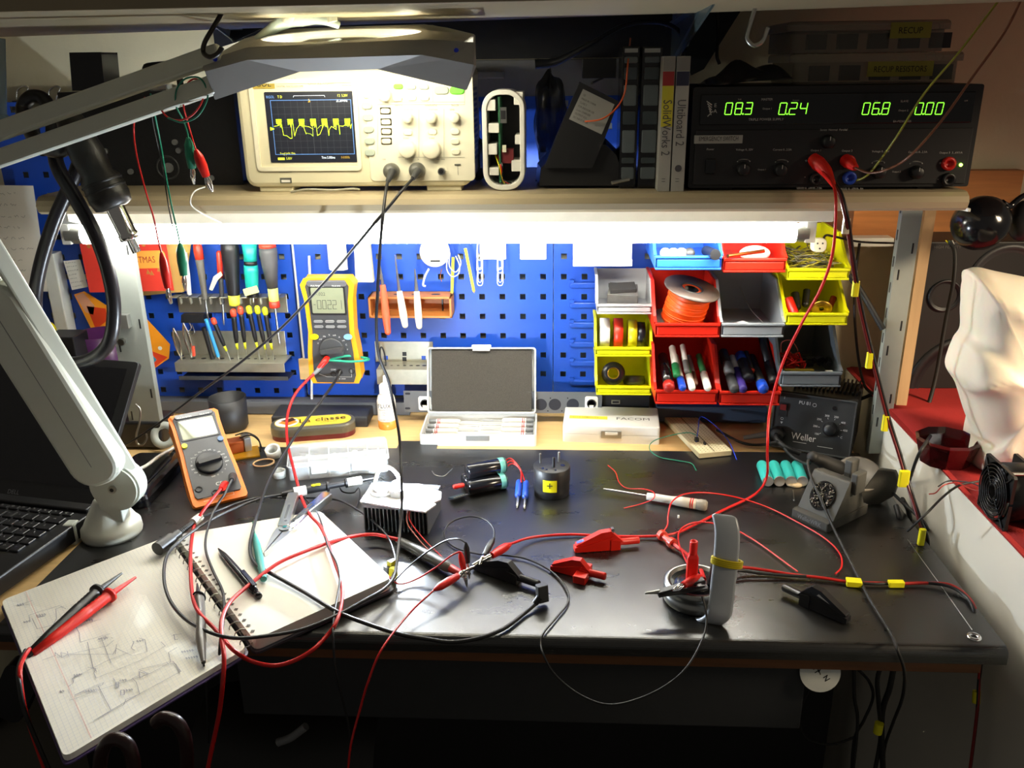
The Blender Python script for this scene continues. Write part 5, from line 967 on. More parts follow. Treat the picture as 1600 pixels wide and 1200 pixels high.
for k in range(5):
    mb = MB().at(T(*(c+V((.004+.009*k, .05+.01*(k % 2), .02+.004*(k % 3)))))@RZ(20*k)@RX(25)); mb.box(-.012, .012, -.004, .004, 0, .006); mb.box(-.01, .01, -.003, .003, .006, .008)
    single('black_connector', mb, K, ['black ribbon connector nearest the gold strip', 'second black ribbon connector in the dark grey bin', 'third black ribbon connector in the dark grey bin', 'fourth black ribbon connector in the dark grey bin', 'black ribbon connector farthest right in the dark grey bin'][k], 'connector')
mb = MB(); mb.box(c.x+.028, c.x+.040, c.y+.008, c.y+.02, c.z+.01, c.z+.022); single('white_cube', mb, W, 'small white block in the corner of the dark grey bin', 'block', bevel=.001)
wire('wire', [c+V((-.045, .03, .05)), PY(1222, 535, -.17), PY(1236, 532, -.17), PY(1246, 545, -.16), c+V((-.01, .06, .04))], .001, mat('dull_red_wire', '8a3a30', .5), 'thin dull red wire arching out of the dark grey bin', 'wire')
# markers and tools in the red bins: (front px, back px, colours)
def stick(nm, lab, cat, c, x, xb, r, m1, m2, y0=.010, y1=.10, z0=.030, z1=.05, split=.6, grp=None, flat=1.):
    a = c+V((x, y0-.02, z0)); b = c+V((xb, y1, z1)); d = b-a; t = Thing(nm, lab, cat, FR(a, (1, 0, 0), d)@M4.Diagonal((1, flat, 1, 1)), grp); L_ = d.length
    mb = t.mb(); mb.lathe([(1e-5, 0), (r*.8, .0005), (r, .004), (r, L_*(1-split)), (1e-5, L_*(1-split))], 16); mb.build('cap', m1, t)
    mb = t.mb(); mb.lathe([(1e-5, L_*(1-split)), (r*.92, L_*(1-split)), (r*.92, L_), (1e-5, L_)], 16); mb.build('barrel', m2, t); return t
c = b_rp.M.translation
stick('marker', 'fat black marker with a red ended cap, leftmost of the markers', 'marker pen', c, -.030, -.040, .0095, mat('cap_dark_red', 'a02018', .4), KG, split=.86)
stick('marker', 'blue capped white marker, second of the markers', 'marker pen', c, -.008, -.020, .0065, BL, W, split=.7)
stick('marker', 'green banded white marker behind the blue one', 'marker pen', c, -.014, -.032, .0065, mat('marker_green', '2a8a50', .4), W, y0=.04, z0=.04, z1=.066)
stick('marker', 'slim white and green pen with a long white clip, middle of the bin', 'marker pen', c, .008, -.004, .006, W, mat('marker_green', '2a8a50', .4), split=.6)
stick('marker', 'grey pen standing behind the white ones', 'marker pen', c, .004, -.008, .005, MG, W, y0=.05, z0=.045, z1=.07)
stick('marker', 'white ended marker lying rightmost in the pen bin', 'marker pen', c, .034, .008, .0062, W, mat('marker_green', '2a8a50', .4), split=.55)
stick('marker', 'brown translucent pen between the two white ended markers', 'marker pen', c, .016, .008, .005, mat('smoky_brown', '6a4a3c', .3), MG, y0=.03)
c = b_rt.M.translation
stick('hand_tool', 'grey ribbed handle, upper left in the tool bin', 'tool', c, -.030, -.036, .009, MG, K, y0=.05, z0=.045, z1=.06)
stick('hand_tool', 'dark grey rubber handle, lower left in the tool bin', 'tool', c, -.028, -.030, .0085, DG, K)
stick('hand_tool', 'white edged purple handle in the tool bin', 'tool', c, -.014, -.014, .0075, PUR, W, split=.4)
stick('hand_tool', 'black and blue handle in the middle of the tool bin', 'tool', c, .000, -.006, .010, K, BL, y0=.035, z0=.04, z1=.055, split=.3)
stick('hand_tool', 'royal blue rounded handle, right in the tool bin', 'tool', c, .020, .026, .009, BL, K, split=.8)
stick('hand_tool', 'red tipped black tool behind the blue handle', 'tool', c, .010, .012, .005, mat('cap_red', 'e04a30', .4), K, y0=.06, z0=.045, z1=.06, split=.95)
stick('hand_tool', 'long black torch-like tool rising at the right of the tool bin', 'tool', c, .040, .010, .008, K, K, y0=.03, y1=.12, z0=.035, z1=.085)
# ================================================================ connector plate behind the tool case
t = Thing('connector_plate', 'grey rack plate with round socket holes leaning against the panel', 'rack plate', T(*PY(780, 640, -.06))); yk = -.06
a, b = PY(632, 643, yk), PY(940, 643, yk); z1 = PY(780, 612, yk).z; z0 = PY(780, 645, yk).z
mb = t.wmb().at(FP(yk)); mb.box(a.x, b.x, z0, z1, -.002, 0, 0)
for px in (845, 867, 895): p = PY(px, 632, yk); mb.at(FP(yk)@T(p.x, p.z, 0)); mb.cyl(.0115, 0, .0003, 1, 24); 
for px in (838, 860, 887): 
    for s_ in (0, 1): p = PY(px+s_*18, 622+s_*20, yk); mb.at(FP(yk)@T(p.x, p.z, 0)); mb.cyl(.0014, 0, .0003, 1, 8)
for px, py in ((637, 615), (637, 638)): p = PY(px, py, yk); mb.at(FP(yk)); mb.rbox(p.x, p.z, .010, .004, .002, 0, .0003, 1)
mb.build('plate', [mat('plate_grey', '63666a', .45, .3), mat('hole_dark', '1c1e28', .7)], t)
for px, k in ((664, 0), (924, 1)):
    p = PY(px, 630, yk); mb = t.wmb().at(FP(yk)@T(p.x, p.z, 0)); mb.rbox(0, 0, .024, .028, .004, 0, .002, 0); mb.lathe([(.0085, .002), (.0085, .004), (.007, .004), (.007, .002), (1e-5, .002)], 20, 1); mb.box(-.004, .004, -.008, -.003, .002, .0045, 0); mb.build('socket', [W, K], t)
mb = MB(); a, b = PY(935, 645, -.05), PY(1015, 618, -.05); mb.box(a.x, b.x, -.05, -.01, a.z-.01, b.z); p = PY(962, 628, -.051); mb.box(p.x-.008, p.x+.008, -.052, -.05, p.z-.004, p.z+.004, 1); mb.box(p.x-.006, p.x+.006, -.0525, -.052, p.z-.002, p.z+.002, 0)
single('black_module', mb, [K, ST], 'black module with a socket right of the connector plate', 'module', bevel=.001)
mb = MB(); a, b = PY(1025, 655, -.06), PY(1200, 637, -.06); mb.box(a.x, b.x, -.06, -.004, a.z-.006, b.z); single('blue_grey_box', mb, mat('blue_grey_case', '3a4658', .5), 'blue-grey flat case under the red bins', 'case', bevel=.002)
mb = MB(); a, b = PY(245, 652, -.03), PY(640, 640, -.03); mb.box(a.x, b.x, -.03, .0, .748, PY(400, 628, -.03).z); single('grey_board', mb, mat('slate_board', '5a5c60', .6), 'grey strip board along the wall below the left panels', 'board', bevel=.001)
# ================================================================ left side of the bench
ZB = .7505
ZL = .776
BRc = PZ(150, 797, ZL); FRc = PZ(0, 924, ZL); back = PZ(0, 779, ZL)-BRc; xd = (-back).normalized()     # x to the right
yd = V((-xd.y, xd.x, 0))                                       # towards the back
if yd.y < 0: yd = -yd
LM = M4((xd, yd, V((0, 0, 1)))).transposed().to_4x4(); LM.translation = BRc-V((0, 0, ZL-.752)); 
t = Thing('laptop', 'open black laptop at the left edge with its screen tilted back', 'laptop', LM)
LK = mat('laptop_black', '151517', .4, var=.1); hz = ZL-.752
mb = t.mb(); mb.rbox(-.17, -.118, .34, .235, .008, 0, hz, 0, ch=.002); LB = mb.build('base', LK, t)
for r in range(6):
    y = -.022-.0195*r; x = -.022
    for k in range(15):
        w_ = .0155 if not (k == 0 and r in (1, 2, 3)) else .024
        if r == 5 and k == 4: w_ = .09
        if x-w_ < -.33: break
        h_ = .0155 if r else .009
        mb = t.mb().at(T(x-w_/2, y, hz)); mb.rbox(0, 0, w_, h_, .001, 0, .003, 0, ch=.0012, n=1); mb.text('QWERTYUIOPASDFG'[(k*3+r) % 15], -.003, 0, .0035, .0031, 1)
        mb.build('key', [mat('key_black', '1d1d20', .3), mat('key_print', 'a8a8a8', .6)], LB); x -= w_+.003
mb = t.mb(); mb.box(-.335, -.006, -.012, .012, hz-.01, hz+.006); mb.build('hinge', LK, t, .002)
mb = t.mb(); mb.rbox(-.17, -.19, .075, .04, .002, hz, hz+.0006, 0); mb.build('touchpad', DG, t)
SM = LM.inverted(); BT_ = V((0, .0, hz)); tr_ = SM@PL(163, 567, BRc, .235); tilt = math.atan2(tr_.z-hz, tr_.y)
mb = t.mb().at(T(0, 0, hz)@RX(math.degrees(tilt))); mb.rbox(-.17, .118, .34, .23, .006, -.008, 0, 0, ch=.001); mb.rbox(-.17, .125, .305, .19, .001, 0, .0004, 1); p = SM@PL(14, 766, BRc, 2) if False else None
mb.text('DELL', -.148, .009, .007, .0006, 2); mb.build('screen_lid', [LK, KG, mat('silver_print', '8a8a8c', .4, .5)], t)
mb = t.mb(); mb.ball((-.0, -.004, hz-.004), .0015); mb.build('status_light', mat('blue_lamp', '2848ff', .5, var=0, emit=5), t)
# black glossy case behind lamp base
fr = FRP(222, 792, 292, 716, .7505); L_ = (PZ(292, 716)-PZ(222, 792)).length
mb = MB().at(fr); mb.rbox(L_/2-.01, .035, L_*.96, .09, .014, 0, .02, 0, ch=.008, n=6); mb.rbox(L_/2-.01, .035, L_*.7, .06, .01, .0195, .0215, 0, ch=.001); single('gloss_case', mb, KG, 'glossy black rounded case on the bench behind the lamp base', 'case')
wire('white_lead', [PZ(205, 738, .79), PZ(228, 728, .785), PZ(250, 712, .78), PZ(268, 702, .775), PZ(290, 690, .76)], .0035, W, 'short white lead curving round the foot of the left post')
mb = MB().at(FR(PY(258, 680, -.2), (1, 0, 0), (0, -1, .5))); mb.lathe([(.012, 0), (.023, 0), (.024, .006), (.012, .006), (.012, 0)], 30); single('clear_reel', mb, mat('milky_clear', 'b4bab4', .25, alpha=.8), 'milky clear tape reel leaning by the left post', 'reel')
wire('s_hook', [PY(212, 632, -.262), PY(219, 640, -.268), PY(218, 660, -.275), PY(213, 680, -.275), PY(214, 692, -.272), PY(222, 695, -.272), PY(229, 686, -.272), PY(229, 678, -.272)], .0016, ST, 'thin steel hook on the left metal post', 'hook')
mb = MB(); a = PZ(160, 700, ZB); mb.box(-.80, -.70, -.2, -.14, ZB, .80); single('black_box', mb, K, 'black box standing behind the laptop near the post', 'box', bevel=.004)
# cup
p = PZ(362, 667, .7465); h_ = .062; mb = MB().at(T(p.x, p.y-.004, .7465)); mb.lathe([(1e-5, 0), (.029, 0), (.033, .006), (.0345, h_), (.0325, h_), (.0305, .008), (1e-5, .006)], 40); single('pen_cup', mb, mat('matte_black_cup', '222224', .5), 'round black cup behind the leaning orange multimeter', 'cup')
# transformer on gold board
t = Thing('transformer', 'small copper wound transformer on a golden board near the cup', 'transformer', T(*PZ(390, 710, ZB)))
mb = t.wmb().at(FRP(352, 722, 412, 713, ZB)); mb.box(-.01, .058, 0, .045, 0, .003); mb.build('board', mat('gold_board', 'b8861c', .3, .5), t)
mb = t.wmb().at(FRP(352, 718, 408, 706, ZB)); mb.box(.002, .036, .008, .034, .003, .024, 0); mb.build('winding', mat('copper_winding', '9a4a1c', .35, .6), t, .002)
mb = t.wmb().at(FRP(352, 718, 408, 706, ZB)); mb.box(.036, .048, .006, .036, .003, .028, 0); mb.box(.040, .050, .012, .030, .008, .022, 1); mb.build('core', [ST, CR], t, .001)
mb = t.wmb(); mb.tube([PZ(368, 680, .78), PZ(385, 676, .79), PZ(402, 684, .785), PZ(409, 700, .76)], .0012); mb.tube([PZ(375, 684, .78), PZ(392, 680, .79), PZ(405, 690, .775), PZ(407, 706, .756)], .0012); mb.build('lead', KR, t)
# flat black box, tin
mb = MB().at(FRP(425, 668, 576, 668, .7465)); L_ = (PZ(576, 668)-PZ(425, 668)).length; mb.box(0, L_, 0, .07, 0, .022); single('flat_box', mb, mat('charcoal_box', '2c2d30', .55), 'flat charcoal box behind the yellow lidded tin', 'box', bevel=.003)
t = Thing('pencil_tin', 'oval grey tin with a yellow lettered lid on the beech top', 'tin', FRP(424, 693, 556, 683, .7465)); L_ = (PZ(556, 683)-PZ(424, 693)).length
mb = t.mb(); mb.rbox(L_/2, .028, L_, .056, .027, 0, .012, 0, n=10); mb.build('body', mat('maroon_tin', '6a1c24', .4), t, .001)
mb = t.mb(); mb.rbox(L_/2, .028, L_+.003, .059, .028, .010, .027, 0, ch=.003, n=10); mb.build('lid', mat('pewter_tin', '6e6a5c', .3, .5), t)
mb = t.mb(); mb.rbox(L_/2, .028, L_-.012, .044, .022, .027, .0276, 0, n=10); mb.prism(circ(.021, 20, .028, .028), .0276, .0278, 1); mb.prism([(.012, .026), (.032, .012), (.048, .026), (.03, .044)], .0279, .0281, 2)
mb.prism([(.016, .036), (.036, .048), (.045, .036), (.03, .026)], .0279, .0282, 3)
mb.at(T(L_*.62, .022, .0284)@RZ(4)); mb.text('La classe', 0, 0, .019, 0, 3, 'c', .95); mb.text('TOUJOURS', .01, -.009, .0045, 0, 3); mb.build('lid_print', [mat('tin_yellow', 'e8c83a', .4), PAPER, mat('tin_orange', 'e0801c', .4), mat('tin_dark_print', '3a1c10', .6)], t)
# rings and bits
mb = MB().at(T(*PZ(429, 712, .7505))@RX(25)); mb.lathe([(.009, 0), (.0125, 0), (.013, .018), (.0095, .018), (.009, 0)], 28); single('tape_ring', mb, mat('milky_white', 'd8dcd8', .3, alpha=.9), 'small white ring standing on the mat left of the clear box', 'ring')
mb = MB().at(T(*PZ(412, 723, .753))@RZ(20)); mb.ring(.017, .0015, sy=.85, n=30); single('rubber_band', mb, mat('tan_rubber', 'b89468', .6), 'tan rubber band lying on the black mat', 'band')
mb = MB().at(T(*PZ(437, 745, .7505))); mb.lathe([(1e-5, 0), (.010, 0), (.011, .012), (.009, .012), (.008, .002), (1e-5, .002)], 12); single('plastic_piece', mb, mat('clear_piece', 'c8ccc8', .15, alpha=.6), 'small clear plastic cap on the mat beside the clear box', 'cap')
# clear compartment box
A, B = PZ(452, 752, ZB), PZ(608, 737, ZB); L_ = (B-A).length; t = Thing('compartment_box', 'clear plastic compartment box of small parts', 'storage box', FR(A, B-A)); CLR = mat('clear_plastic', 'dfe4e6', .2, alpha=.22); CLW = mat('clear_edge', 'eef0f0', .3, alpha=.7)
Wd = .082; mb = t.mb(); mb.frame(L_/2, Wd/2, L_, Wd, .006, .0018, 0, .024, 0, 3); mb.rbox(L_/2, Wd/2, L_-.002, Wd-.002, .006, 0, .0015, 0, n=3); mb.build('tray', CLR, t)
for i in range(1, 5): mb = t.mb(); mb.box(L_*i/5-.0007, L_*i/5+.0007, .002, Wd-.002, .0015, .023); mb.build('divider', CLW, t)
mb = t.mb(); mb.box(.002, L_-.002, Wd*.5, Wd*.5+.0014, .0015, .023); mb.build('divider', CLW, t)
mb = t.mb(); mb.rbox(L_/2, Wd/2, L_+.003, Wd+.003, .007, .024, .030, 0, ch=.003, n=3); mb.build('lid', CLR, t)
mb = t.mb(); mb.frame(L_/2, Wd/2, L_+.004, Wd+.004, .007, .0015, .0235, .0255, 0, 3); mb.build('lid_rim', CLW, t)
for x in (.3, .7): mb = t.mb(); mb.box(L_*x-.012, L_*x+.012, -.004, 0, .010, .026); mb.build('catch', CLW, t, .001)
mb = t.mb(); rnd = random.Random(3)
for k in range(150): x, y = rnd.uniform(.004, L_-.006), rnd.uniform(.045, Wd-.005); mb.at(T(x, y, .002+rnd.random()*.008)@RZ(rnd.random()*180)@RX(rnd.random()*90)); mb.box(-.003, .003, -.0012, .0012, 0, .002, k % 2)
mb.at(); o = mb.build('small_parts', [mat('part_grey', 'a4a6a6', .4), mat('part_pale', 'd8d6ca', .4)], t); o['kind'] = 'stuff'
# bottle
p = PZ(606, 667, .7465); t = Thing('flux_bottle', 'white dropper bottle of amber liquid standing on the beech top', 'bottle', T(*p))
rb = .0172; hb = .074; mb = t.mb(); mb.lathe([(1e-5, 0), (rb*.96, 0), (rb, .002), (rb, .0165), (1e-5, .0165)], 30); mb.build('amber_liquid', mat('amber', 'e0903c', .25), t)
mb = t.mb(); mb.lathe([(rb, .0166), (rb, hb*.72), (rb*.85, hb*.86), (rb*.45, hb*.95), (rb*.42, hb), (1e-5, hb)], 30); mb.build('bottle_wall', mat('bottle_white', 'e6e2da', .35), t)
mb = t.mb(); mb.lathe([(rb*.66, hb*.93), (rb*.66, hb*1.13), (rb*.5, hb*1.17), (rb*.22, hb*1.2), (rb*.16, hb*1.38), (1e-5, hb*1.38)], 24); mb.build('dropper_cap', W, t)
mb = t.wmb().at(FR(V((p.x, p.y-rb-.0012, p.z)), (1, 0, 0), (0, -1, 0))); mb.text('FLUX', 0, .045, .0085, 0, 0, 'c', .9)
for k, s_ in enumerate(('Formula 70-30', 'Liquid', 'No 5', '', 'ISOPROPYL', 'ALCOHOL')): mb.text(s_, 0, .040-.005*k, .0026, 0, 0) if s_ else 0
mb.build('label_print', INKB, t)
# ================================================================ open screwdriver case
A, B = PZ(656, 697, .7465), PZ(838, 698, .7465); L_ = (B-A).length; t = Thing('screwdriver_case', 'open white case of precision screwdrivers, lid lined with grey foam', 'case', FR(A, B-A)); CSW = mat('case_white', 'd0d0cc', .4)
dcase = .105; hc = .022; mb = t.mb(); mb.frame(L_/2, dcase/2, L_, dcase, .005, .003, 0, hc, 0); mb.box(.002, L_-.002, .002, dcase-.002, 0, .006); mb.build('tray', CSW, t, .0008)
mb = t.mb(); mb.box(L_*.4, L_*.6, -.0012, 0, hc-.011, hc-.001); mb.build('latch_plate', AL, t, .0004)
hgt = .123; q0 = t.M.inverted()@PL(745, 541, t.M@V((L_/2, dcase, hc)), hgt); ang = math.degrees(math.atan2(q0.z-hc, q0.y-dcase))
LT = T(0, dcase, hc)@RX(ang)      # local: y up the lid, z towards the viewer
if (LT.to_3x3()@V((0, 0, 1))).y > 0: pass
mb = t.mb().at(LT); LW = L_-.008; mb.frame(L_/2, hgt/2, LW+.004, hgt, .006, .003, -.004, .014, 0); mb.rbox(L_/2, hgt/2, LW, hgt-.004, .005, -.004, -.001, 0); mb.build('lid', CSW, t, .0008)
mb = t.mb().at(LT); mb.box(.010, L_-.010, .004, hgt-.004, -.001, .009); mb.build('foam', mat('foam_grey', '45413a', .95, var=.35, scale=600, bump=.8, bscale=900), t, .001)
mb = t.mb().at(LT); mb.rbox(L_/2, hgt+.001, .036, .008, .002, .002, .018, 0, ch=.002); mb.rbox(L_/2, hgt-.004, .032, .005, .001, .012, .0165, 0); mb.build('latch', CSW, t)
for r in range(4):
    for s_ in ((0, 1) if r < 2 or True else (0,)):
        y = .018+.0225*r; xa, xb = (.006, L_*.50) if s_ == 0 else (L_-.006, L_*.50)
        t2 = Thing('precision_screwdriver', '%s small white screwdriver lying in the open case, %s' % (['front row', 'second row', 'third row', 'back row'][r], 'handle to the left' if s_ == 0 else 'handle to the right'), 'screwdriver', t.M@FR((xa, y+(.003 if s_ else -.003), .0135), (0, 0, 1), (xb-xa, 0, 0)), 'white screwdrivers in the open case')
        l = abs(xb-xa)
        mb = t2.mb(); mb.lathe([(1e-5, 0), (.0042, .0005), (.0045, .012), (.0035, .014), (1e-5, .014)], 14); mb.build('swivel_cap', MG, t2)
        mb = t2.mb(); mb.lathe([(.0040, .014), (.0046, .016), (.0046, l*.55), (.0032, l*.6), (1e-5, l*.6)], 14); mb.build('grip', W, t2)
        for k in range(2): mb = t2.mb(); mb.lathe([(.0048, .017+.003*k), (.0048, .0185+.003*k)], 14); mb.build('red_band', RD, t2)
        mb = t2.mb(); mb.cyl(.0012, l*.6, l*.98, 0, 8); mb.build('shaft', ST, t2)
# closed case
A, B = PZ(879, 690, .7465), PZ(1030, 695, .7465); L_ = (B-A).length; t = Thing('tool_case', 'closed white tool case with a yellow strip and centre latch', 'case', FR(A, B-A)); dc = .095
mb = t.mb(); mb.rbox(L_/2, dc/2, L_, dc, .004, 0, .016, 0); mb.build('tray', CSW, t, .001)
mb = t.mb(); mb.rbox(L_/2, dc/2, L_, dc, .004, .0165, .033, 0, ch=.002); mb.build('lid', CSW, t)
mb = t.mb(); mb.box(L_*.40, L_*.61, -.002, 0, .010, .024); mb.box(L_*.44, L_*.57, -.004, -.002, .017, .022, 1); mb.build('latch', [AL, CSW], t, .0005)
mb = t.mb(); mb.box(L_*.06, L_*.46, .030, .044, .033, .0334, 0); mb.text('JEU 6 EMBOUTS', L_*.09, .0345, .005, .0336, 2, 'l'); mb.text('FACOM', L_*.9, .030, .012, .0334, 1, 'r', 1.1); mb.build('labels', [mat('label_yellow', 'dcc83a', .5), mat('case_print', '4a4a48', .6), mat('label_dark', '6a5c1c', .6)], t)
# breadboard
A, B = PZ(1092, 717, ZB), PZ(1143, 712, ZB); A2 = PZ(1075, 656, .7465); t = Thing('breadboard', 'worn cream breadboard bar lying half on the mat', 'breadboard', FR(A+V((0, 0, .001)), B-A)); L_ = (B-A).length; dl = (A2-A).length
mb = t.mb(); mb.rbox(L_/2, dl/2, L_, dl, .001, 0, .009, 0, ch=.0008)
for i in range(8):
    for j in range(26): x, y = L_*(.12+.11*i), .005+j*(dl-.01)/26; mb.box(x-.0007, x+.0007, y-.0007, y+.0007, .009, .0092, 1)
mb.box(L_*.47, L_*.50, .002, dl-.002, .009, .0092, 1); mb.build('board', [mat('old_cream', 'cfc4a0', .55, var=.1), mat('hole_brown', '6a6048', .8)], t)
mb = t.mb(); mb.box(.012, .018, .045, .052, .009, .016); mb.box(.022, .025, .03, .036, .009, .013); mb.build('chip', K, t)
wire('blue_wire', [PZ(1088, 690, .762), PZ(1091, 670, .775), PZ(1094, 652, .78), PZ(1105, 655, .78), PZ(1125, 672, .772), PZ(1140, 692, .764), PZ(1151, 718, .752)], .0009, mat('blue_wire', '1c3cc0', .4), 'thin blue wire plugged in the breadboard')
wire('green_wire', [PZ(1090, 681, .764), PZ(1075, 676, .768), PZ(1045, 681, .762), PZ(1020, 690, .758), PZ(1015, 702, .755), PZ(1030, 714, .7525), PZ(1060, 720, .7525), PZ(1080, 724, .7525), PZ(1088, 735, .7515)], .0010, GW, 'thin green wire curling from the breadboard onto the mat')
# ================================================================ soldering station
YS2 = -.235
A, B = PZ(1200, 697, ZB), PZ(1328, 718, ZB); d_ = B-A; t = Thing('soldering_station', 'dark grey soldering station box with a dial and red switch', 'soldering station', FR(A, d_)); L_ = d_.length; H_ = (PL(1228, 620, A, .1)-A).length
# tilted front: local front plane leaning back slightly
h2 = .098; SG = mat('station_grey', '2b2c2d', .45); lean = .02
mb = t.mb(); prof = [(0, 0), (lean, h2), (.13, h2-.006), (.13, 0)]; mb.at(FR((0, 0, 0), (0, 1, 0), (1, 0, 0))); mb.prism(prof, 0, L_); mb.build('case', SG, t, .003)
FL = FR((0, 0, 0), (1, 0, 0), V((0, -h2, lean))); hl_ = math.hypot(h2, lean)
mb = t.mb().at(FL); mb.frame(L_/2, hl_/2, L_-.002, hl_-.002, .002, .002, 0, .003, 0, 1); mb.build('front_bezel', mat('bezel_grey', '4a4b4c', .35), t)
mb = t.mb().at(FL@T(0, 0, .0012)); mb.text('Weller', L_*.42, hl_*.20, .0125, 0, 0, 'c', .85); mb.line([(L_*.30, hl_*.155), (L_*.46, hl_*.155)], .0006, 0, 0); mb.text('PU 81', L_*.38, hl_*.82, .006, 0, 0); mb.text('I', L_*.13, hl_*.87, .005, 0, 0); mb.text('O', L_*.13, hl_*.50, .005, 0, 0); mb.prism([(L_*.115, hl_*.47), (L_*.145, hl_*.47), (L_*.13, hl_*.43)], 0, .0002, 0); mb.line(circ(.003, 10, L_*.50, hl_*.835)+[(L_*.50+.003, hl_*.835)], .0006, 0, 0)
for k, s_ in enumerate(('150', '200', '250', '300', '350', '400', '450', 'C')):
    a_ = R(215-250*k/7); mb.text(s_, L_*.72+.024*cos(a_), hl_*.47+.022*sin(a_)-.001, .0036, 0, 0); mb.line([(L_*.72+.017*cos(a_), hl_*.47+.017*sin(a_)), (L_*.72+.019*cos(a_), hl_*.47+.019*sin(a_))], .0006, 0, 0)
mb.line([(L_*.6, hl_*.14), (L_*.78, hl_*.14)], .0007, 0, 0); mb.build('printed_markings', WT, t)
mb = t.mb().at(FL@T(L_*.72, hl_*.47, 0)); mb.lathe([(.0125, 0), (.012, .003), (.010, .004), (.0095, .014), (.008, .016), (1e-5, .016)], 24); mb.build('dial', K, t)
mb = t.mb().at(FL@T(L_*.13, hl_*.68, 0)); mb.rbox(0, 0, .014, .024, .001, 0, .002, 1); mb.prism([(-.005, .0), (.005, .0), (.005, .010), (-.005, .010)], .002, .006, 0); mb.build('power_switch', [mat('switch_red', '7a1410', .35), K], t)
mb = t.mb().at(FL@T(L_*.74, hl_*.83, 0)); mb.cyl(.0035, 0, .002, 0, 14); mb.build('indicator', KG, t)
mb = t.mb()
for k in range(16): y = .03+k*.006; mb.at(); mb.box(L_*.2+k*L_*.05, L_*.2+k*L_*.05+.003, .05, .12, h2-.006, h2+.003)
mb.build('cooling_fins', K, t)
mb = t.mb().at(FL@T(L_*.10, hl_*.25, 0)); mb.lathe([(.013, 0), (.013, .012), (.010, .018), (1e-5, .018)], 20); mb.tube([(0, 0, .016), (.004, -.004, .035), (.02, -.012, .045), (.045, -.02, .04)], .0045); mb.build('iron_plug', KR, t)
wire('iron_cable', [PZ(1225, 700, .785), PZ(1240, 715, .775), PZ(1262, 725, .78), PZ(1268, 716, .80)], .003, KR, 'short black cable joining the station plug to the iron grip')
# iron stand
A, B = PZ(1236, 808, ZB), PZ(1292, 833, ZB); d_ = B-A; t = Thing('iron_stand', 'dark grey soldering iron stand with brass wool cleaner', 'soldering stand', FR(A, d_)); L_ = d_.length; IG = mat('stand_grey', '42413d', .6)
mb = t.mb(); mb.prism([(0, 0), (L_, 0), (L_*1.05, .098), (-.004, .098)], 0, .014, 0); mb.build('base', IG, t, .002)
mb = t.mb().at(FR((0, 0, .0), (1, 0, 0), (0, -1, 0))); mb.text('WellerWRK', L_/2, .004, .0075, .0004, 0, 'c', .75); mb.build('raised_lettering', MG, t)
fl = FR((L_*.0, .014, .014), (1, 0, 0), V((0, -.055, .035))); wl = .062
mb = t.mb(); mb.at(FR((.001, 0, 0), (0, 1, 0), (1, 0, 0))); mb.prism([(.012, .012), (.045, .066), (.070, .060), (.092, .012)], 0, L_*.98); mb.build('housing', IG, t, .003)
n_ = V((0, -.054, .033)).normalized(); c_ = V((L_*.5, .028, .038)); mb = t.mb().at(FR(c_+n_*.001, (1, 0, 0), n_)@M4.Diagonal((1, 1.2, 1, 1))); mb.cyl(.0185, 0, .0015, 0, 32); mb.build('opening', KG, t)
mb = t.mb().at(FR(c_+n_*.0015, (1, 0, 0), n_)@M4.Diagonal((1, 1.2, 1, 1))); rnd = random.Random(2)
for k in range(70):
    a_, r_ = rnd.random()*6.28, .017*math.sqrt(rnd.random()); x, y = r_*cos(a_), r_*sin(a_); mb.tube([(x, y, .001), (x*.9+rnd.uniform(-.004, .004), y*.9+rnd.uniform(-.004, .004), .004), (x*.85, y*.85+rnd.uniform(-.003, .003), .001)], .0005, n=4, sub=3)
o = mb.build('wire_wool', mat('wool_metal', '9c9a90', .2, 1.), t); o['kind'] = 'stuff'
# holder funnel, disc and back wings
c_ = t.M.inverted()@PY(1342, 742, -.345); mb = t.mb().at(FR(c_, (.75, .65, 0), (-.62, -.72, .30))); mb.lathe([(.031, 0), (.033, .003), (.030, .003), (1e-5, .0)], 36); mb.build('guard_disc', mat('guard_taupe', '7c756c', .5), t, solid=.003)
mb = t.wmb(); W_ = [PY(*q, -.375) for q in ((1300, 822), (1312, 800), (1345, 770), (1372, 733), (1398, 737), (1404, 752), (1396, 776), (1352, 800))]; mb.add([q for q in W_]+[q+V((.006, .008, 0)) for q in W_], [tuple(range(7, -1, -1)), tuple(range(8, 16))]+[(i, (i+1) % 8, 8+(i+1) % 8, 8+i) for i in range(8)]); mb.build('side_wing', mat('stand_dark', '403f3b', .55), t, .002)
mb = t.mb(); mb.box(L_*.55, L_*.75, .07, .09, .05, .085); mb.box(L_*.95, L_*1.12, .05, .075, .045, .078); mb.build('holder_fork', IG, t, .002)
# iron
t = Thing('soldering_iron', 'black soldering iron grip resting in the stand', 'soldering iron', T(*PZ(1290, 725, .81))); a, b = PY(1270, 714, -.36), PY(1322, 738, -.33)
mb = t.wmb(); mb.tube([a, a.lerp(b, .3), a.lerp(b, .7), b], [.008, .011, .013, .011], n=16); mb.ball(a, .009); mb.build('grip', KR, t)
mb = t.wmb(); mb.rod(b, b+(b-a)*.5+V((0, 0, -.02)), .005); mb.build('barrel', ST, t)
wire('iron_cable', [a, PY(1262, 722, -.37), PY(1268, 748, -.40), PY(1282, 778, -.43), PZ(1300, 820, .765), PZ(1330, 880, .755), PZ(1360, 938, .754), PZ(1392, 990, .754), PY(1402, 1015, -.745), PY(1413, 1050, -.74), PY(1410, 1090, -.72), PY(1395, 1130, -.68), PY(1382, 1170, -.66), PY(1380, 1220, -.66)], .0024, KR, 'long black cable running from the soldering iron over the bench front')
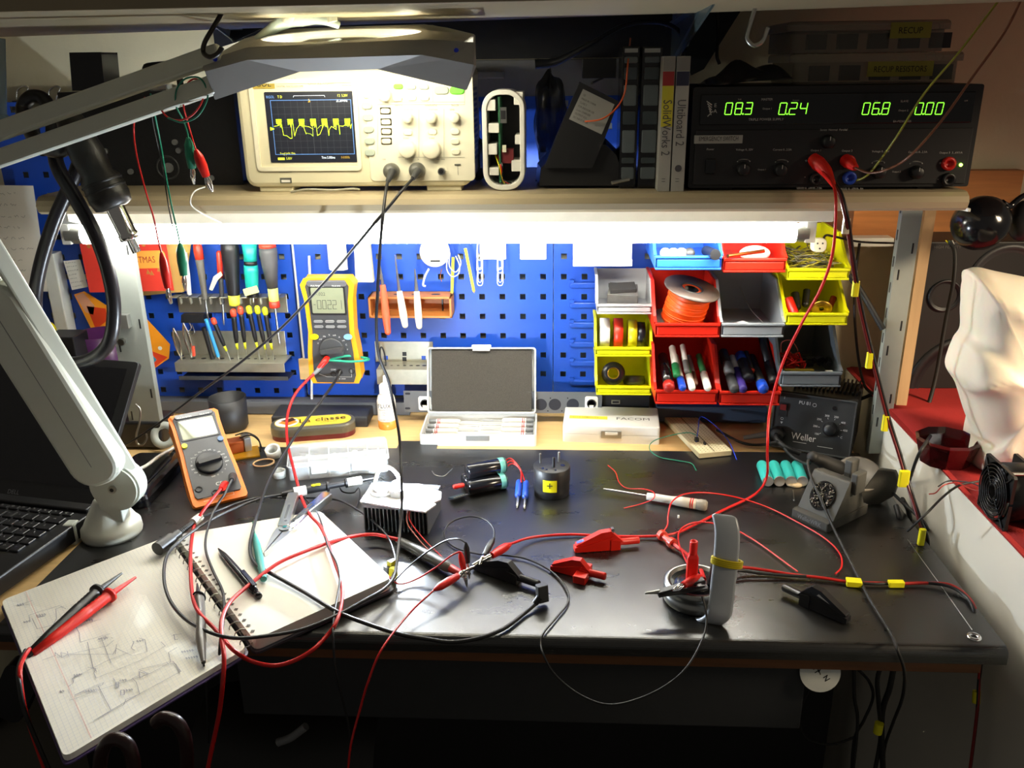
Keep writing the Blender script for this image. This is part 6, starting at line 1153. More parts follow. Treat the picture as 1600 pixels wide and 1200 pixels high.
wire('iron_cable', [PZ(1400, 940, .75) if False else PY(1215, 690, -.24), PZ(1190, 695, .756), PZ(1160, 692, .757), PZ(1120, 672, .757)], .003, KR, 'black cable lying behind the batteries towards the breadboard')
mb = MB(); a, b = PZ(1162, 684, .765), PZ(1215, 676, .775); mb.rod(a, b, .0035, r2=.0065, n=14); single('grey_probe', mb, MG, 'grey tapered probe lying left of the soldering station', 'probe')
# batteries
for k, (p0, p1, lab) in enumerate((((1187, 718), (1200, 752), 'teal battery cell at the left end of the row'), ((1205, 717), (1218, 752), 'teal battery cell second from the left'), ((1224, 718), (1236, 752), 'teal battery cell third from the left'), ((1241, 717), (1254, 752), 'teal battery cell at the right end of the row'))):
    a, b = PZ(*p0, ZB+.009), PZ(*p1, ZB+.009); 
    t = Thing('battery_cell', lab, 'battery', FR(b, V((0, 0, 1)), a-b), 'four teal battery cells'); L_ = .062
    mb = t.mb(); mb.lathe([(.0088, .001), (.0090, .003), (.0090, L_*.93), (.0083, L_*.96), (.0078, L_), (1e-5, L_)], 24); mb.build('sleeve', mat('cell_teal', '38b4ac', .35, var=.03), t)
    mb = t.mb(); mb.cyl(.0086, -.0006, .001, 0, 22); mb.build('terminal', mat('pale_metal', 'b8b4ac', .5, .2), t)
mb = MB(); mb.ball(PZ(1244, 758, .753), .008, sc=(1.2, .7, .5)); mb.ball(PZ(1236, 757, .753), .006, sc=(1.2, .8, .5)); single('putty_lump', mb, mat('putty_cream', 'd0bc98', .8), 'cream lump of putty in front of the battery cells', 'putty')
mb = MB(); mb.rod(PZ(1239, 766, .752), PZ(1241, 782, .752), .0009); mb.ball(PZ(1241, 782, .752), .0015); single('pin', mb, ST, 'tiny steel pin below the cream putty', 'pin')
# ================================================================ middle of the mat
# LED heat sink
A, B = PZ(568, 834, ZB), PZ(668, 838, ZB); t = Thing('heat_sink', 'finned black heat sink with white board and a blazing LED', 'heat sink', FR(A+V((0, .012, 0)), B-A)@RZ(-4)); L_ = (B-A).length; dp = .075; hh_ = .040
FIN = mat('fin_black', '6a6e74', .4, .5); mb = t.mb()
for k in range(17): x = L_*k/16; mb.box(x-.0008, x+.0008, 0, dp, 0, hh_)
mb.build('fins', FIN, t)
mb = t.mb(); mb.box(-.002, L_+.002, 0, dp, hh_-.004, hh_+.001); mb.build('base_plate', FIN, t)
mb = t.mb(); mb.prism([(-.006, .004), (L_*.55, -.006), (L_*1.02, -.012), (L_*1.12, .012), (L_*1.06, .016), (L_*1.15, .028), (L_*1.1, .05), (L_*.7, .07), (-.008, .062)], hh_+.001, hh_+.0035, 0); mb.build('white_board', mat('board_white', 'e8e8e8', .4), t)
mb = t.mb(); mb.prism(circ(.020, 24, .018, .038), hh_+.0035, hh_+.007, 0); mb.prism(circ(.015, 20, .018, .038), hh_+.007, hh_+.010, 0, .9); mb.build('reflector', mat('board_white', 'e8e8e8', .4), t, .002)
mb = t.mb(); mb.tube([(.006, .03, hh_+.01), (.008, .05, hh_+.030), (.022, .055, hh_+.036), (.038, .050, hh_+.026), (.044, .045, hh_+.005)], .003); mb.build('loop_wire', W, t)
lp = t.M.inverted()@PY(619, 768, -.455); mb = t.mb(); mb.cyl(.013, hh_+.0035, hh_+.009, 0, 24) if False else None
mb = t.mb().at(T(lp.x, .032, 0)); mb.prism(circ(.012, 24), hh_+.0035, hh_+.0145, 0); mb.build('led_mount', mat('board_white', 'e8e8e8', .4), t)
mb = t.mb().at(T(lp.x, .032, hh_+.018)); mb.ball((0, 0, .002), .0085, sc=(1, 1, .7)); mb.build('led', mat('led_light', 'e4f2ff', .5, var=0, emit=LED_E), t)
wire('lead_pair', [t.M@V((L_*.75, .002, hh_)), PZ(640, 812, .78), PZ(660, 840, .765), PZ(682, 862, .76), PZ(708, 886, .762), PZ(722, 892, .768)], .0011, RW, 'thin red lead running from the heat sink to the clips', 'lead')
wire('lead_pair', [t.M@V((L_*.72, .002, hh_)), PZ(636, 816, .777), PZ(656, 845, .763), PZ(678, 867, .758), PZ(700, 888, .758), PZ(718, 894, .765)], .0011, mat('pinkish_wire', 'b86a60', .4), 'second thin pinkish lead beside the red heat sink lead', 'lead')
# capacitor cluster
A, B = PZ(735, 780, ZB), PZ(806, 765, ZB); t = Thing('capacitor_bank', 'bundle of black cylindrical capacitors with two blue plugs wired on', 'capacitors', FR(A, B-A)); L_ = .066
for k, (y, z) in enumerate(((.014, .0125), (.038, .0125), (.026, .034))):
    mb = t.mb().at(T(.002*k, y, z)@RY(90)); mb.lathe([(1e-5, .001), (.0115, .001), (.0125, .003), (.0125, L_-.002), (.011, L_), (1e-5, L_)], 24); mb.build('capacitor', KG, t)
    mb = t.mb().at(T(.002*k, y, z)@RY(90)); mb.lathe([(.0125, L_-.012), (.0128, L_-.010), (.0128, L_-.004), (.0120, L_-.001)], 24); mb.build('teal_band', mat('pale_teal', '5a9a8c', .4), t)
mb = t.mb().at(T(-.004, .016, .018)@RY(-90)@RZ(20)); mb.lathe([(.003, 0), (.0038, .002), (.0038, .016), (.003, .018), (1e-5, .018)], 12); mb.build('red_tube', RD, t)
mb = t.mb().at(T(-.018, .006, .006)@RZ(10)@RX(-20)); mb.box(-.012, .014, -.008, .010, -.001, .001, 0)
for k in range(6): mb.box(-.011+k*.004, -.009+k*.004, -.009, -.006, .001, .0016, 1)
mb.build('small_board', [mat('dark_pcb', '1c3a4a', .4), ST], t)
for k in range(3): mb = t.mb(); mb.tube([(L_, .02+.006*k, .03), (L_+.014, .02+.004*k, .036+.003*k), (L_+.022, .006, .03), (L_+.018+.006*(k % 2), -.006, .014)], .0012); mb.build('lead', RW, t)
for k, (p0, p1) in enumerate((((811, 752), (803, 793)), ((822, 753), (816, 795)))):
    a, b = PZ(p0[0], p0[1], .762), PZ(p1[0], p1[1], .753); fr = t.M.inverted()@FR(a, (1, 0, 0), b-a); l = (b-a).length
    mb = t.mb().at(fr); mb.lathe([(1e-5, 0), (.0042, 0), (.0048, .004), (.0048, l*.55), (.0036, l*.6), (1e-5, l*.6)], 16); o = mb.build('banana_plug', BL, t)
    mb = t.mb().at(fr); mb.lathe([(.0018, l*.6), (.0024, l*.75), (.0022, l*.92), (.0008, l), (1e-5, l)], 12); mb.build('plug_pin', ST, o)
# round connector
p = PZ(862, 772, ZB); t = Thing('round_connector', 'black round three-pin connector with a yellow plus label', 'connector', T(p.x, p.y+.006, ZB)); rr0, hr = .0285, .046
mb = t.mb(); mb.lathe([(1e-5, 0), (rr0*.96, 0), (rr0*.98, .01), (rr0*.98, hr*.45), (rr0, hr*.5), (rr0, hr), (rr0-.001, hr+.001), (1e-5, hr+.001)], 44); mb.build('body', mat('connector_black', '18181a', .5), t)
mb = t.mb()
for x, y in ((-.015, -.012), (.017, .0), (-.008, -.016), (.006, -.018)): mb.at(T(x, y, hr+.001)); mb.cyl(.0035 if x in (-.015, .017) else .0018, 0, .0003, 0, 14)
mb.build('hole', KG, t)
for x, y, r in ((-.018, .008, .0016), (.011, .014, .0018), (.003, -.006, .0022)): mb = t.mb(); mb.rod((x, y, hr), (x, y, hr+.016), r); mb.ball((x, y, hr+.016), r); mb.build('pin', ST if r < .002 else K, t)
mb = t.mb(); 
mb.grid(lambda u, v: ((rr0+.0004)*sin(R(-22+44*u)-.10), -(rr0+.0004)*cos(R(-22+44*u)-.10), .014+.020*v), 8, 2, 0, False); aa = -.10
mb.at(FR(((rr0+.0012)*sin(aa), -(rr0+.0012)*cos(aa), .018), (cos(aa), sin(aa), 0), (sin(aa), -cos(aa), 0))); mb.text('+', 0, .001, .014, 0, 1); mb.build('plus_label', [YT, INKB], t)
wire('wire_bit', [PZ(675, 736, .7515), PZ(680, 742, .7515), PZ(693, 744, .7515), PZ(703, 736, .7515), PZ(707, 732, .7515)], .0008, ST, 'short bent bare wire on the mat behind the LED')
# white screwdriver
a, b = PZ(943, 764, ZB+.008), PZ(1105, 790, ZB+.0085); d_ = b-a; L_ = d_.length; t = Thing('screwdriver', 'white handled screwdriver with double red ring lying on the mat', 'screwdriver', FR(a, (0, 0, 1), d_))
mb = t.mb(); mb.cyl(.0014, 0, .012, 0, 10, r2=.0022); mb.cyl(.0022, .012, L_*.46, 0, 12); mb.build('shaft', ST, t)
mb = t.mb(); mb.lathe([(1e-5, L_*.43), (.0055, L_*.43), (.006, L_*.5), (.006, L_*.66), (.0075, L_*.72), (.0080, L_*.90), (1e-5, L_*.90)], 20); mb.build('grip', mat('grip_white', 'c4c0b6', .4), t)
for k in range(2): mb = t.mb(); mb.lathe([(.0082, L_*(.845+.02*k)), (.0082, L_*(.855+.02*k))], 20); mb.build('red_band', RD, t)
mb = t.mb(); mb.lathe([(.0078, L_*.9), (.0086, L_*.93), (.0086, L_*.98), (.006, L_), (1e-5, L_)], 20); mb.build('swivel_cap', mat('cap_taupe', '8a8478', .45), t)
wire('wire_bit', [PZ(950, 727, .752), PZ(962, 738, .754), PZ(967, 753, .754), PZ(980, 763, .752), PZ(1005, 764, .76), PZ(1021, 769, .768), PZ(1021, 779, .765), PZ(1003, 787, .753), PZ(975, 794, .7515)], .0010, RW, 'short curly red wire lying across the white screwdriver', 'wire')
mb = MB().at(T(*PZ(1060, 809, .752))@RZ(40)); mb.cyl(.0015, 0, .004, 0, 8); single('white_bead', mb, W, 'tiny white plastic bead on the mat in front of the screwdriver', 'bead')
# ---------------------------------------------------------------- crocodile clips
def big_clip(label, tail, tip, m_, h=.022, z=ZB, spread=.5, flip=1, metal=False, roll_=0, group=None):
    a, b = PZ(*tail, z), PZ(*tip, z); d_ = b-a; L_ = d_.length; t = Thing('crocodile_clip', label, 'crocodile clip', FR(a, d_)@RX(roll_), group)
    w_ = .011
    def pl(pts, z0, z1, m, nm, bv=.0012):
        mb = t.mb().at(FR((0, w_/2, 0), (1, 0, 0), (0, -1, 0))); mb.prism(pts, z0, z1); return mb.build(nm, m, t, bv)
    # profile drawn in x (length) / z (height)
    pl([(L_*.42, 0), (L_*1.0, h*.05), (L_*1.0, h*.30), (L_*.80, h*.40), (L_*.42, h*.75)], 0, w_, m_, 'lower_jaw')
    pl([(L_*.25, h*.4), (L_*.45, h*1.05), (L_*.60, h*1.0), (L_*.98, h*.42), (L_*.97, h*.34), (L_*.6, h*.45), (L_*.4, h*.25)], .0008, w_-.0008, m_, 'upper_jaw')
    pl([(L_*.30, 0), (L_*.45, 0), (L_*.45, h*.6), (L_*.30, h*.5)], -.001, w_+.001, m_, 'body')
    mb = t.mb().at(T(0, 0, h*.33)@RY(90)); mb.lathe([(1e-5, 0), (.0045, 0), (.005, .002), (.005, L_*.30), (.0062, L_*.32), (.0062, L_*.36), (1e-5, L_*.36)], 16); mb.build('socket_sleeve', m_, t)
    mb = t.mb(); 
    for k in range(8): mb.box(L_*(.66+.04*k), L_*(.675+.04*k), -.004, .004, h*.30, h*.40)
    mb.build('teeth', ST if metal else m_, t); return t
big_clip('large red crocodile clip lying on the mat, upper of the red pair', (998, 853), (897, 862), mat('clip_red', 'd0200f', .35), h=.028, metal=True, group='red crocodile clips on the mat')
big_clip('large red crocodile clip lying on its side, lower of the red pair', (946, 909), (862, 889), mat('clip_red', 'd0200f', .35), h=.024, roll_=0, group='red crocodile clips on the mat')
big_clip('large black crocodile clip in the middle, gripping the small clips', (842, 922), (742, 888), K, h=.027)
t_ = big_clip('black crocodile clip lying alone near the right bench edge', (1222, 928), (1325, 975), mat('clip_black', '1c1c1e', .28), h=.03)
mb = t_.mb(); L_ = (PZ(1325, 975)-PZ(1222, 928)).length; mb.add([(L_*.55, -.007, .024), (L_*.98, -.001, .010), (L_*.62, .004, .028)], [(0, 1, 2)]); mb.build('metal_spring', CH, t_, solid=.001)
t_ = bpy.data.objects['crocodile_clip']; t2_ = bpy.data.objects['crocodile_clip.001']
mb = MB(); l_ = (PZ(998, 853)-PZ(897, 862)).length; mb.bar((l_*.60, 0, .024), (l_*.96, 0, .0135), .006, .001); mb.box(l_*.40, l_*.44, -.003, .003, .026, .032); mb.build('metal_spring', CH, t_)
mb = MB(); l_ = (PZ(946, 909)-PZ(862, 889)).length; mb.box(l_*.28, l_*.50, .004, .020, 0, .011); mb.box(l_*.30, l_*.40, -.013, -.004, .004, .014); mb.build('side_lever', mat('clip_red', 'd0200f', .35), t2_, .001)
def boot(mb, a, b, r=.0042, m=0):
    a, b = V(a), V(b); mb.tube([a, a.lerp(b, .25), a.lerp(b, .6), b], [r*.35, r*.9, r, r*.75], m, n=12)
def croc(parent, a, b, m_, r=.0042):
    """small boot from a (wire end) to b, jaws beyond b, as parts"""
    P = parent.location if parent is not None else V((0, 0, 0)); mb = MB(T(*(-P))); boot(mb, a, b, r); mb.build('clip_boot', m_, parent)
    a, b = V(a), V(b); d = (b-a).normalized(); up = V((0, 0, 1)); s_ = d.cross(up).normalized() if abs(d.z) < .95 else V((1, 0, 0)); u2 = s_.cross(d)
    for q in (1, -1):
        mb = MB(T(*(-P))); mb.tube([b-d*.002, b+d*.008+u2*q*.003, b+d*.020+u2*q*.0006], [.0018, .0022, .0010], n=6); mb.build('clip_jaw', CH, parent)
def lead(name, pts, r, m_, label, cat='test lead', a_end=None, b_end=None, group=None, cr=.0042):
    """pts: world points; a_end/b_end: (material, tip point) for crocodile boots"""
    o = wire(name, pts, r, m_, label, cat, group)
    if a_end: croc(o, pts[0], a_end[1], a_end[0], cr)
    if b_end: croc(o, pts[-1], b_end[1], b_end[0], cr)
    return o
CRD = mat('boot_red', 'd81c12', .35); CBK = mat('boot_black', '1a1a1c', .4); CGN = mat('boot_green', '1a7a5c', .4)
# hub at (735,885)
lead('test_lead', [PZ(600, 893, .757), PZ(622, 912, .757), PZ(650, 905, .760), PZ(682, 886, .772), PZ(705, 868, .792), PZ(719, 862, .795)], .0014, RW, 'short red lead arching from the yellow clip to an upright small red clip', b_end=(CRD, PZ(725, 893, .772)))
lead('test_lead', [PZ(614, 910, .757), PZ(640, 884, .762), PZ(668, 862, .772), PZ(694, 846, .785), PZ(715, 842, .80), PZ(728, 848, .80)], .0014, BW, 'short black lead arching from the yellow clip to an upright small black clip', b_end=(CBK, PZ(731, 880, .775)))
lead('test_lead', [PY(543, 1215, -.80), PY(548, 1165, -.80), PY(562, 1110, -.79), PY(577, 1060, -.785), PZ(598, 1012, .765), PZ(640, 958, .765), PZ(678, 922, .772)], .0016, RW, 'thin red lead hanging over the bench front to a small red clip', b_end=(CRD, PZ(716, 900, .772)), cr=.0055)
lead('test_lead', [PY(1285, 268, -.43), PY(1303, 292, -.46), PY(1306, 330, -.48), PY(1301, 395, -.45), PY(1283, 450, -.42), PY(1250, 510, -.39), PY(1222, 570, -.37), PY(1203, 640, -.36), PY(1199, 700, -.38), PZ(1198, 745, .77), PZ(1180, 772, .756), PZ(1130, 797, .7535), PZ(1085, 820, .754), PZ(1043, 836, .755), PZ(960, 838, .754), PZ(890, 835, .754), PZ(830, 840, .756), PZ(798, 850, .764)], .0024, RW, 'long red lead from the power supply sweeping down to a red clip', b_end=(CRD, PZ(768, 868, .768)), cr=.0062)
lk = lead('test_lead', [PZ(772, 840, .778), PZ(771, 825, .776), PZ(758, 812, .772), PZ(735, 807, .768), PZ(710, 813, .762), PZ(696, 826, .757), PZ(697, 843, .754), PZ(715, 857, .753), PZ(750, 866, .754), PZ(790, 868, .754), PZ(825, 874, .754), PZ(862, 893, .7535), PZ(884, 918, .7535), PZ(888, 940, .7535), PZ(872, 962, .7535), PZ(850, 988, .7535), PZ(845, 1005, .748), PY(850, 1025, -.745), PY(868, 1055, -.755), PY(905, 1085, -.77), PY(950, 1101, -.78), PY(1000, 1091, -.78), PY(1045, 1068, -.775), PY(1075, 1040, -.765), PZ(1097, 1000, .758), PZ(1104, 972, .762), PZ(1102, 950, .775), PZ(1097, 932, .785)], .0016, BW, 'thin black lead drooping below the bench front between clip and puck', a_end=(CBK, PZ(757, 868, .772)), cr=.0045)
# metal nose bits of the hub
mb = MB(); mb.tube([PZ(738, 884, .768), PZ(752, 876, .77), PZ(766, 868, .772)], .003, n=8); mb.tube([PZ(716, 902, .772), PZ(726, 892, .77), PZ(740, 886, .768)], .0028, n=8); single('clip_noses', mb, CH, 'bright metal contact where the small clips meet the big black clip', 'contact')
# black plug at the tail of the big black clip
t = Thing('banana_plug', 'stubby black plug standing at the tail of the big black clip', 'plug', T(*PZ(845, 935, ZB)))
mb = t.wmb().at(FR(PZ(847, 925, .768), (1, .5, 0), (0.1, .2, 1))); mb.rbox(0, 0, .014, .011, .002, -.012, .010, 0, ch=.001); mb.build('head', DG, t)
mb = t.wmb(); mb.rod(PZ(836, 943, .757), PZ(843, 933, .764), .0042, n=12); mb.build('strain_relief', K, t)
# ================================================================ puck with curved arm, plugs, tweezers
p = PZ(1090, 952, ZB); t = Thing('puck_stand', 'round aluminium puck stand with a tall curved grey arm', 'stand', T(p.x, p.y+.022, ZB)); rp = .040
mb = t.mb(); mb.lathe([(1e-5, 0), (rp*.9, 0), (rp, .003), (rp, .012), (rp*.97, .013), (rp*.97, .019), (rp, .020), (rp, .026), (rp*.94, .028), (rp*.82, .028), (rp*.80, .014), (1e-5, .014)], 48); mb.build('puck', mat('brushed_aluminium', '9a9c9a', .3, .95), t)
mb = t.mb(); mb.lathe([(1e-5, .0145), (rp*.79, .0145), (rp*.79, .024), (rp*.5, .026), (1e-5, .026)], 36); mb.build('inner_disc', KG, t)
AR = mat('arm_blue_grey', 'a4aab2', .35, .2)
def armp(px, py, y): return t.M.inverted()@PY(px, py, y)
y0 = t.M.translation.y
path = [(1080, 945, y0+.0), (1092, 966, y0-.030), (1108, 971, y0-.047), (1122, 962, y0-.052), (1127, 940, y0-.048), (1130, 910, y0-.043), (1134, 875, y0-.038), (1136, 848, y0-.033), (1136, 828, y0-.028), (1133, 812, y0-.022), (1130, 805, y0-.018)]
P = catmull([armp(*q) for q in path], 5); mb = t.mb(); n_ = len(P); vv = []
for i, q in enumerate(P):
    tn = (P[min(i+1, n_-1)]-P[max(i-1, 0)]).normalized(); sd_ = V((.975, -.22, 0)).normalized(); nn = sd_.cross(tn).normalized(); w2 = .0145*(1-max(0, (i-n_+4)/4)**2*.35); th2 = .0032
    for a_, b_ in rr(2*w2, 2*th2, .003, 2): vv.append(q+sd_*a_+nn*b_)
k_ = len(rr(1, 1, .1, 2)); mb.add(vv, [(i*k_+j, i*k_+(j+1) % k_, (i+1)*k_+(j+1) % k_, (i+1)*k_+j) for i in range(n_-1) for j in range(k_)]+[tuple(range(k_)), tuple(range((n_-1)*k_, n_*k_))], 0, True); mb.build('curved_arm', AR, t)
o = mb
q = armp(1135, 882, y0-.039)
mb = MB(t.M).at(T(*q)@RZ(-13)@RY(4)); 
for k in range(4): mb.ring(.0138, .0017, sx=1.22, sy=.42, n=30); mb.M = mb.M@T(0, 0, .0022)@RX(random.uniform(-3, 3))
single('rubber_band', mb, mat('band_yellow', 'c8b414', .5), 'yellow rubber band wound round the curved grey arm', 'band')
# plugs standing in the puck
def stack_plug(label, px, py, yoff, m_, h, tilt=0):
    p = PY(px, py, y0+yoff); t2 = Thing('banana_plug', label, 'plug', T(p.x, y0+yoff, ZB+.027)@RY(tilt)); mb = t2.mb(); mb.rbox(0, 0, .0135, .010, .002, 0, h*.62, 0, n=3); mb.prism(rr(.0135, .010, .002, 3), h*.62, h*.75, 0, .6); mb.build('body', m_, t2, .0006)
    mb = t2.mb(); mb.lathe([(.0048, h*.70), (.0050, h*.98), (.0045, h), (.003, h), (.003, h*.85), (1e-5, h*.85)], 18); mb.build('rear_socket', m_, t2); mb = t2.mb(); mb.cyl(.002, -.012, 0, 0, 10); mb.build('pin', ST, t2); return t2
stack_plug('tall red stackable plug standing in the puck', 1082, 880, -.004, mat('plug_red', 'd81c10', .3), .058)
stack_plug('black stackable plug standing behind the curved arm', 1117, 875, -.006, K, .056, 6)
t2 = Thing('tweezers', 'dark tweezers with a steel tip lying across the puck', 'tweezers', T(*PZ(1060, 915, .785))); yk = y0-.028
mb = t2.wmb(); a, b, c_ = PZ(1028, 925, .782), PZ(1062, 913, .785), PZ(1100, 905, .79); mb.bar(a, c_, .009, .003, 0); mb.bar(a+V((0, -.001, -.004)), PZ(1105, 918, .784), .008, .0025, 0); mb.build('arm', K, t2, .0008)
mb = t2.wmb(); mb.rod(PZ(1008, 927, .781), a+(c_-a)*.04, .0012, r2=.0028); mb.build('tip', ST, t2)
# red leads around the puck
lead('test_lead', [PZ(1246, 893, .755), PZ(1215, 870, .7535), PZ(1180, 845, .7535), PZ(1145, 826, .756), PZ(1110, 817, .76), PZ(1082, 817, .758), PZ(1063, 828, .757), PZ(1060, 845, .758), PZ(1068, 868, .765), PZ(1080, 890, .78), PZ(1096, 900, .788)], .0014, RW, 'thin red lead passing behind the curved arm into the puck', b_end=(CRD, PZ(1068, 914, .79)), cr=.0058)
lead('test_lead', [PZ(1305, 897, .755), PZ(1315, 885, .7535), PZ(1312, 865, .7535), PZ(1290, 842, .7535), PZ(1250, 818, .7535), PZ(1200, 793, .754), PZ(1150, 777, .757), PZ(1105, 770, .765), PZ(1070, 772, .772), PZ(1050, 784, .772), PZ(1044, 805, .766), PZ(1043, 820, .762), PZ(1037, 830, .760)], .0014, RW, 'thin red lead looping over the white screwdriver handle')
mb = MB(); a, b = PZ(1034, 836, .757), PZ(1052, 850, .757); mb.rod(a, b, .0042, n=14); mb.rod(a-(b-a)*.1, a+(b-a)*.15, .0075, n=16); mb.rod(a+(b-a)*.75, b, .0075, n=16)
ins = single('probe_tip_holder', mb, mat('translucent_red', 'c8301c', .3), 'red flanged probe end lying where the red leads cross', 'probe'); mb = MB(T(*(-ins.location))); mb.tube([b, PZ(1072, 866, .757), PZ(1092, 886, .77), PZ(1100, 905, .78)], .003, n=10); mb.build('red_sleeve', RW, ins)
for dz, dy, m_, lab in ((0, 0, mat('thick_red_wire', 'a81812', .4), 'thick red lead running right from the puck beside its black twin'), (-.0005, 6, BW, 'thick black lead running right from the puck beside its red twin')):
    P = [PZ(1110, 892+dy*.3, .775), PZ(1150, 886+dy*.8, .762), PZ(1190, 890+dy, .757), PZ(1240, 898+dy*.3, .755), PZ(1285, 903-dy*.3, .755), PZ(1330, 910-dy*.2, .754), PZ(1365, 911+dy*.2, .754), PZ(1400, 912-dy*.1, .754), PZ(1450, 911, .755), PZ(1485, 914+dy*.5, .756), PZ(1510, 930+dy*.5, .754), PZ(1523, 950+dy, .750), PX(1532, 985, .521) , PX(1534, 1010, .523)+V((.002*(dy > 0), 0, -.0)), PX(1530, 1060, .525), PX(1527, 1110, .525), PX(1520, 1170, .525), PX(1512, 1230, .525)]
    wire('thick_lead', P, .0026, m_, lab, 'test lead')
for k, (a_, b_, lab) in enumerate((((1322, 909), (1346, 911), 'yellow tape tag around the thick leads, left one'), ((1388, 912), (1412, 912), 'yellow tape tag around the thick leads, right one'))):
    a, b = PZ(*a_, .755), PZ(*b_, .755); mb = MB().at(FR(a, b-a)); mb.rbox((b-a).length/2, 0, (b-a).length, .012 if k == 0 else .008, .001, -.0034, .0034); single('tape_tag', mb, YT, lab, 'tape tag', bevel=.001)
# supply bundle down the right post
for dx, m_, lab in ((0, mat('dark_red_wire', '5a1214', .35), 'dark red lead falling from the power supply past the right post'), (3.5, BW, 'black lead falling from the power supply past the right post')):
    P = [PY(1290+dx*2, 275, -.43), PY(1310+dx, 300, -.46), PY(1320+dx, 335, -.47), PY(1326+dx, 370, -.46), PY(1333+dx, 420, -.44), PY(1343+dx, 480, -.43), PY(1357+dx, 540, -.42), PY(1372+dx, 600, -.42), PY(1388+dx, 660, -.42), PY(1404+dx, 710, -.43), PY(1420+dx, 765, -.45), PY(1436+dx, 815, -.48), PY(1447+dx, 856, -.51), PY(1450+dx, 900, -.53), PY(1452+dx, 960, -.53)]
    P[-3] = PX(1447+dx, 852, .520+.002*dx/3.5); P[-2] = P[-3]+V((0, 0, -.08)); P[-1] = P[-3]+V((0, 0, -.2)); wire('supply_lead', P, .0027, m_, lab, 'test lead')
for k, (x, y, yy, a_) in enumerate(((1325, 352, -.463, 0), (1340, 450, -.434, 0), (1362, 562, -.418, 1), (1387, 660, -.418, 1), (1416, 747, -.445, 1), (1444, 838, -.495, 1))):
    a = PY(x-3, y-11, yy); b = PY(x+4, y+11, yy); mb = MB().at(FR(a, (1, 0, 0), b-a)); mb.rbox(0.001, 0, .0085 if k != 4 else .014, .007, .002, 0, (b-a).length)
    single('tape_tag', mb, CR if k == 0 else YT, ['cream tape tag around the supply leads just below the shelf', 'yellow tape tag on the supply leads beside the yellow bins', 'yellow tape tag on the supply leads at mid height of the post', 'yellow tape tag on the supply leads near the soldering station', 'widest yellow tape tag on the supply leads at bench height', 'lowest yellow tape tag on the supply leads at the bench edge'][k], 'tape tag')
# red banana plugs at the supply
t = Thing('banana_plug', 'large red plug pushed in the first supply output', 'plug', T(*PY(1285, 262, -.42))); a, b = PY(1270, 247, -.405), PY(1298, 275, -.435)
mb = t.wmb(); mb.tube([a, a.lerp(b, .3), a.lerp(b, .75), PY(1303, 290, -.45)], [.0075, .0095, .0075, .003], n=16); mb.build('boot', CRD, t)
t = Thing('banana_plug', 'smaller red plug pushed in the second supply output', 'plug', T(*PY(1326, 255, -.42))); a, b = PY(1321, 250, -.405), PY(1337, 262, -.43)
mb = t.wmb(); mb.tube([a, a.lerp(b, .5), b], [.008, .0075, .004], n=16); mb.build('boot', CRD, t)
wire('supply_wire', [PY(1336, 262, -.43), PY(1358, 270, -.44), PY(1385, 265, -.46), PY(1420, 245, -.50), PY(1470, 190, -.52), PY(1520, 120, -.52), PY(1570, 50, -.52), PY(1600, -10, -.52)], .0018, mat('brown_wire', '7a4a30', .4), 'brown wire rising from the supply to the upper right corner', 'wire')
wire('supply_wire', [PY(1338, 282, -.42), PY(1352, 276, -.43), PY(1366, 262, -.44), PY(1400, 215, -.48), PY(1445, 145, -.5), PY(1500, 80, -.52), PY(1565, -5, -.52)], .0016, mat('olive_wire', '8a8a28', .4), 'yellow-green wire rising from the supply to the top edge', 'wire')
# ================================================================ notebook
ZN = .764
t = Thing('notebook', 'open ring notebook, left page with a pencil circuit sketch', 'notebook', T(*PZ(320, 925, ZB)))
S0, S1 = PZ(262, 838, ZN), PZ(385, 1012, ZN); Lo0, Lo1 = PZ(2, 938, ZN), PZ(100, 1184, ZN+.022); R0, R1 = PZ(500, 797, ZN), PZ(618, 908, ZN)
S0b = S0
def blk(P, h, nm, m_, dz0=0., par=t, cr=.010, bow=0.):
    """slab with corners P (world, at top z) of thickness h, rounded corners"""
    out = []
    n = len(P)
    for i in range(n):
        a, b, c = P[i-1], P[i], P[(i+1) % n]; u, v = (a-b).normalized(), (c-b).normalized()
        for k in range(5): s_ = k/4; out.append((b+u*cr)*(1-s_)**2+b*2*s_*(1-s_)+(b+v*cr)*s_**2)
    mb = par.wmb(); n = len(out); v = out+[q-V((0, 0, h)) for q in out]
    f = [tuple(range(n)), tuple(range(2*n-1, n-1, -1))]+[(i, i+n, (i+1) % n+n, (i+1) % n) for i in range(n)]
    if (out[1]-out[0]).cross(out[2]-out[1]).z < 0: f = [q[::-1] for q in f]
    mb.add(v, f); return mb.build(nm, m_, par)
def off(P, d):
    c = sum(P, V((0, 0, 0)))/len(P); return [q+(q-c).normalized()*d for q in P]
LP = [S0, Lo0, Lo1, S1+V((0, 0, .0))]
COV = mat('cover_dark', '3c3a44', .4); 
blk([q-V((0, 0, .0075)) for q in off(LP, .004)], .0015, 'left_cover', mat('cover_violet', '4a3a68', .4))
blk(LP, .0068, 'left_pages', mat('page_stack', 'f0ede2', .85, var=.02))
RP = [S0+V((.012, -.004, .006)), R0+V((0, 0, .006)), R1+V((0, 0, .006)), S1+V((.012, -.002, .006))]
RPx = [PZ(274, 836, ZN+.006), PZ(500, 798, ZN+.006), PZ(612, 903, ZN+.006), PZ(397, 1000, ZN+.006)]
blk([q-V((0, 0, .0155)) for q in off(RPx, .005)], .0028, 'right_cover', COV); 
blk([q for q in RPx], .015, 'right_pages', [mat('page_stack', 'f0ede2', .85, var=.02)])
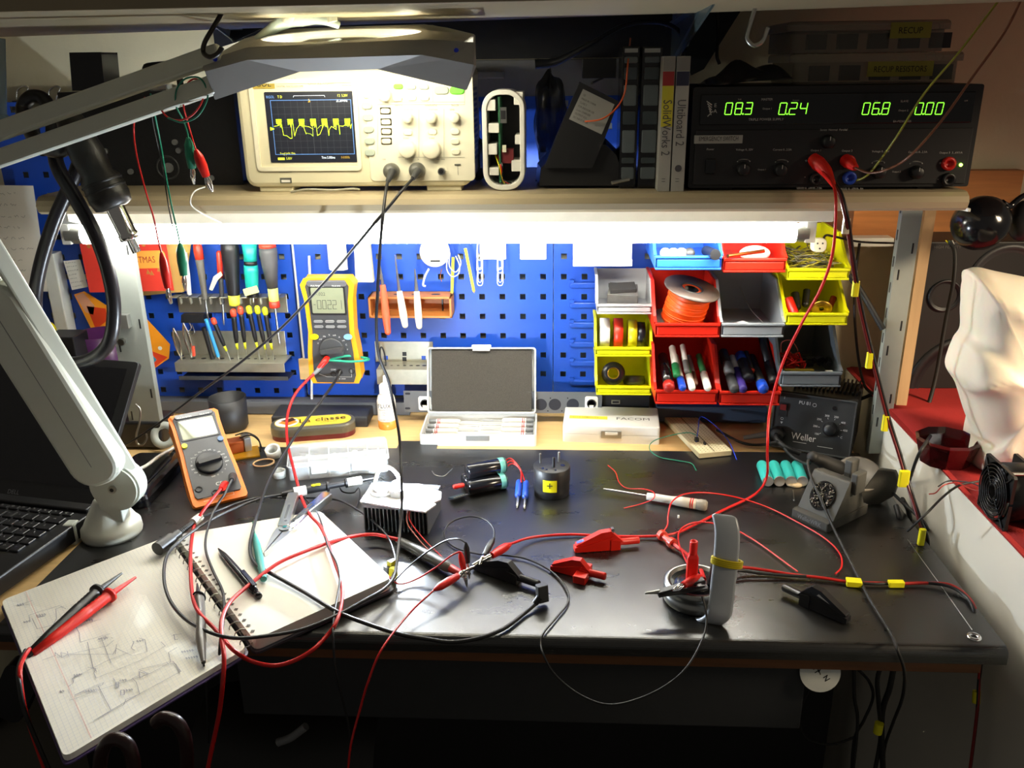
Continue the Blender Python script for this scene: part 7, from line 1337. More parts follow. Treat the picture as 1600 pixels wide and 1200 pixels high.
# page edges dark at the bottom (stack seen from the front)
# grid rules + sketch on the left page
o_, ex_, ey_ = Lo1, (S1-Lo1), (Lo0-Lo1)
nrm = ex_.cross(ey_).normalized(); nrm = nrm if nrm.z > 0 else -nrm
def onp(u, v):  # u along bottom edge (0 outer..1 spine), v up
    b0 = Lo1.lerp(S1, u); b1 = Lo0.lerp(S0, u); return b0.lerp(b1, v)+nrm*.0004
def seg(mb, a, b, w, m_, lift=0.):
    a, b = V(a)+nrm*lift, V(b)+nrm*lift; d = b-a
    if d.length < 1e-7: return
    e = d.normalized().cross(nrm)*w/2; mb.add([a-e, a+e, b+e, b-e], [(0, 1, 2, 3)], m_)
mb = t.wmb()
for k in range(1, 42): seg(mb, onp(k/42, .01), onp(k/42, .99), .00022, 0)
for k in range(1, 64): seg(mb, onp(.01, k/64), onp(.99, k/64), .00022, 0)
seg(mb, onp(.13, .01), onp(.13, .99), .0005, 1, .0002)
def pp(x, y): return PZ(x/3, 800+y/3, ZN+.0012+.022*max(0, min(1, (y/3+800-940)/250))*max(0, 1-x/3/330)**1)
def on_page(x, y):
    """crop pixel to the tilted page plane"""
    d = ray(x/3, 800+y/3); p0 = Lo1+nrm*.0008; return CAM+d*((p0-CAM).dot(nrm)/d.dot(nrm))
nrm = (S1-Lo1).cross(Lo0-Lo1).normalized(); nrm = nrm if nrm.z > 0 else -nrm
def pen(pts, w=.0006, m_=2):
    q = [on_page(*p) for p in pts]
    for a, b in zip(q, q[1:]): seg(mb, a, b, w, m_, .0004)
pen([(80, 440), (240, 385), (248, 410), (290, 425), (280, 440)]); pen([(240, 380), (310, 350)]); pen([(345, 350), (400, 340), (395, 360), (350, 370), (345, 350)]); pen([(370, 365), (378, 400), (300, 420)])
pen([(110, 520), (140, 510), (135, 485), (260, 445), (440, 400)]); pen([(150, 500), (175, 550), (250, 530), (265, 500), (262, 455), (310, 440)]); pen([(175, 495), (210, 488)], .002)
pen([(270, 415), (305, 425), (285, 445), (310, 455)]); pen([(170, 590), (350, 540), (520, 490), (660, 440)]); pen([(350, 530), (372, 570), (376, 612), (400, 605)]); pen([(390, 515), (430, 502), (435, 515)], .001)
pen([(520, 470), (560, 455), (575, 512)]); pen([(590, 440), (605, 460), (595, 480), (610, 490)], .0008); pen([(660, 430), (672, 470)]); pen([(200, 695), (260, 675), (258, 660), (285, 680), (265, 685)]); pen([(285, 660), (318, 668), (290, 685), (285, 660)]); pen([(316, 655), (320, 675)])
pen([(320, 668), (500, 630), (660, 500), (770, 480)]); pen([(320, 668), (530, 668), (545, 640), (620, 675), (690, 655), (680, 600), (610, 580)]); pen([(380, 610), (540, 565), (660, 530)])
pen([(540, 668), (550, 600), (520, 590)]); pen([(455, 600), (495, 582), (492, 600), (460, 610)]); pen([(410, 610), (436, 730), (455, 750)]); pen([(478, 600), (520, 710)]); pen([(605, 560), (620, 575), (605, 600), (628, 610), (615, 640), (632, 650)], .0008)
pen([(320, 820), (345, 800), (340, 780), (500, 700), (600, 660)]); pen([(345, 775), (385, 760)], .0018); pen([(410, 730), (450, 735), (440, 755)]); pen([(325, 885), (480, 830), (700, 760), (650, 740), (810, 700), (850, 750)]); pen([(350, 860), (400, 835)], .001)
pen([(440, 978), (530, 930), (580, 905), (590, 880), (655, 855), (640, 800), (620, 780), (650, 768)]); pen([(530, 780), (545, 800), (548, 825)]); pen([(542, 800), (556, 798), (556, 822), (543, 822), (542, 800)], .0008); pen([(565, 838), (582, 835), (583, 858), (567, 860), (565, 838)], .0008)
pen([(652, 750), (655, 780), (692, 760), (652, 750)], .0008); pen([(460, 815), (520, 930)]); pen([(400, 840), (450, 820), (480, 812), (485, 800), (400, 835)]); pen([(700, 760), (800, 705), (790, 660), (830, 635)]); pen([(780, 705), (790, 715), (820, 712)]); pen([(822, 712), (845, 752)], .001)
pen([(845, 750), (660, 850), (590, 890), (440, 978)]); pen([(755, 610), (775, 630), (650, 700), (450, 780), (440, 755)]); pen([(805, 580), (850, 572)]); pen([(815, 575), (820, 600), (835, 598)], .0008)
for (x, y, n_) in ((80, 440, 3), (110, 520, 3), (170, 490, 4), (390, 515, 3), (460, 600, 4), (540, 460, 4), (345, 770, 3), (560, 795, 3), (590, 840, 3), (400, 845, 5), (850, 660, 5), (870, 690, 5), (280, 845, 2), (640, 610, 3), (610, 465, 5)):
    x0 = x
    for k in range(n_): pen([(x0, y), (x0+3, y-8), (x0+6, y+2), (x0+9, y-6)], .0005); x0 += 12; y -= 2
mb.build('page_drawing', [RULE, RULER, mat('pencil_line', '8c8c98', .7)], t)
# spiral binding: torn holes and coils
for k in range(17):
    f_ = (k+.6)/17.4; c = S0.lerp(S1, f_)+V((.006, -.002, .001)); d = (S1-S0).normalized(); sx = V((d.y, -d.x, 0)); sx = sx if sx.x > 0 else -sx
    mb = t.wmb().at(FR(c, sx, d)); mb.ring(.0075, .0007, n=18, k=6, sy=.9); mb.build('binding_ring', mat('clear_ring', 'a09c94', .25, .3), t)
mb = t.wmb(); 
for k in range(22):
    f_ = (k+.5)/22; c = RPx[0].lerp(RPx[3], f_)+V((.006, 0, .0004)); mb.at(T(*c)); mb.box(-.002, .002, -.002, .002, 0, .0003, 0)
mb.build('punched_holes', mat('hole_shadow', '6a665e', .8), t)
# pen
ZT = ZN+.0065
a, b = PZ(341, 857, ZT+.004), PZ(405, 931, ZT+.005); d = b-a; L_ = d.length; t = Thing('pen', 'black click ballpoint pen lying on the blank right page', 'pen', FR(a, V((0, 0, 1)), d))
mb = t.mb(); mb.lathe([(.0008, 0), (.0015, .004), (.0040, .022), (.0046, L_*.3), (.0050, L_*.6), (.0054, L_*.8), (.0045, L_*.9), (1e-5, L_*.9)], 20); mb.build('barrel', mat('pen_black', '19171f', .2), t)
mb = t.mb(); mb.lathe([(.0035, L_*.9), (.0035, L_*.96), (.0042, L_*.965), (.0040, L_), (1e-5, L_)], 16); mb.build('push_button', KG, t)
mb = t.mb().at(T(.0052, -.002, 0)); mb.box(0, .002, -.0028, .0028, L_*.58, L_*.88); mb.build('pocket_clip', KG, t, .0006)
# multitool pliers
fr = FRP(413, 872, 490, 782, ZT); L_ = (PZ(490, 782, ZT)-PZ(413, 872, ZT)).length; t = Thing('multitool', 'folding steel multitool pliers with open handles on the notebook', 'pliers', fr)
for s_ in (1, -1):
    mb = t.mb(); mb.prism([(0, s_*.0004), (.006, s_*.002), (L_*.30, s_*.011), (L_*.40, s_*.012), (L_*.42, s_*.001), (L_*.28, s_*.001)][::s_], .001, .008); mb.build('jaw', ST, t, .001)
mb = t.mb().at(T(L_*.40, 0, 0)); mb.cyl(.0085, 0, .010, 0, 20); mb.cyl(.003, .010, .011, 1, 10); mb.build('pivot', [ST, CH], t, .0006)
for (ang, ln, w_, m_) in ((16, .62, .016, ST), (-6, .68, .015, CH), (-12, .64, .004, ST)):
    mb = t.mb().at(T(L_*.42, 0, 0)@RZ(ang)); mb.rbox(L_*ln/2, .004 if ang > 0 else -.004, L_*ln, w_, .004, .0, .011 if m_ is ST else .008, 0, ch=.001)
    mb.prism(circ(.0022, 10, L_*.08, .002 if ang > 0 else -.004), .011, .0112, 1); mb.rbox(L_*ln*.4, .004 if ang > 0 else -.004, L_*ln*.4, .0035, .0015, .011, .0113, 1); mb.build('handle', [m_, DG], t)
# green boot clip on page and grey hook probe on the binding
lead('test_lead', [PY(532, 580, -.095), PY(526, 592, -.11), PY(505, 622, -.17), PY(470, 668, -.24), PY(440, 715, -.32), PY(418, 755, -.39), PZ(403, 800, .78), PZ(393, 838, .776), PZ(391, 862, .776), PZ(400, 882, .776), PZ(425, 897, .775), PZ(473, 924, .774), PZ(527, 956, .774), PZ(580, 977, .765), PZ(625, 991, .758), PZ(667, 998, .7545), PZ(707, 1003, .7545), PZ(752, 996, .7545), PZ(789, 981, .7545), PZ(821, 957, .7545), PZ(838, 943, .757)], .0031, BW, 'long black lead from the hanging multimeter to the big black clip')
mb = MB(); a, b = PZ(398, 835, ZT+.004), PZ(412, 905, ZT+.005); boot(mb, a, b, .0055, 0); mb.tube([a, PZ(395, 815, ZT+.008)], .001, 1, n=6, sub=1); single('clip_boot', mb, [mat('boot_teal', '3a8a80', .4), GW], 'teal rubber boot clip lying on the page beside the pen', 'clip')
t = Thing('hook_probe', 'translucent grey hook probe lying across the notebook binding', 'probe', T(*PZ(312, 965, ZT)))
mb = t.wmb(); mb.tube([PZ(311, 932, ZT+.008), PZ(314, 960, ZT+.008), PZ(314, 1000, ZT+.007), PZ(318, 1035, ZT+.006)], [.0062, .0052, .0060, .0025], n=14); mb.build('barrel', mat('smoky_grey', '6a655e', .3, alpha=.9), t)
mb = t.wmb(); c = PZ(311, 933, ZT+.008); mb.at(FR(c, (1, 0, 0), (0, 1, 0))); mb.ring(.0075, .0012); mb.at(); mb.tube([c, PZ(309, 920, ZT+.008), PZ(308, 912, ZT+.005)], [.004, .002, .001], n=8); mb.build('hook_tip', K, t)
wire('probe_cable', [PZ(318, 1035, ZT+.006), PY(321, 1060, -.80), PY(324, 1110, -.80), PY(326, 1160, -.78)], .0016, KR, 'thin black cable from the grey hook probe hanging below the notebook')
# left test probes
for (tip, col, end, m_, lab) in (((190, 896), (152, 924), (40, 1018), mat('probe_black', '1b1a19', .4), 'black test probe lying beside the red one on the sketch page'), ((212, 902), (171, 930), (50, 1014), mat('probe_red', 'd01c10', .35), 'red test probe lying beside the black one on the sketch page')):
    zz = ZN+.011; a, b, c = PZ(*tip, zz), PZ(*col, zz), PZ(*end, zz+.006); t = Thing('test_probe', lab, 'test probe', T(*b), 'pair of test probes'); 
    mb = t.wmb(); mb.rod(b, a, .0042, r2=.0016, n=14); mb.build('nose', m_, t)
    mb = t.wmb().at(FR(b, (0, 0, 1), c-b)); mb.lathe([(.0045, -.003), (.0095, -.002), (.0095, .002), (.0065, .003), (.006, .02)], 24); mb.build('collar', m_, t)
    mb = t.wmb().at(FR(b, (0, 0, 1), c-b)); l = (c-b).length; pr = []
    for k in range(12): pr += [(.0064+.0006*(k % 2), .003+.003*k)]
    mb.lathe(pr+[(.0068, .045), (.006, l*.7), (.0042, l), (1e-5, l)], 18); mb.build('grip', m_, t)
wire('probe_lead', [PZ(46, 1014, ZN+.016), PZ(36, 1030, ZN+.02), PY(31, 1052, -.87), PY(37, 1100, -.88), PY(52, 1150, -.88), PY(75, 1215, -.88)], .0030, RW, 'red probe lead dropping over the notebook corner')
wire('probe_lead', [PZ(40, 1016, ZN+.016), PZ(31, 1035, ZN+.02), PY(29, 1060, -.875), PY(38, 1110, -.885), PY(58, 1160, -.885), PY(82, 1215, -.885)], .0028, BW, 'black probe lead dropping over the notebook corner')
# ================================================================ meter leads
t = Thing('banana_plug', 'red and grey angled plug in the hanging multimeter', 'plug', T(*PY(505, 566, Yh-.05))); mb = t.wmb(); a = PY(512, 558, Yh-.035); mb.tube([a, PY(508, 564, Yh-.052), PY(498, 576, Yh-.06)], [.005, .0058, .004], n=12); mb.build('red_boot', CRD, t); mb = t.wmb(); mb.tube([PY(505, 568, Yh-.054), PY(496, 579, Yh-.062), PY(488, 586, Yh-.068)], [.0048, .004, .0026], n=12); mb.build('grey_sleeve', MG, t)
wire('test_lead', [PY(490, 585, Yh-.068), PY(478, 596, -.14), PY(460, 618, -.17), PY(449, 650, -.21), PY(449, 690, -.27), PY(458, 730, -.34), PY(465, 757, -.39), PY(472, 780, -.425), PZ(484, 804, ZT+.01), PZ(500, 822, ZT+.006), PZ(512, 848, ZT+.004), PZ(524, 881, ZT+.004), PZ(534, 913, ZT+.004), PZ(533, 948, ZT+.004), PZ(524, 975, ZT+.002), PY(511, 993, -.745), PY(489, 1015, -.765), PY(460, 1032, -.775), PY(428, 1040, -.78), PY(393, 1033, -.775), PZ(366, 1017, ZT+.002), PZ(351, 1001, ZT+.004), PZ(333, 980, ZT+.006), PZ(313, 960, ZT+.012), PZ(302, 937, ZT+.010), PZ(298, 900, ZT+.006), PZ(298, 860, ZT+.006), PZ(303, 823, .775), PZ(314, 803, .785), PZ(330, 782, .795), PZ(345, 764, .803)], .0030, RW, 'red lead from the hanging multimeter looping round to the bench meter')
q = TB.M@V((.14*.083, .13*.185, .040)); q2_ = TB.M@V((.32*.083, .20*.185, .040))
t = Thing('banana_plug', 'red plug pushed in the leaning orange multimeter', 'plug', T(*q)); d = PZ(345, 764, .803)-q; mb = t.wmb(); mb.ball(q, .007); mb.tube([q, q+d*.5, PZ(345, 764, .803)], [.0065, .006, .0035], n=14); mb.build('boot', CRD, t)
t = Thing('banana_plug', 'black plug pushed in the leaning orange multimeter', 'plug', T(*q2_)); e_ = PZ(362, 750, .808); mb = t.wmb(); mb.ball(q2_, .0065); mb.tube([q2_, q2_.lerp(e_, .5), e_], [.006, .0055, .0035], n=14); mb.build('boot', mat('boot_charcoal', '2c2c2e', .45), t)
wire('test_lead', [e_, PZ(352, 770, .80), PZ(340, 788, .79), PZ(330, 808, .782), PZ(322, 838, .776), PZ(322, 862, ZT+.004), PZ(332, 890, ZT+.004), PZ(347, 922, ZT+.004), PZ(350, 945, ZT+.008), PZ(348, 975, ZT+.006), PZ(344, 1005, ZT+.004), PY(343, 1035, -.79), PY(346, 1070, -.80), PY(342, 1110, -.80), PY(332, 1160, -.80), PY(322, 1215, -.80)], .0022, BW, 'black lead from the leaning multimeter hanging over the notebook front')
wire('test_lead', [PZ(622, 843, .765), PZ(580, 835, .765), PZ(530, 843, .772), PZ(473, 863, ZT+.008), PZ(433, 881, ZT+.010), PZ(393, 911, ZT+.008), PZ(360, 940, ZT+.010), PZ(347, 967, ZT+.012), PZ(346, 995, ZT+.010), PY(350, 1027, -.80), PY(348, 1067, -.815), PY(342, 1117, -.815), PY(331, 1170, -.815), PY(322, 1215, -.815)], .0032, RW, 'thick red lead crossing the notebook to the dark tapered probe')
t = Thing('test_probe', 'dark grey tapered probe lying in front of the heat sink', 'test probe', T(*PZ(672, 865, .760))); a, b = PZ(622, 843, .760), PZ(705, 888, .762)
mb = t.wmb(); mb.tube([a, a.lerp(b, .12), a.lerp(b, .5), a.lerp(b, .9), b], [.0045, .0055, .0072, .0080, .0060], n=18); mb.build('grip', mat('probe_grey', '4e4c48', .4), t)
mb = t.wmb(); mb.rod(b, PZ(724, 898, .764), .0058, r2=.0042, n=14); mb.build('red_collar', mat('probe_red_dark', 'a02018', .4), t); mb = t.wmb(); mb.rod(PZ(724, 898, .764), PZ(735, 896, .768), .0012); mb.build('tip', CH, t)
# grey lead over the notebook and edge
wire('test_lead', [PZ(470, 772, .768), PZ(482, 785, .768), PZ(495, 800, ZT+.003), PZ(503, 820, ZT+.003), PZ(512, 853, ZT+.007), PZ(526, 879, ZT+.008), PZ(531, 903, ZT+.007), PZ(528, 927, ZT+.004), PZ(523, 955, ZT+.004), PZ(520, 983, ZT), PY(521, 1007, -.755), PY(522, 1025, -.76), PY(526, 1055, -.765), PY(535, 1092, -.765), PY(545, 1135, -.765), PY(548, 1180, -.765)], .0017, BW, 'thin dark lead crossing the blank page and dropping over the edge')
# ================================================================ oscilloscope probes
SC_G = mat('probe_cable', '26262a', .4)
for (px, py, ex, ey, lab) in ((613, 267, 606, 283, 'grey probe connector plugged in the first oscilloscope input'), (653, 266, 645, 279, 'grey probe connector plugged in the second oscilloscope input')):
    a = PY(px, py, YS-.006); b = PY(px, py+1, YS-.028); c = PY(ex, ey, YS-.045); t = Thing('bnc_plug', lab, 'plug', T(*b), 'oscilloscope input plugs')
    mb = t.wmb().at(FR(a, (1, 0, 0), b-a)); mb.lathe([(.0085, 0), (.0105, .002), (.0105, .012), (.009, .018), (.006, .022), (1e-5, .022)], 24); mb.build('sleeve', mat('plug_grey', '5a5a54', .4), t); mb = t.wmb(); mb.tube([b, b.lerp(c, .5), c], [.0055, .0045, .003], n=12); mb.build('strain_relief', DG, t)
P1 = [PY(606, 282, YS-.045), PY(602, 305, -.45), PY(597, 350, -.47), PY(593, 400, -.46), PY(590, 455, -.45), PY(588, 510, -.44), PY(592, 555, -.43), PY(606, 592, -.42), PY(615, 632, -.42), PY(622, 668, -.44), PY(626, 705, -.46), PY(627, 745, -.49), PY(628, 785, -.51), PY(625, 830, -.545), PZ(621, 870, .775), PZ(616, 900, .768), PZ(600, 920, .768), PZ(569, 938, .772), PZ(527, 961, .774), PZ(473, 983, .774), PZ(420, 993, .776), PZ(366, 997, .782), PZ(325, 987, .782), PZ(288, 966, .776), PZ(264, 935, .774), PZ(256, 900, .776), PZ(262, 866, .778), PZ(285, 842, .778), PZ(325, 815, .778), PZ(365, 795, .778), PZ(408, 779, .778), PZ(440, 773, .777)]
wire('probe_cable', P1, .0027, SC_G, 'black probe cable from the oscilloscope circling over the notebook')
wire('probe_cable', [PY(645, 279, YS-.045), PY(628, 298, -.45), PY(606, 325, -.46), PY(580, 355, -.46), PY(553, 388, -.45), PY(500, 449, -.40), PY(440, 512, -.37), PY(375, 567, -.34), PY(310, 615, -.31), PY(250, 660, -.29), PY(205, 690, -.28), PY(185, 700, -.27)], .0024, SC_G, 'black probe cable running diagonally across the tool panels')
t = Thing('scope_probe', 'black oscilloscope probe with white collars lying beyond the notebook', 'probe', T(*PZ(500, 765, .775)))
def al(f_): return PZ(440+(600-440)*f_, 773+(744-773)*f_, .777)
mb = t.wmb(); mb.rod(al(0), al(.14), .0042, r2=.0058, n=14); mb.rod(al(.21), al(.45), .0062, n=16); mb.rod(al(.45), al(.62), .0048, n=14); mb.rod(al(.62), al(.64), .0075, n=18); mb.rod(al(.44), al(.46), .0085, n=18); mb.rod(al(.77), al(.96), .0032, r2=.0022, n=12); mb.build('body', K, t)
for f0, f1 in ((.12, .24), (.64, .78)): mb = t.wmb(); mb.rod(al(f0), al(f1), .0078 if f0 < .3 else .007, n=20); mb.build('collar', W, t)
mb = t.wmb(); a = al(.34)+V((0, -.001, .006)); mb.at(FR(a, al(1)-al(0))); mb.rbox(0, 0, .014, .005, .002, 0, .0012); mb.build('slide_switch', YT, t)
mb = t.wmb(); mb.tube([al(.56), PZ(535, 768, .765), PZ(552, 770, .757), PZ(560, 762, .757), PZ(562, 775, .754), PZ(556, 795, .752)], .0012, n=6); mb.build('ground_wire', K, t)
t = Thing('cable_plug', 'black ridged plug with a white collar lying at the notebook top corner', 'plug', T(*PZ(262, 848, .772)))
a, b = PZ(246, 858, .777), PZ(310, 810, .779); mb = t.wmb(); mb.rod(a, a.lerp(b, .32), .0095, n=20); mb.rod(a.lerp(b, .32), a.lerp(b, .50), .0065, n=16); mb.build('plug_body', K, t)
mb = t.wmb(); 
for k in range(9): mb.rod(a.lerp(b, .50+.035*k), a.lerp(b, .52+.035*k), .0052-.0002*k, n=12)
mb.rod(a.lerp(b, .5), a.lerp(b, .84), .0038, n=10); mb.build('strain_relief', KR, t); mb = t.wmb(); mb.rod(a.lerp(b, .86), a.lerp(b, 1.05), .0062, n=18); mb.build('collar', W, t)
wire('probe_cable', [PZ(312, 809, .779), PZ(340, 798, .779), PZ(375, 785, .776), PZ(410, 777, .772), PZ(450, 778, .766), PZ(490, 778, .762), PZ(527, 781, .761), PZ(553, 793, .764), PZ(580, 812, .766), PZ(604, 836, .766), PZ(615, 862, .766), PZ(618, 885, .766), PZ(612, 905, .762)], .0020, SC_G, 'dark cable from the ridged plug to the yellow clip by the notebook')
t = Thing('yellow_clip', 'small yellow and black spring clip at the notebook right corner', 'clip', T(*PZ(614, 890, .755)))
mb = t.wmb(); mb.at(FR(PZ(604, 893, .757), PZ(622, 902, .757)-PZ(604, 893, .757))); mb.prism([(0, 0), (.010, 0), (.008, .012), (.002, .012)], 0, .016, 0, .8); mb.prism([(.010, -.006), (.022, -.004), (.018, .004), (.010, .002)], 0, .012, 0, .8); mb.prism([(-.001, -.005), (.009, -.005), (.008, .0), (.0, 0)], 0, .010, 1, .9); mb.build('body', [YT, K], t, .0006)
wire('ground_lead', [PZ(600, 750, .777), PZ(585, 742, .772), PZ(560, 740, .765), PZ(545, 745, .762)], .0012, KR, 'fine black wire arcing behind the clear box corner', 'wire')
# ================================================================ leads hanging at the upper left
ya = -.52
lead('hanging_lead', [PY(227, 152, -.56), PY(219, 162, -.56), PY(212, 178, -.55), PY(209, 205, ya), PY(214, 245, ya), PY(228, 300, ya), PY(240, 340, ya), PY(247, 375, ya), PY(252, 395, ya)], .0013, RW, 'red clip lead hanging straight from the lamp arm, leftmost', b_end=(CRD, PY(262, 450, ya)), cr=.0055)
lead('hanging_lead', [PY(235, 146, -.56), PY(240, 170, -.56), PY(250, 220, ya), PY(262, 290, ya), (PY(270, 330, ya)), PY(278, 365, ya), PY(281, 380, ya)], .0013, GW, 'green clip lead hanging from the lamp arm beside the red one', b_end=(CGN, PY(287, 430, ya)), cr=.0062)
lead('hanging_lead', [PY(238, 150, -.56), PY(238, 185, -.56), PY(247, 230, ya), PY(256, 275, ya), PY(263, 320, ya), PY(271, 360, ya)], .0009, BW, 'fine black lead hanging beside the green lead at upper left')
lead('hanging_lead', [PY(250, 170, -.60), PY(262, 183, -.60), PY(280, 188, -.6), PY(300, 180, -.6), PY(315, 160, -.6), PY(318, 140, -.6), PY(308, 124, -.6), PY(295, 128, -.6), PY(287, 145, -.6), PY(287, 168, -.6), PY(293, 190, -.59), PY(300, 215, -.58), PY(306, 234, -.58)], .0012, RW, 'red clip lead coiled over the lower lamp arm bar', b_end=(CRD, PY(322, 275, -.57)), cr=.006)
lead('hanging_lead', [PY(262, 184, -.605), PY(285, 191, -.605), PY(308, 182, -.605), PY(322, 160, -.605), PY(324, 142, -.605), PY(312, 122, -.605), PY(290, 123, -.605), PY(276, 140, -.605), PY(275, 165, -.6), PY(285, 185, -.59), PY(292, 205, -.58), PY(294, 215, -.58)], .0012, GW, 'green clip lead coiled over the lower lamp arm bar', b_end=(CGN, PY(300, 262, -.57)), cr=.006)
wire('white_wire', [PY(320, 292, -.43), PY(305, 298, -.44), PY(298, 310, -.45), PY(300, 322, -.445), PY(318, 335, -.43), PY(345, 348, -.38)], .0012, W, 'thin white wire looping over the shelf edge at left', 'wire')
wire('clear_tube', [PY(455, 300, -.40), PY(480, 296, -.405), PY(520, 297, -.40), PY(550, 295, -.40), PY(562, 296, -.395)], .0015, mat('clear_tube', 'b8b4a0', .2, alpha=.8), 'thin clear strap lying on the shelf under the oscilloscope', 'strap')
# ================================================================ bench front details
mb = MB().at(T(*PZ(1522, 995, .7502))); mb.lathe([(.0035, 0), (.0045, .0015), (.0075, .0015), (.0082, .0)], 24); single('eyelet', mb, CH, 'shiny metal eyelet in the front right corner of the mat', 'eyelet')
wire('seam_wire', [PZ(1418, 843, .7504), PZ(1452, 890, .7504), PZ(1488, 940, .7504), PZ(1519, 984, .7504)], .0005, ST, 'fine bright seam line along the right edge of the mat', 'seam', sub=1)
c = PY(1281, 1050, -.70); mb = MB().at(FR(c, (1, 0, 0), (0, -1, .3))); mb.cyl(.024, 0, .002, 0, 32)
for pts in ([(-.006, .004), (-.002, .007), (.0, .001), (.003, .006)], [(-.004, .0), (.0, .003), (.002, -.002)], [(.006, -.006), (.010, -.003), (.008, -.010), (.013, -.007)]): mb.line([(x-.002, y) for x, y in pts], .0012, .0023, 1)
single('round_tag', mb, [mat('tag_white', 'c8ccc8', .6), INKB], 'round white tag with pen marks hanging under the bench front', 'tag')
for k, (P, r, lab) in enumerate((([(1382, 1030, -.69), (1371, 1060, -.69), (1373, 1100, -.68), (1376, 1150, -.66), (1365, 1215, -.66)], .0035, 'black cable hanging under the bench, leftmost strand of the bundle'), ([(1398, 1035, -.68), (1390, 1075, -.68), (1378, 1120, -.67), (1380, 1215, -.66)], .0045, 'thick black cable hanging in the middle of the bundle'), ([(1334, 1045, -.67), (1335, 1090, -.67), (1340, 1130, -.66), (1332, 1215, -.66)], .0026, 'thin black cable hanging straight left of the bundle'), ([(1340, 1045, -.66), (1358, 1065, -.66), (1364, 1090, -.66), (1350, 1125, -.66), (1335, 1155, -.65), (1330, 1215, -.65)], .0024, 'thin black cable curving left of the bundle'), ([(1266, 1075, -.6), (1250, 1110, -.6), (1250, 1135, -.6), (1262, 1155, -.6), (1300, 1163, -.6), (1340, 1150, -.6)], .002, 'thin black cable looping below the round tag'))):
    wire('hanging_cable', [PY(*q) for q in P], r, KR, lab)
a, b = PY(1374, 1130, -.675), PY(1371, 1145, -.675); mb = MB(); mb.rod(a, b, .0055); single('tape_tag', mb, YT, 'yellow tape around the hanging cables under the bench', 'tape tag')
a, b = PX(1526, 1080, .525), PX(1525, 1098, .525); mb = MB(); mb.rod(a, b, .0048); single('tape_tag', mb, YT, 'yellow tape on the lead hanging past the bench corner', 'tape tag')
mb = MB(); a = PY(1340, 1035, -.60); mb.at(FR(a, (1, 0, 0), (0, -.5, -1))); mb.cyl(.028, -.01, .0, 0, 28); single('metal_disc', mb, BR, 'dull brass coloured disc under the bench front', 'disc')
# clutter low under the bench
mb = MB(); mb.grid(lambda u, v: (PY(470, 1200, -.5).x+.14*(u-.5)*2, -.5+.10*cos(pi*v), .36+.10*sin(pi*v)+.01*sin(9*u)), 20, 12); single('dark_bag', mb, KR, 'dark rounded bag in the shadow under the bench', 'bag')
mb = MB(); mb.tube([PY(434, 1160, -.6), PY(455, 1152, -.6), PY(478, 1135, -.6)], .006); single('grey_hose', mb, MG, 'short grey hose end in the shadow under the bench', 'hose')
# chair arms at lower left
CHM = mat('dark_mahogany', '240c0c', .3)
for (P, r, lab) in (([(155, 1215, -.95), (158, 1180, -.95), (168, 1160, -.95), (185, 1155, -.95), (200, 1165, -.95), (208, 1190, -.95), (210, 1215, -.95)], .0065, 'dark mahogany curved chair arm, left one, at the lower left'), ([(243, 1130, -.9), (255, 1122, -.9), (275, 1128, -.9), (288, 1150, -.9), (292, 1180, -.9), (292, 1215, -.9)], .0068, 'dark mahogany curved chair arm, right one, below the notebook')):
    wire('chair_arm', [PY(*q) for q in P], r, CHM, lab, 'chair', n=12)
mb = MB(); mb.box(-1.6, -.56, -.96, -.93, .0, .42); single('cabinet', mb, mat('grey_cabinet', '8c8f90', .55), 'low grey cabinet side in the shadow at the lower left', 'cabinet', bevel=.002)
mb = MB(); a = PY(20, 1085, -.70); mb.at(FR(a, (1, 0, -.6), (0, -1, 0))); mb.rbox(0, 0, .045, .09, .012, -.02, 0); single('black_fitting', mb, K, 'black rounded part peeking under the notebook at far left', 'part', bevel=.002)
# ================================================================ right side
mb = MB(); zr = .828
def cl(u, v): return (.553+.40*u, -2.2+2.22*v, zr+.0045+.001*sin(30*u+9*v)+.001*sin(45*v))
mb.grid(cl, 12, 40); mb.add([(.5465, -2.2, zr+.0035), (.5465, .02, zr+.0035), (.553, .02, zr+.0045), (.553, -2.2, zr+.0045)], [(0, 1, 2, 3)]); single('red_cloth', mb, mat('red_cloth', '961410', .85, bump=.4, bscale=500), 'red cloth covering the white side cabinet at right', 'cloth', solid=.003)
t = Thing('loudspeaker', 'tall black floor loudspeaker standing at the right behind the bag', 'speaker', T(.71, -.03, zr+.004)); ysp = -.09
xa, xb = PY(1413, 600, ysp).x, .86; mb = t.wmb().at(FP(ysp)); zt2 = PY(1480, 378, ysp).z; mb.box(xa, xb, zr+.004, zt2, -.10, 0); mb.build('cabinet', mat('speaker_black', '100f0f', .5, var=.2, scale=20, wave=(20, 20, 1)), t, .002)
def drv(px, py, r, nm, ring=DG):
    p = PY(px, py, ysp); mb = t.wmb().at(FP(ysp)@T(p.x, p.z, 0)); mb.lathe([(r*1.18, .0005), (r*1.16, .004), (r*1.02, .004), (r, .001), (r*.94, .003), (r*.86, -.004), (r*.3, -.014), (r*.28, -.008), (1e-5, -.002)], 44); mb.build(nm, ring, t)
drv(1572, 440, .055, 'driver_cone'); drv(1476, 462, .024, 'tweeter', K); drv(1505, 608, .085, 'woofer_cone', K)
mb = t.wmb(); q = PY(1480, 388, ysp); mb.at(FP(ysp)@T(q.x, q.z, .001)); mb.text('HIGH FIDELITY', 0, 0, .005, 0, 0); mb.build('badge', mat('dim_print', '55524c', .5), t)
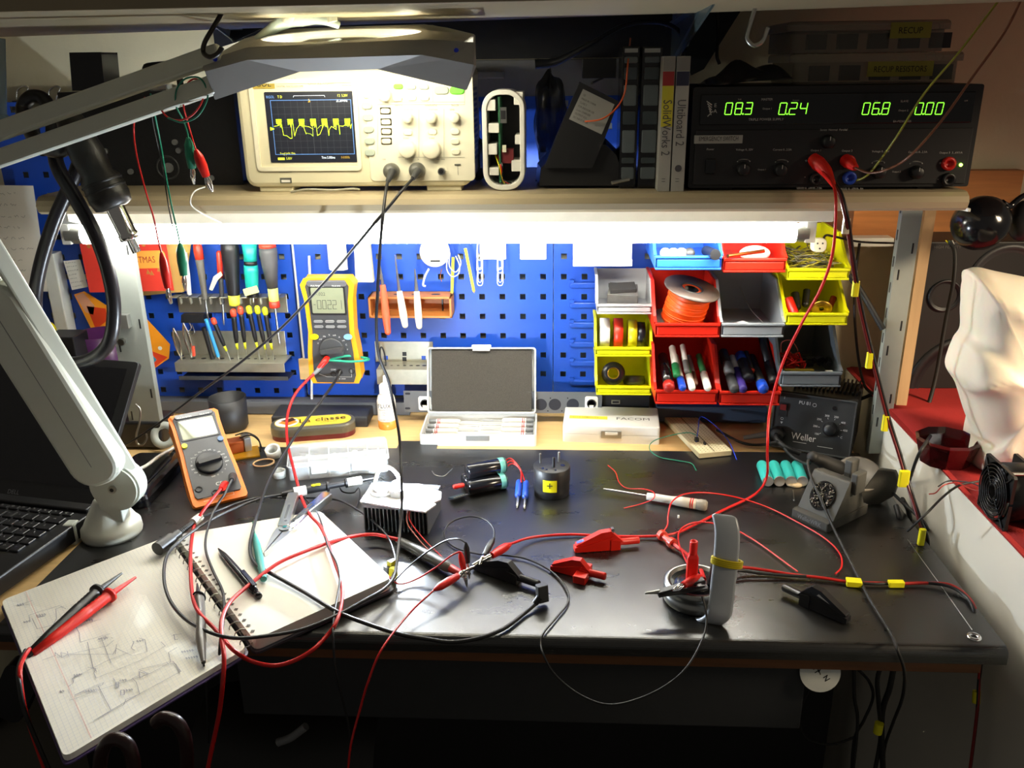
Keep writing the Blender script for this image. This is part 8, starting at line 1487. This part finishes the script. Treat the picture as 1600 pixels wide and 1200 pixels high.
wire('speaker_cable', [PY(1484, 378, -.12), PY(1492, 395, -.13), PY(1490, 440, -.14), PY(1478, 500, -.14), PY(1462, 590, -.15), PY(1445, 650, -.17), PY(1430, 690, -.2), PY(1412, 740, -.25)], .0045, KR, 'black ribbed cable running down the loudspeaker front')
for k, m_ in enumerate((YL, GW, W)): wire('cable_core', [PY(1478+k*5, 376, -.11), PY(1485+k*3, 384, -.12), PY(1491, 394, -.128)], .0012, m_, ['yellow', 'green', 'white'][k]+' core strand at the top of the ribbed speaker cable', 'wire')
wire('cable', [PX(1418, 762, .556), PZ(1432, 718, .85), PZ(1448, 690, .87), PY(1475, 655, -.13), PY(1515, 640, -.12)], .003, KR, 'black cable rising behind the white bag from the bench edge')
wire('cable', [PZ(1418, 830, .80), PZ(1445, 805, .835), PZ(1475, 775, .84), PZ(1500, 758, .84), PZ(1530, 752, .84)], .002, KR, 'thin black cable crossing the red cloth to the fan')
for (P, r, lab) in (([(1400, 790, .76), (1408, 820, .74), (1412, 850, .66)], .005, 'thick black cable dropping between bench and white cabinet, left one'), ([(1410, 780, .78), (1420, 800, .74), (1424, 830, .66)], .0045, 'thick black cable dropping between bench and white cabinet, right one'), ([(1385, 760, .76), (1410, 785, .775), (1440, 812, .77), (1452, 830, .72)], .003, 'black cable bending over the gap behind the bench corner')):
    wire('cable', [PZ(x, y, z) for x, y, z in P], r, KR, lab)
wire('cable', [PY(1343, 380, -.10), PY(1338, 420, -.10), PY(1335, 480, -.10), PY(1340, 550, -.10), PY(1350, 600, -.12), PY(1368, 618, -.15)], .003, mat('dark_brown_cable', '2a201c', .45), 'dark brown cable running down the wall beside the bins')
wire('cable', [PY(1326, 430, -.16), PY(1345, 455, -.17), PY(1380, 515, -.2)], .006, KR, 'thick black cable slanting behind the right metal post')
wire('cable', [PY(1372, 612, -.12), PY(1340, 625, -.12), PY(1310, 630, -.12), PY(1290, 640, -.14)], .004, KR, 'black power cord behind the soldering station')
# red glass ashtray
p = PZ(1503, 745, zr+.004); mb = MB().at(T(p.x-.005, p.y+.05, zr+.005)); mb.lathe([(1e-5, 0), (.034, 0), (.044, .035), (.040, .038), (.032, .012), (1e-5, .008)], 10, smooth=False); single('red_glass_bowl', mb, mat('ruby_glass', '3c0508', .08, alpha=.92, coat=.5), 'dark red glass bowl on the red cloth beside the bag', 'bowl')
# white bag
yb_ = -.42; ob = [(1524, 428), (1542, 424), (1570, 430), (1640, 445), (1700, 470), (1700, 760), (1600, 760), (1540, 745), (1527, 735), (1526, 715), (1533, 690), (1524, 660), (1512, 620), (1500, 600), (1493, 585), (1497, 565), (1506, 540), (1520, 520), (1521, 480)]
Q = [PY(x, y, yb_) for x, y in ob]; t = Thing('fabric_bag', 'crumpled translucent white bag standing on the red cloth', 'bag', T(.70, yb_+.05, zr+.004)); mb = t.wmb(); c = PY(1600, 600, yb_); n_ = 96
CL = catmull([V((q.x, 0, q.z)) for q in Q]+[V((Q[0].x, 0, Q[0].z))], 6)[:-1]; vv = []; lay = 26; m_ = len(CL)
ph = [random.random()*6 for _ in range(9)]
for j in range(lay+1):
    f_ = j/lay; a_ = pi*f_; s_ = max(.02, sin(a_)**.55); yy = yb_+.02-.07*cos(a_)
    for i, q in enumerate(CL):
        x = c.x+(q.x-c.x)*s_; z = c.z+(q.z-c.z)*s_; z = max(z, zr+.005)
        w_ = .010*(1-abs(sin(x*28+z*19+ph[0]+2*sin(z*17))))**2+.008*(1-abs(sin(x*-19+z*31+ph[1]+1.5*sin(x*30))))**2+.003*sin(x*70+ph[3])*sin(z*45); vv.append((x, yy-w_*(1-f_)*1.2, z))
mb.add(vv, [(j*m_+i, j*m_+(i+1) % m_, (j+1)*m_+(i+1) % m_, (j+1)*m_+i) for j in range(lay) for i in range(m_)]+[tuple(range(m_)), tuple(range(lay*m_, (lay+1)*m_))], 0, True); o = mb.build('bag_skin', mat('bag_fabric', 'e4dccb', .55, var=.03, scale=8, bump=.5, bscale=14, trans=0.0, sss=.3), t)
# fan
t = Thing('cooling_fan', 'square black cooling fan standing on the red cloth at right', 'fan', T(.566, -.566, zr+.004)); fx = .5485
zb_ = zr+.005; sz = .0745; cy = -.566
fr = FR((fx, cy, zb_+sz/2), (0, -1, 0), (-1, 0, 0))@M4(); FB = mat('fan_black', '151516', .35)
mb = t.wmb().at(fr@RZ(0)); n_ = 36; R_ = sz/2*.95
sq = [(max(-1, min(1, 1.45*cos(2*pi*k/n_)))*sz/2, max(-1, min(1, 1.45*sin(2*pi*k/n_)))*sz/2) for k in range(n_)]; ci = circ(R_, n_)
for z0, z1 in ((-.038, -.034), (-.004, 0)):
    v = [(a, b, z) for z in (z0, z1) for (a, b) in sq]+[(a, b, z) for z in (z0, z1) for (a, b) in ci]
    f = []
    for i in range(n_): j = (i+1) % n_; f += [(i, j, n_+j, n_+i), (2*n_+i, 3*n_+i, 3*n_+j, 2*n_+j), (n_+i, n_+j, 3*n_+j, 3*n_+i), (i, 2*n_+i, 2*n_+j, j)]
    mb.add(v, f)
mb.lathe([(R_+.002, -.038), (R_+.002, 0), (R_, 0), (R_, -.038)], 36); mb.build('frame', FB, t)
mb = t.wmb().at(fr); mb.cyl(.014, -.034, -.006, 0, 24); mb.build('hub', FB, t)
for k in range(7):
    mb = t.wmb().at(fr@RZ(k*360/7)); mb.grid(lambda u, v: (.013+(R_-.015)*u, (v-.5)*.022*(1+.4*u), -.020+.018*(v-.5)+.004*sin(3*u)), 6, 4); mb.build('blade', FB, t, solid=.0015)
mb = t.wmb().at(fr@T(0, 0, .003)); 
for r in (.010, .015, .020, .025, .030, .0345): mb.ring(r, .0009, n=36, k=6)
for k in range(4): mb.at(fr@T(0, 0, .003)@RZ(45+90*k)); mb.rod((.008, 0, 0), (.047, 0, -.002), .001)
mb.build('finger_guard', mat('guard_dark', '2a2a2c', .3, .6), t)
mb = t.wmb().at(fr); mb.rod((.02, .034, .0), (.02, .034, -.04), .0025); mb.build('bolt', ST, t)
wire('fan_wire', [V((fx+.01, cy+.03, zb_+.02)), PZ(1520, 765, .85), PZ(1495, 755, .84), PZ(1475, 758, .835), PZ(1462, 770, .833), PZ(1452, 772, .834)], .0011, mat('fan_red_wire', 'b03020', .4), 'thin red fan wire curling over the cloth edge', 'wire')
wire('fan_wire', [V((fx+.01, cy+.03, zb_+.02)), PZ(1522, 756, .85), PZ(1500, 752, .845), PZ(1480, 752, .84), PZ(1466, 760, .838)], .0011, BW, 'thin black fan wire curling over the cloth edge', 'wire')
# black lamp shade upper right
t = Thing('dome_lamp', 'black dome lamp shade at the right end of the shelf', 'lamp', T(*PY(1540, 345, -.3))); c = PY(1544, 342, -.30); mb = t.wmb().at(FR(c, (1, 0, 0), (-.25, -.75, .35))@T(0, 0, -.01)@M4.Diagonal((1.0, 1.0, 1, 1)))
mb.lathe([(.036, -.03), (.038, -.02), (.037, 0), (.032, .014), (.022, .024), (.010, .029), (1e-5, .030)], 36); mb.build('shade', KG, t)
mb = t.wmb(); mb.tube([c+V((.02, .01, .02)), PY(1578, 322, -.28), PY(1600, 305, -.28), PY(1650, 285, -.28)], [.006, .005, .0035, .0035]); mb.build('stem', KG, t)
mb = MB(); mb.ball(PY(1598, 345, -.26), .02, sc=(1, 1, 1.5)); single('black_bulb_cap', mb, K, 'black rounded object at the right picture edge behind the lamp shade', 'cap')
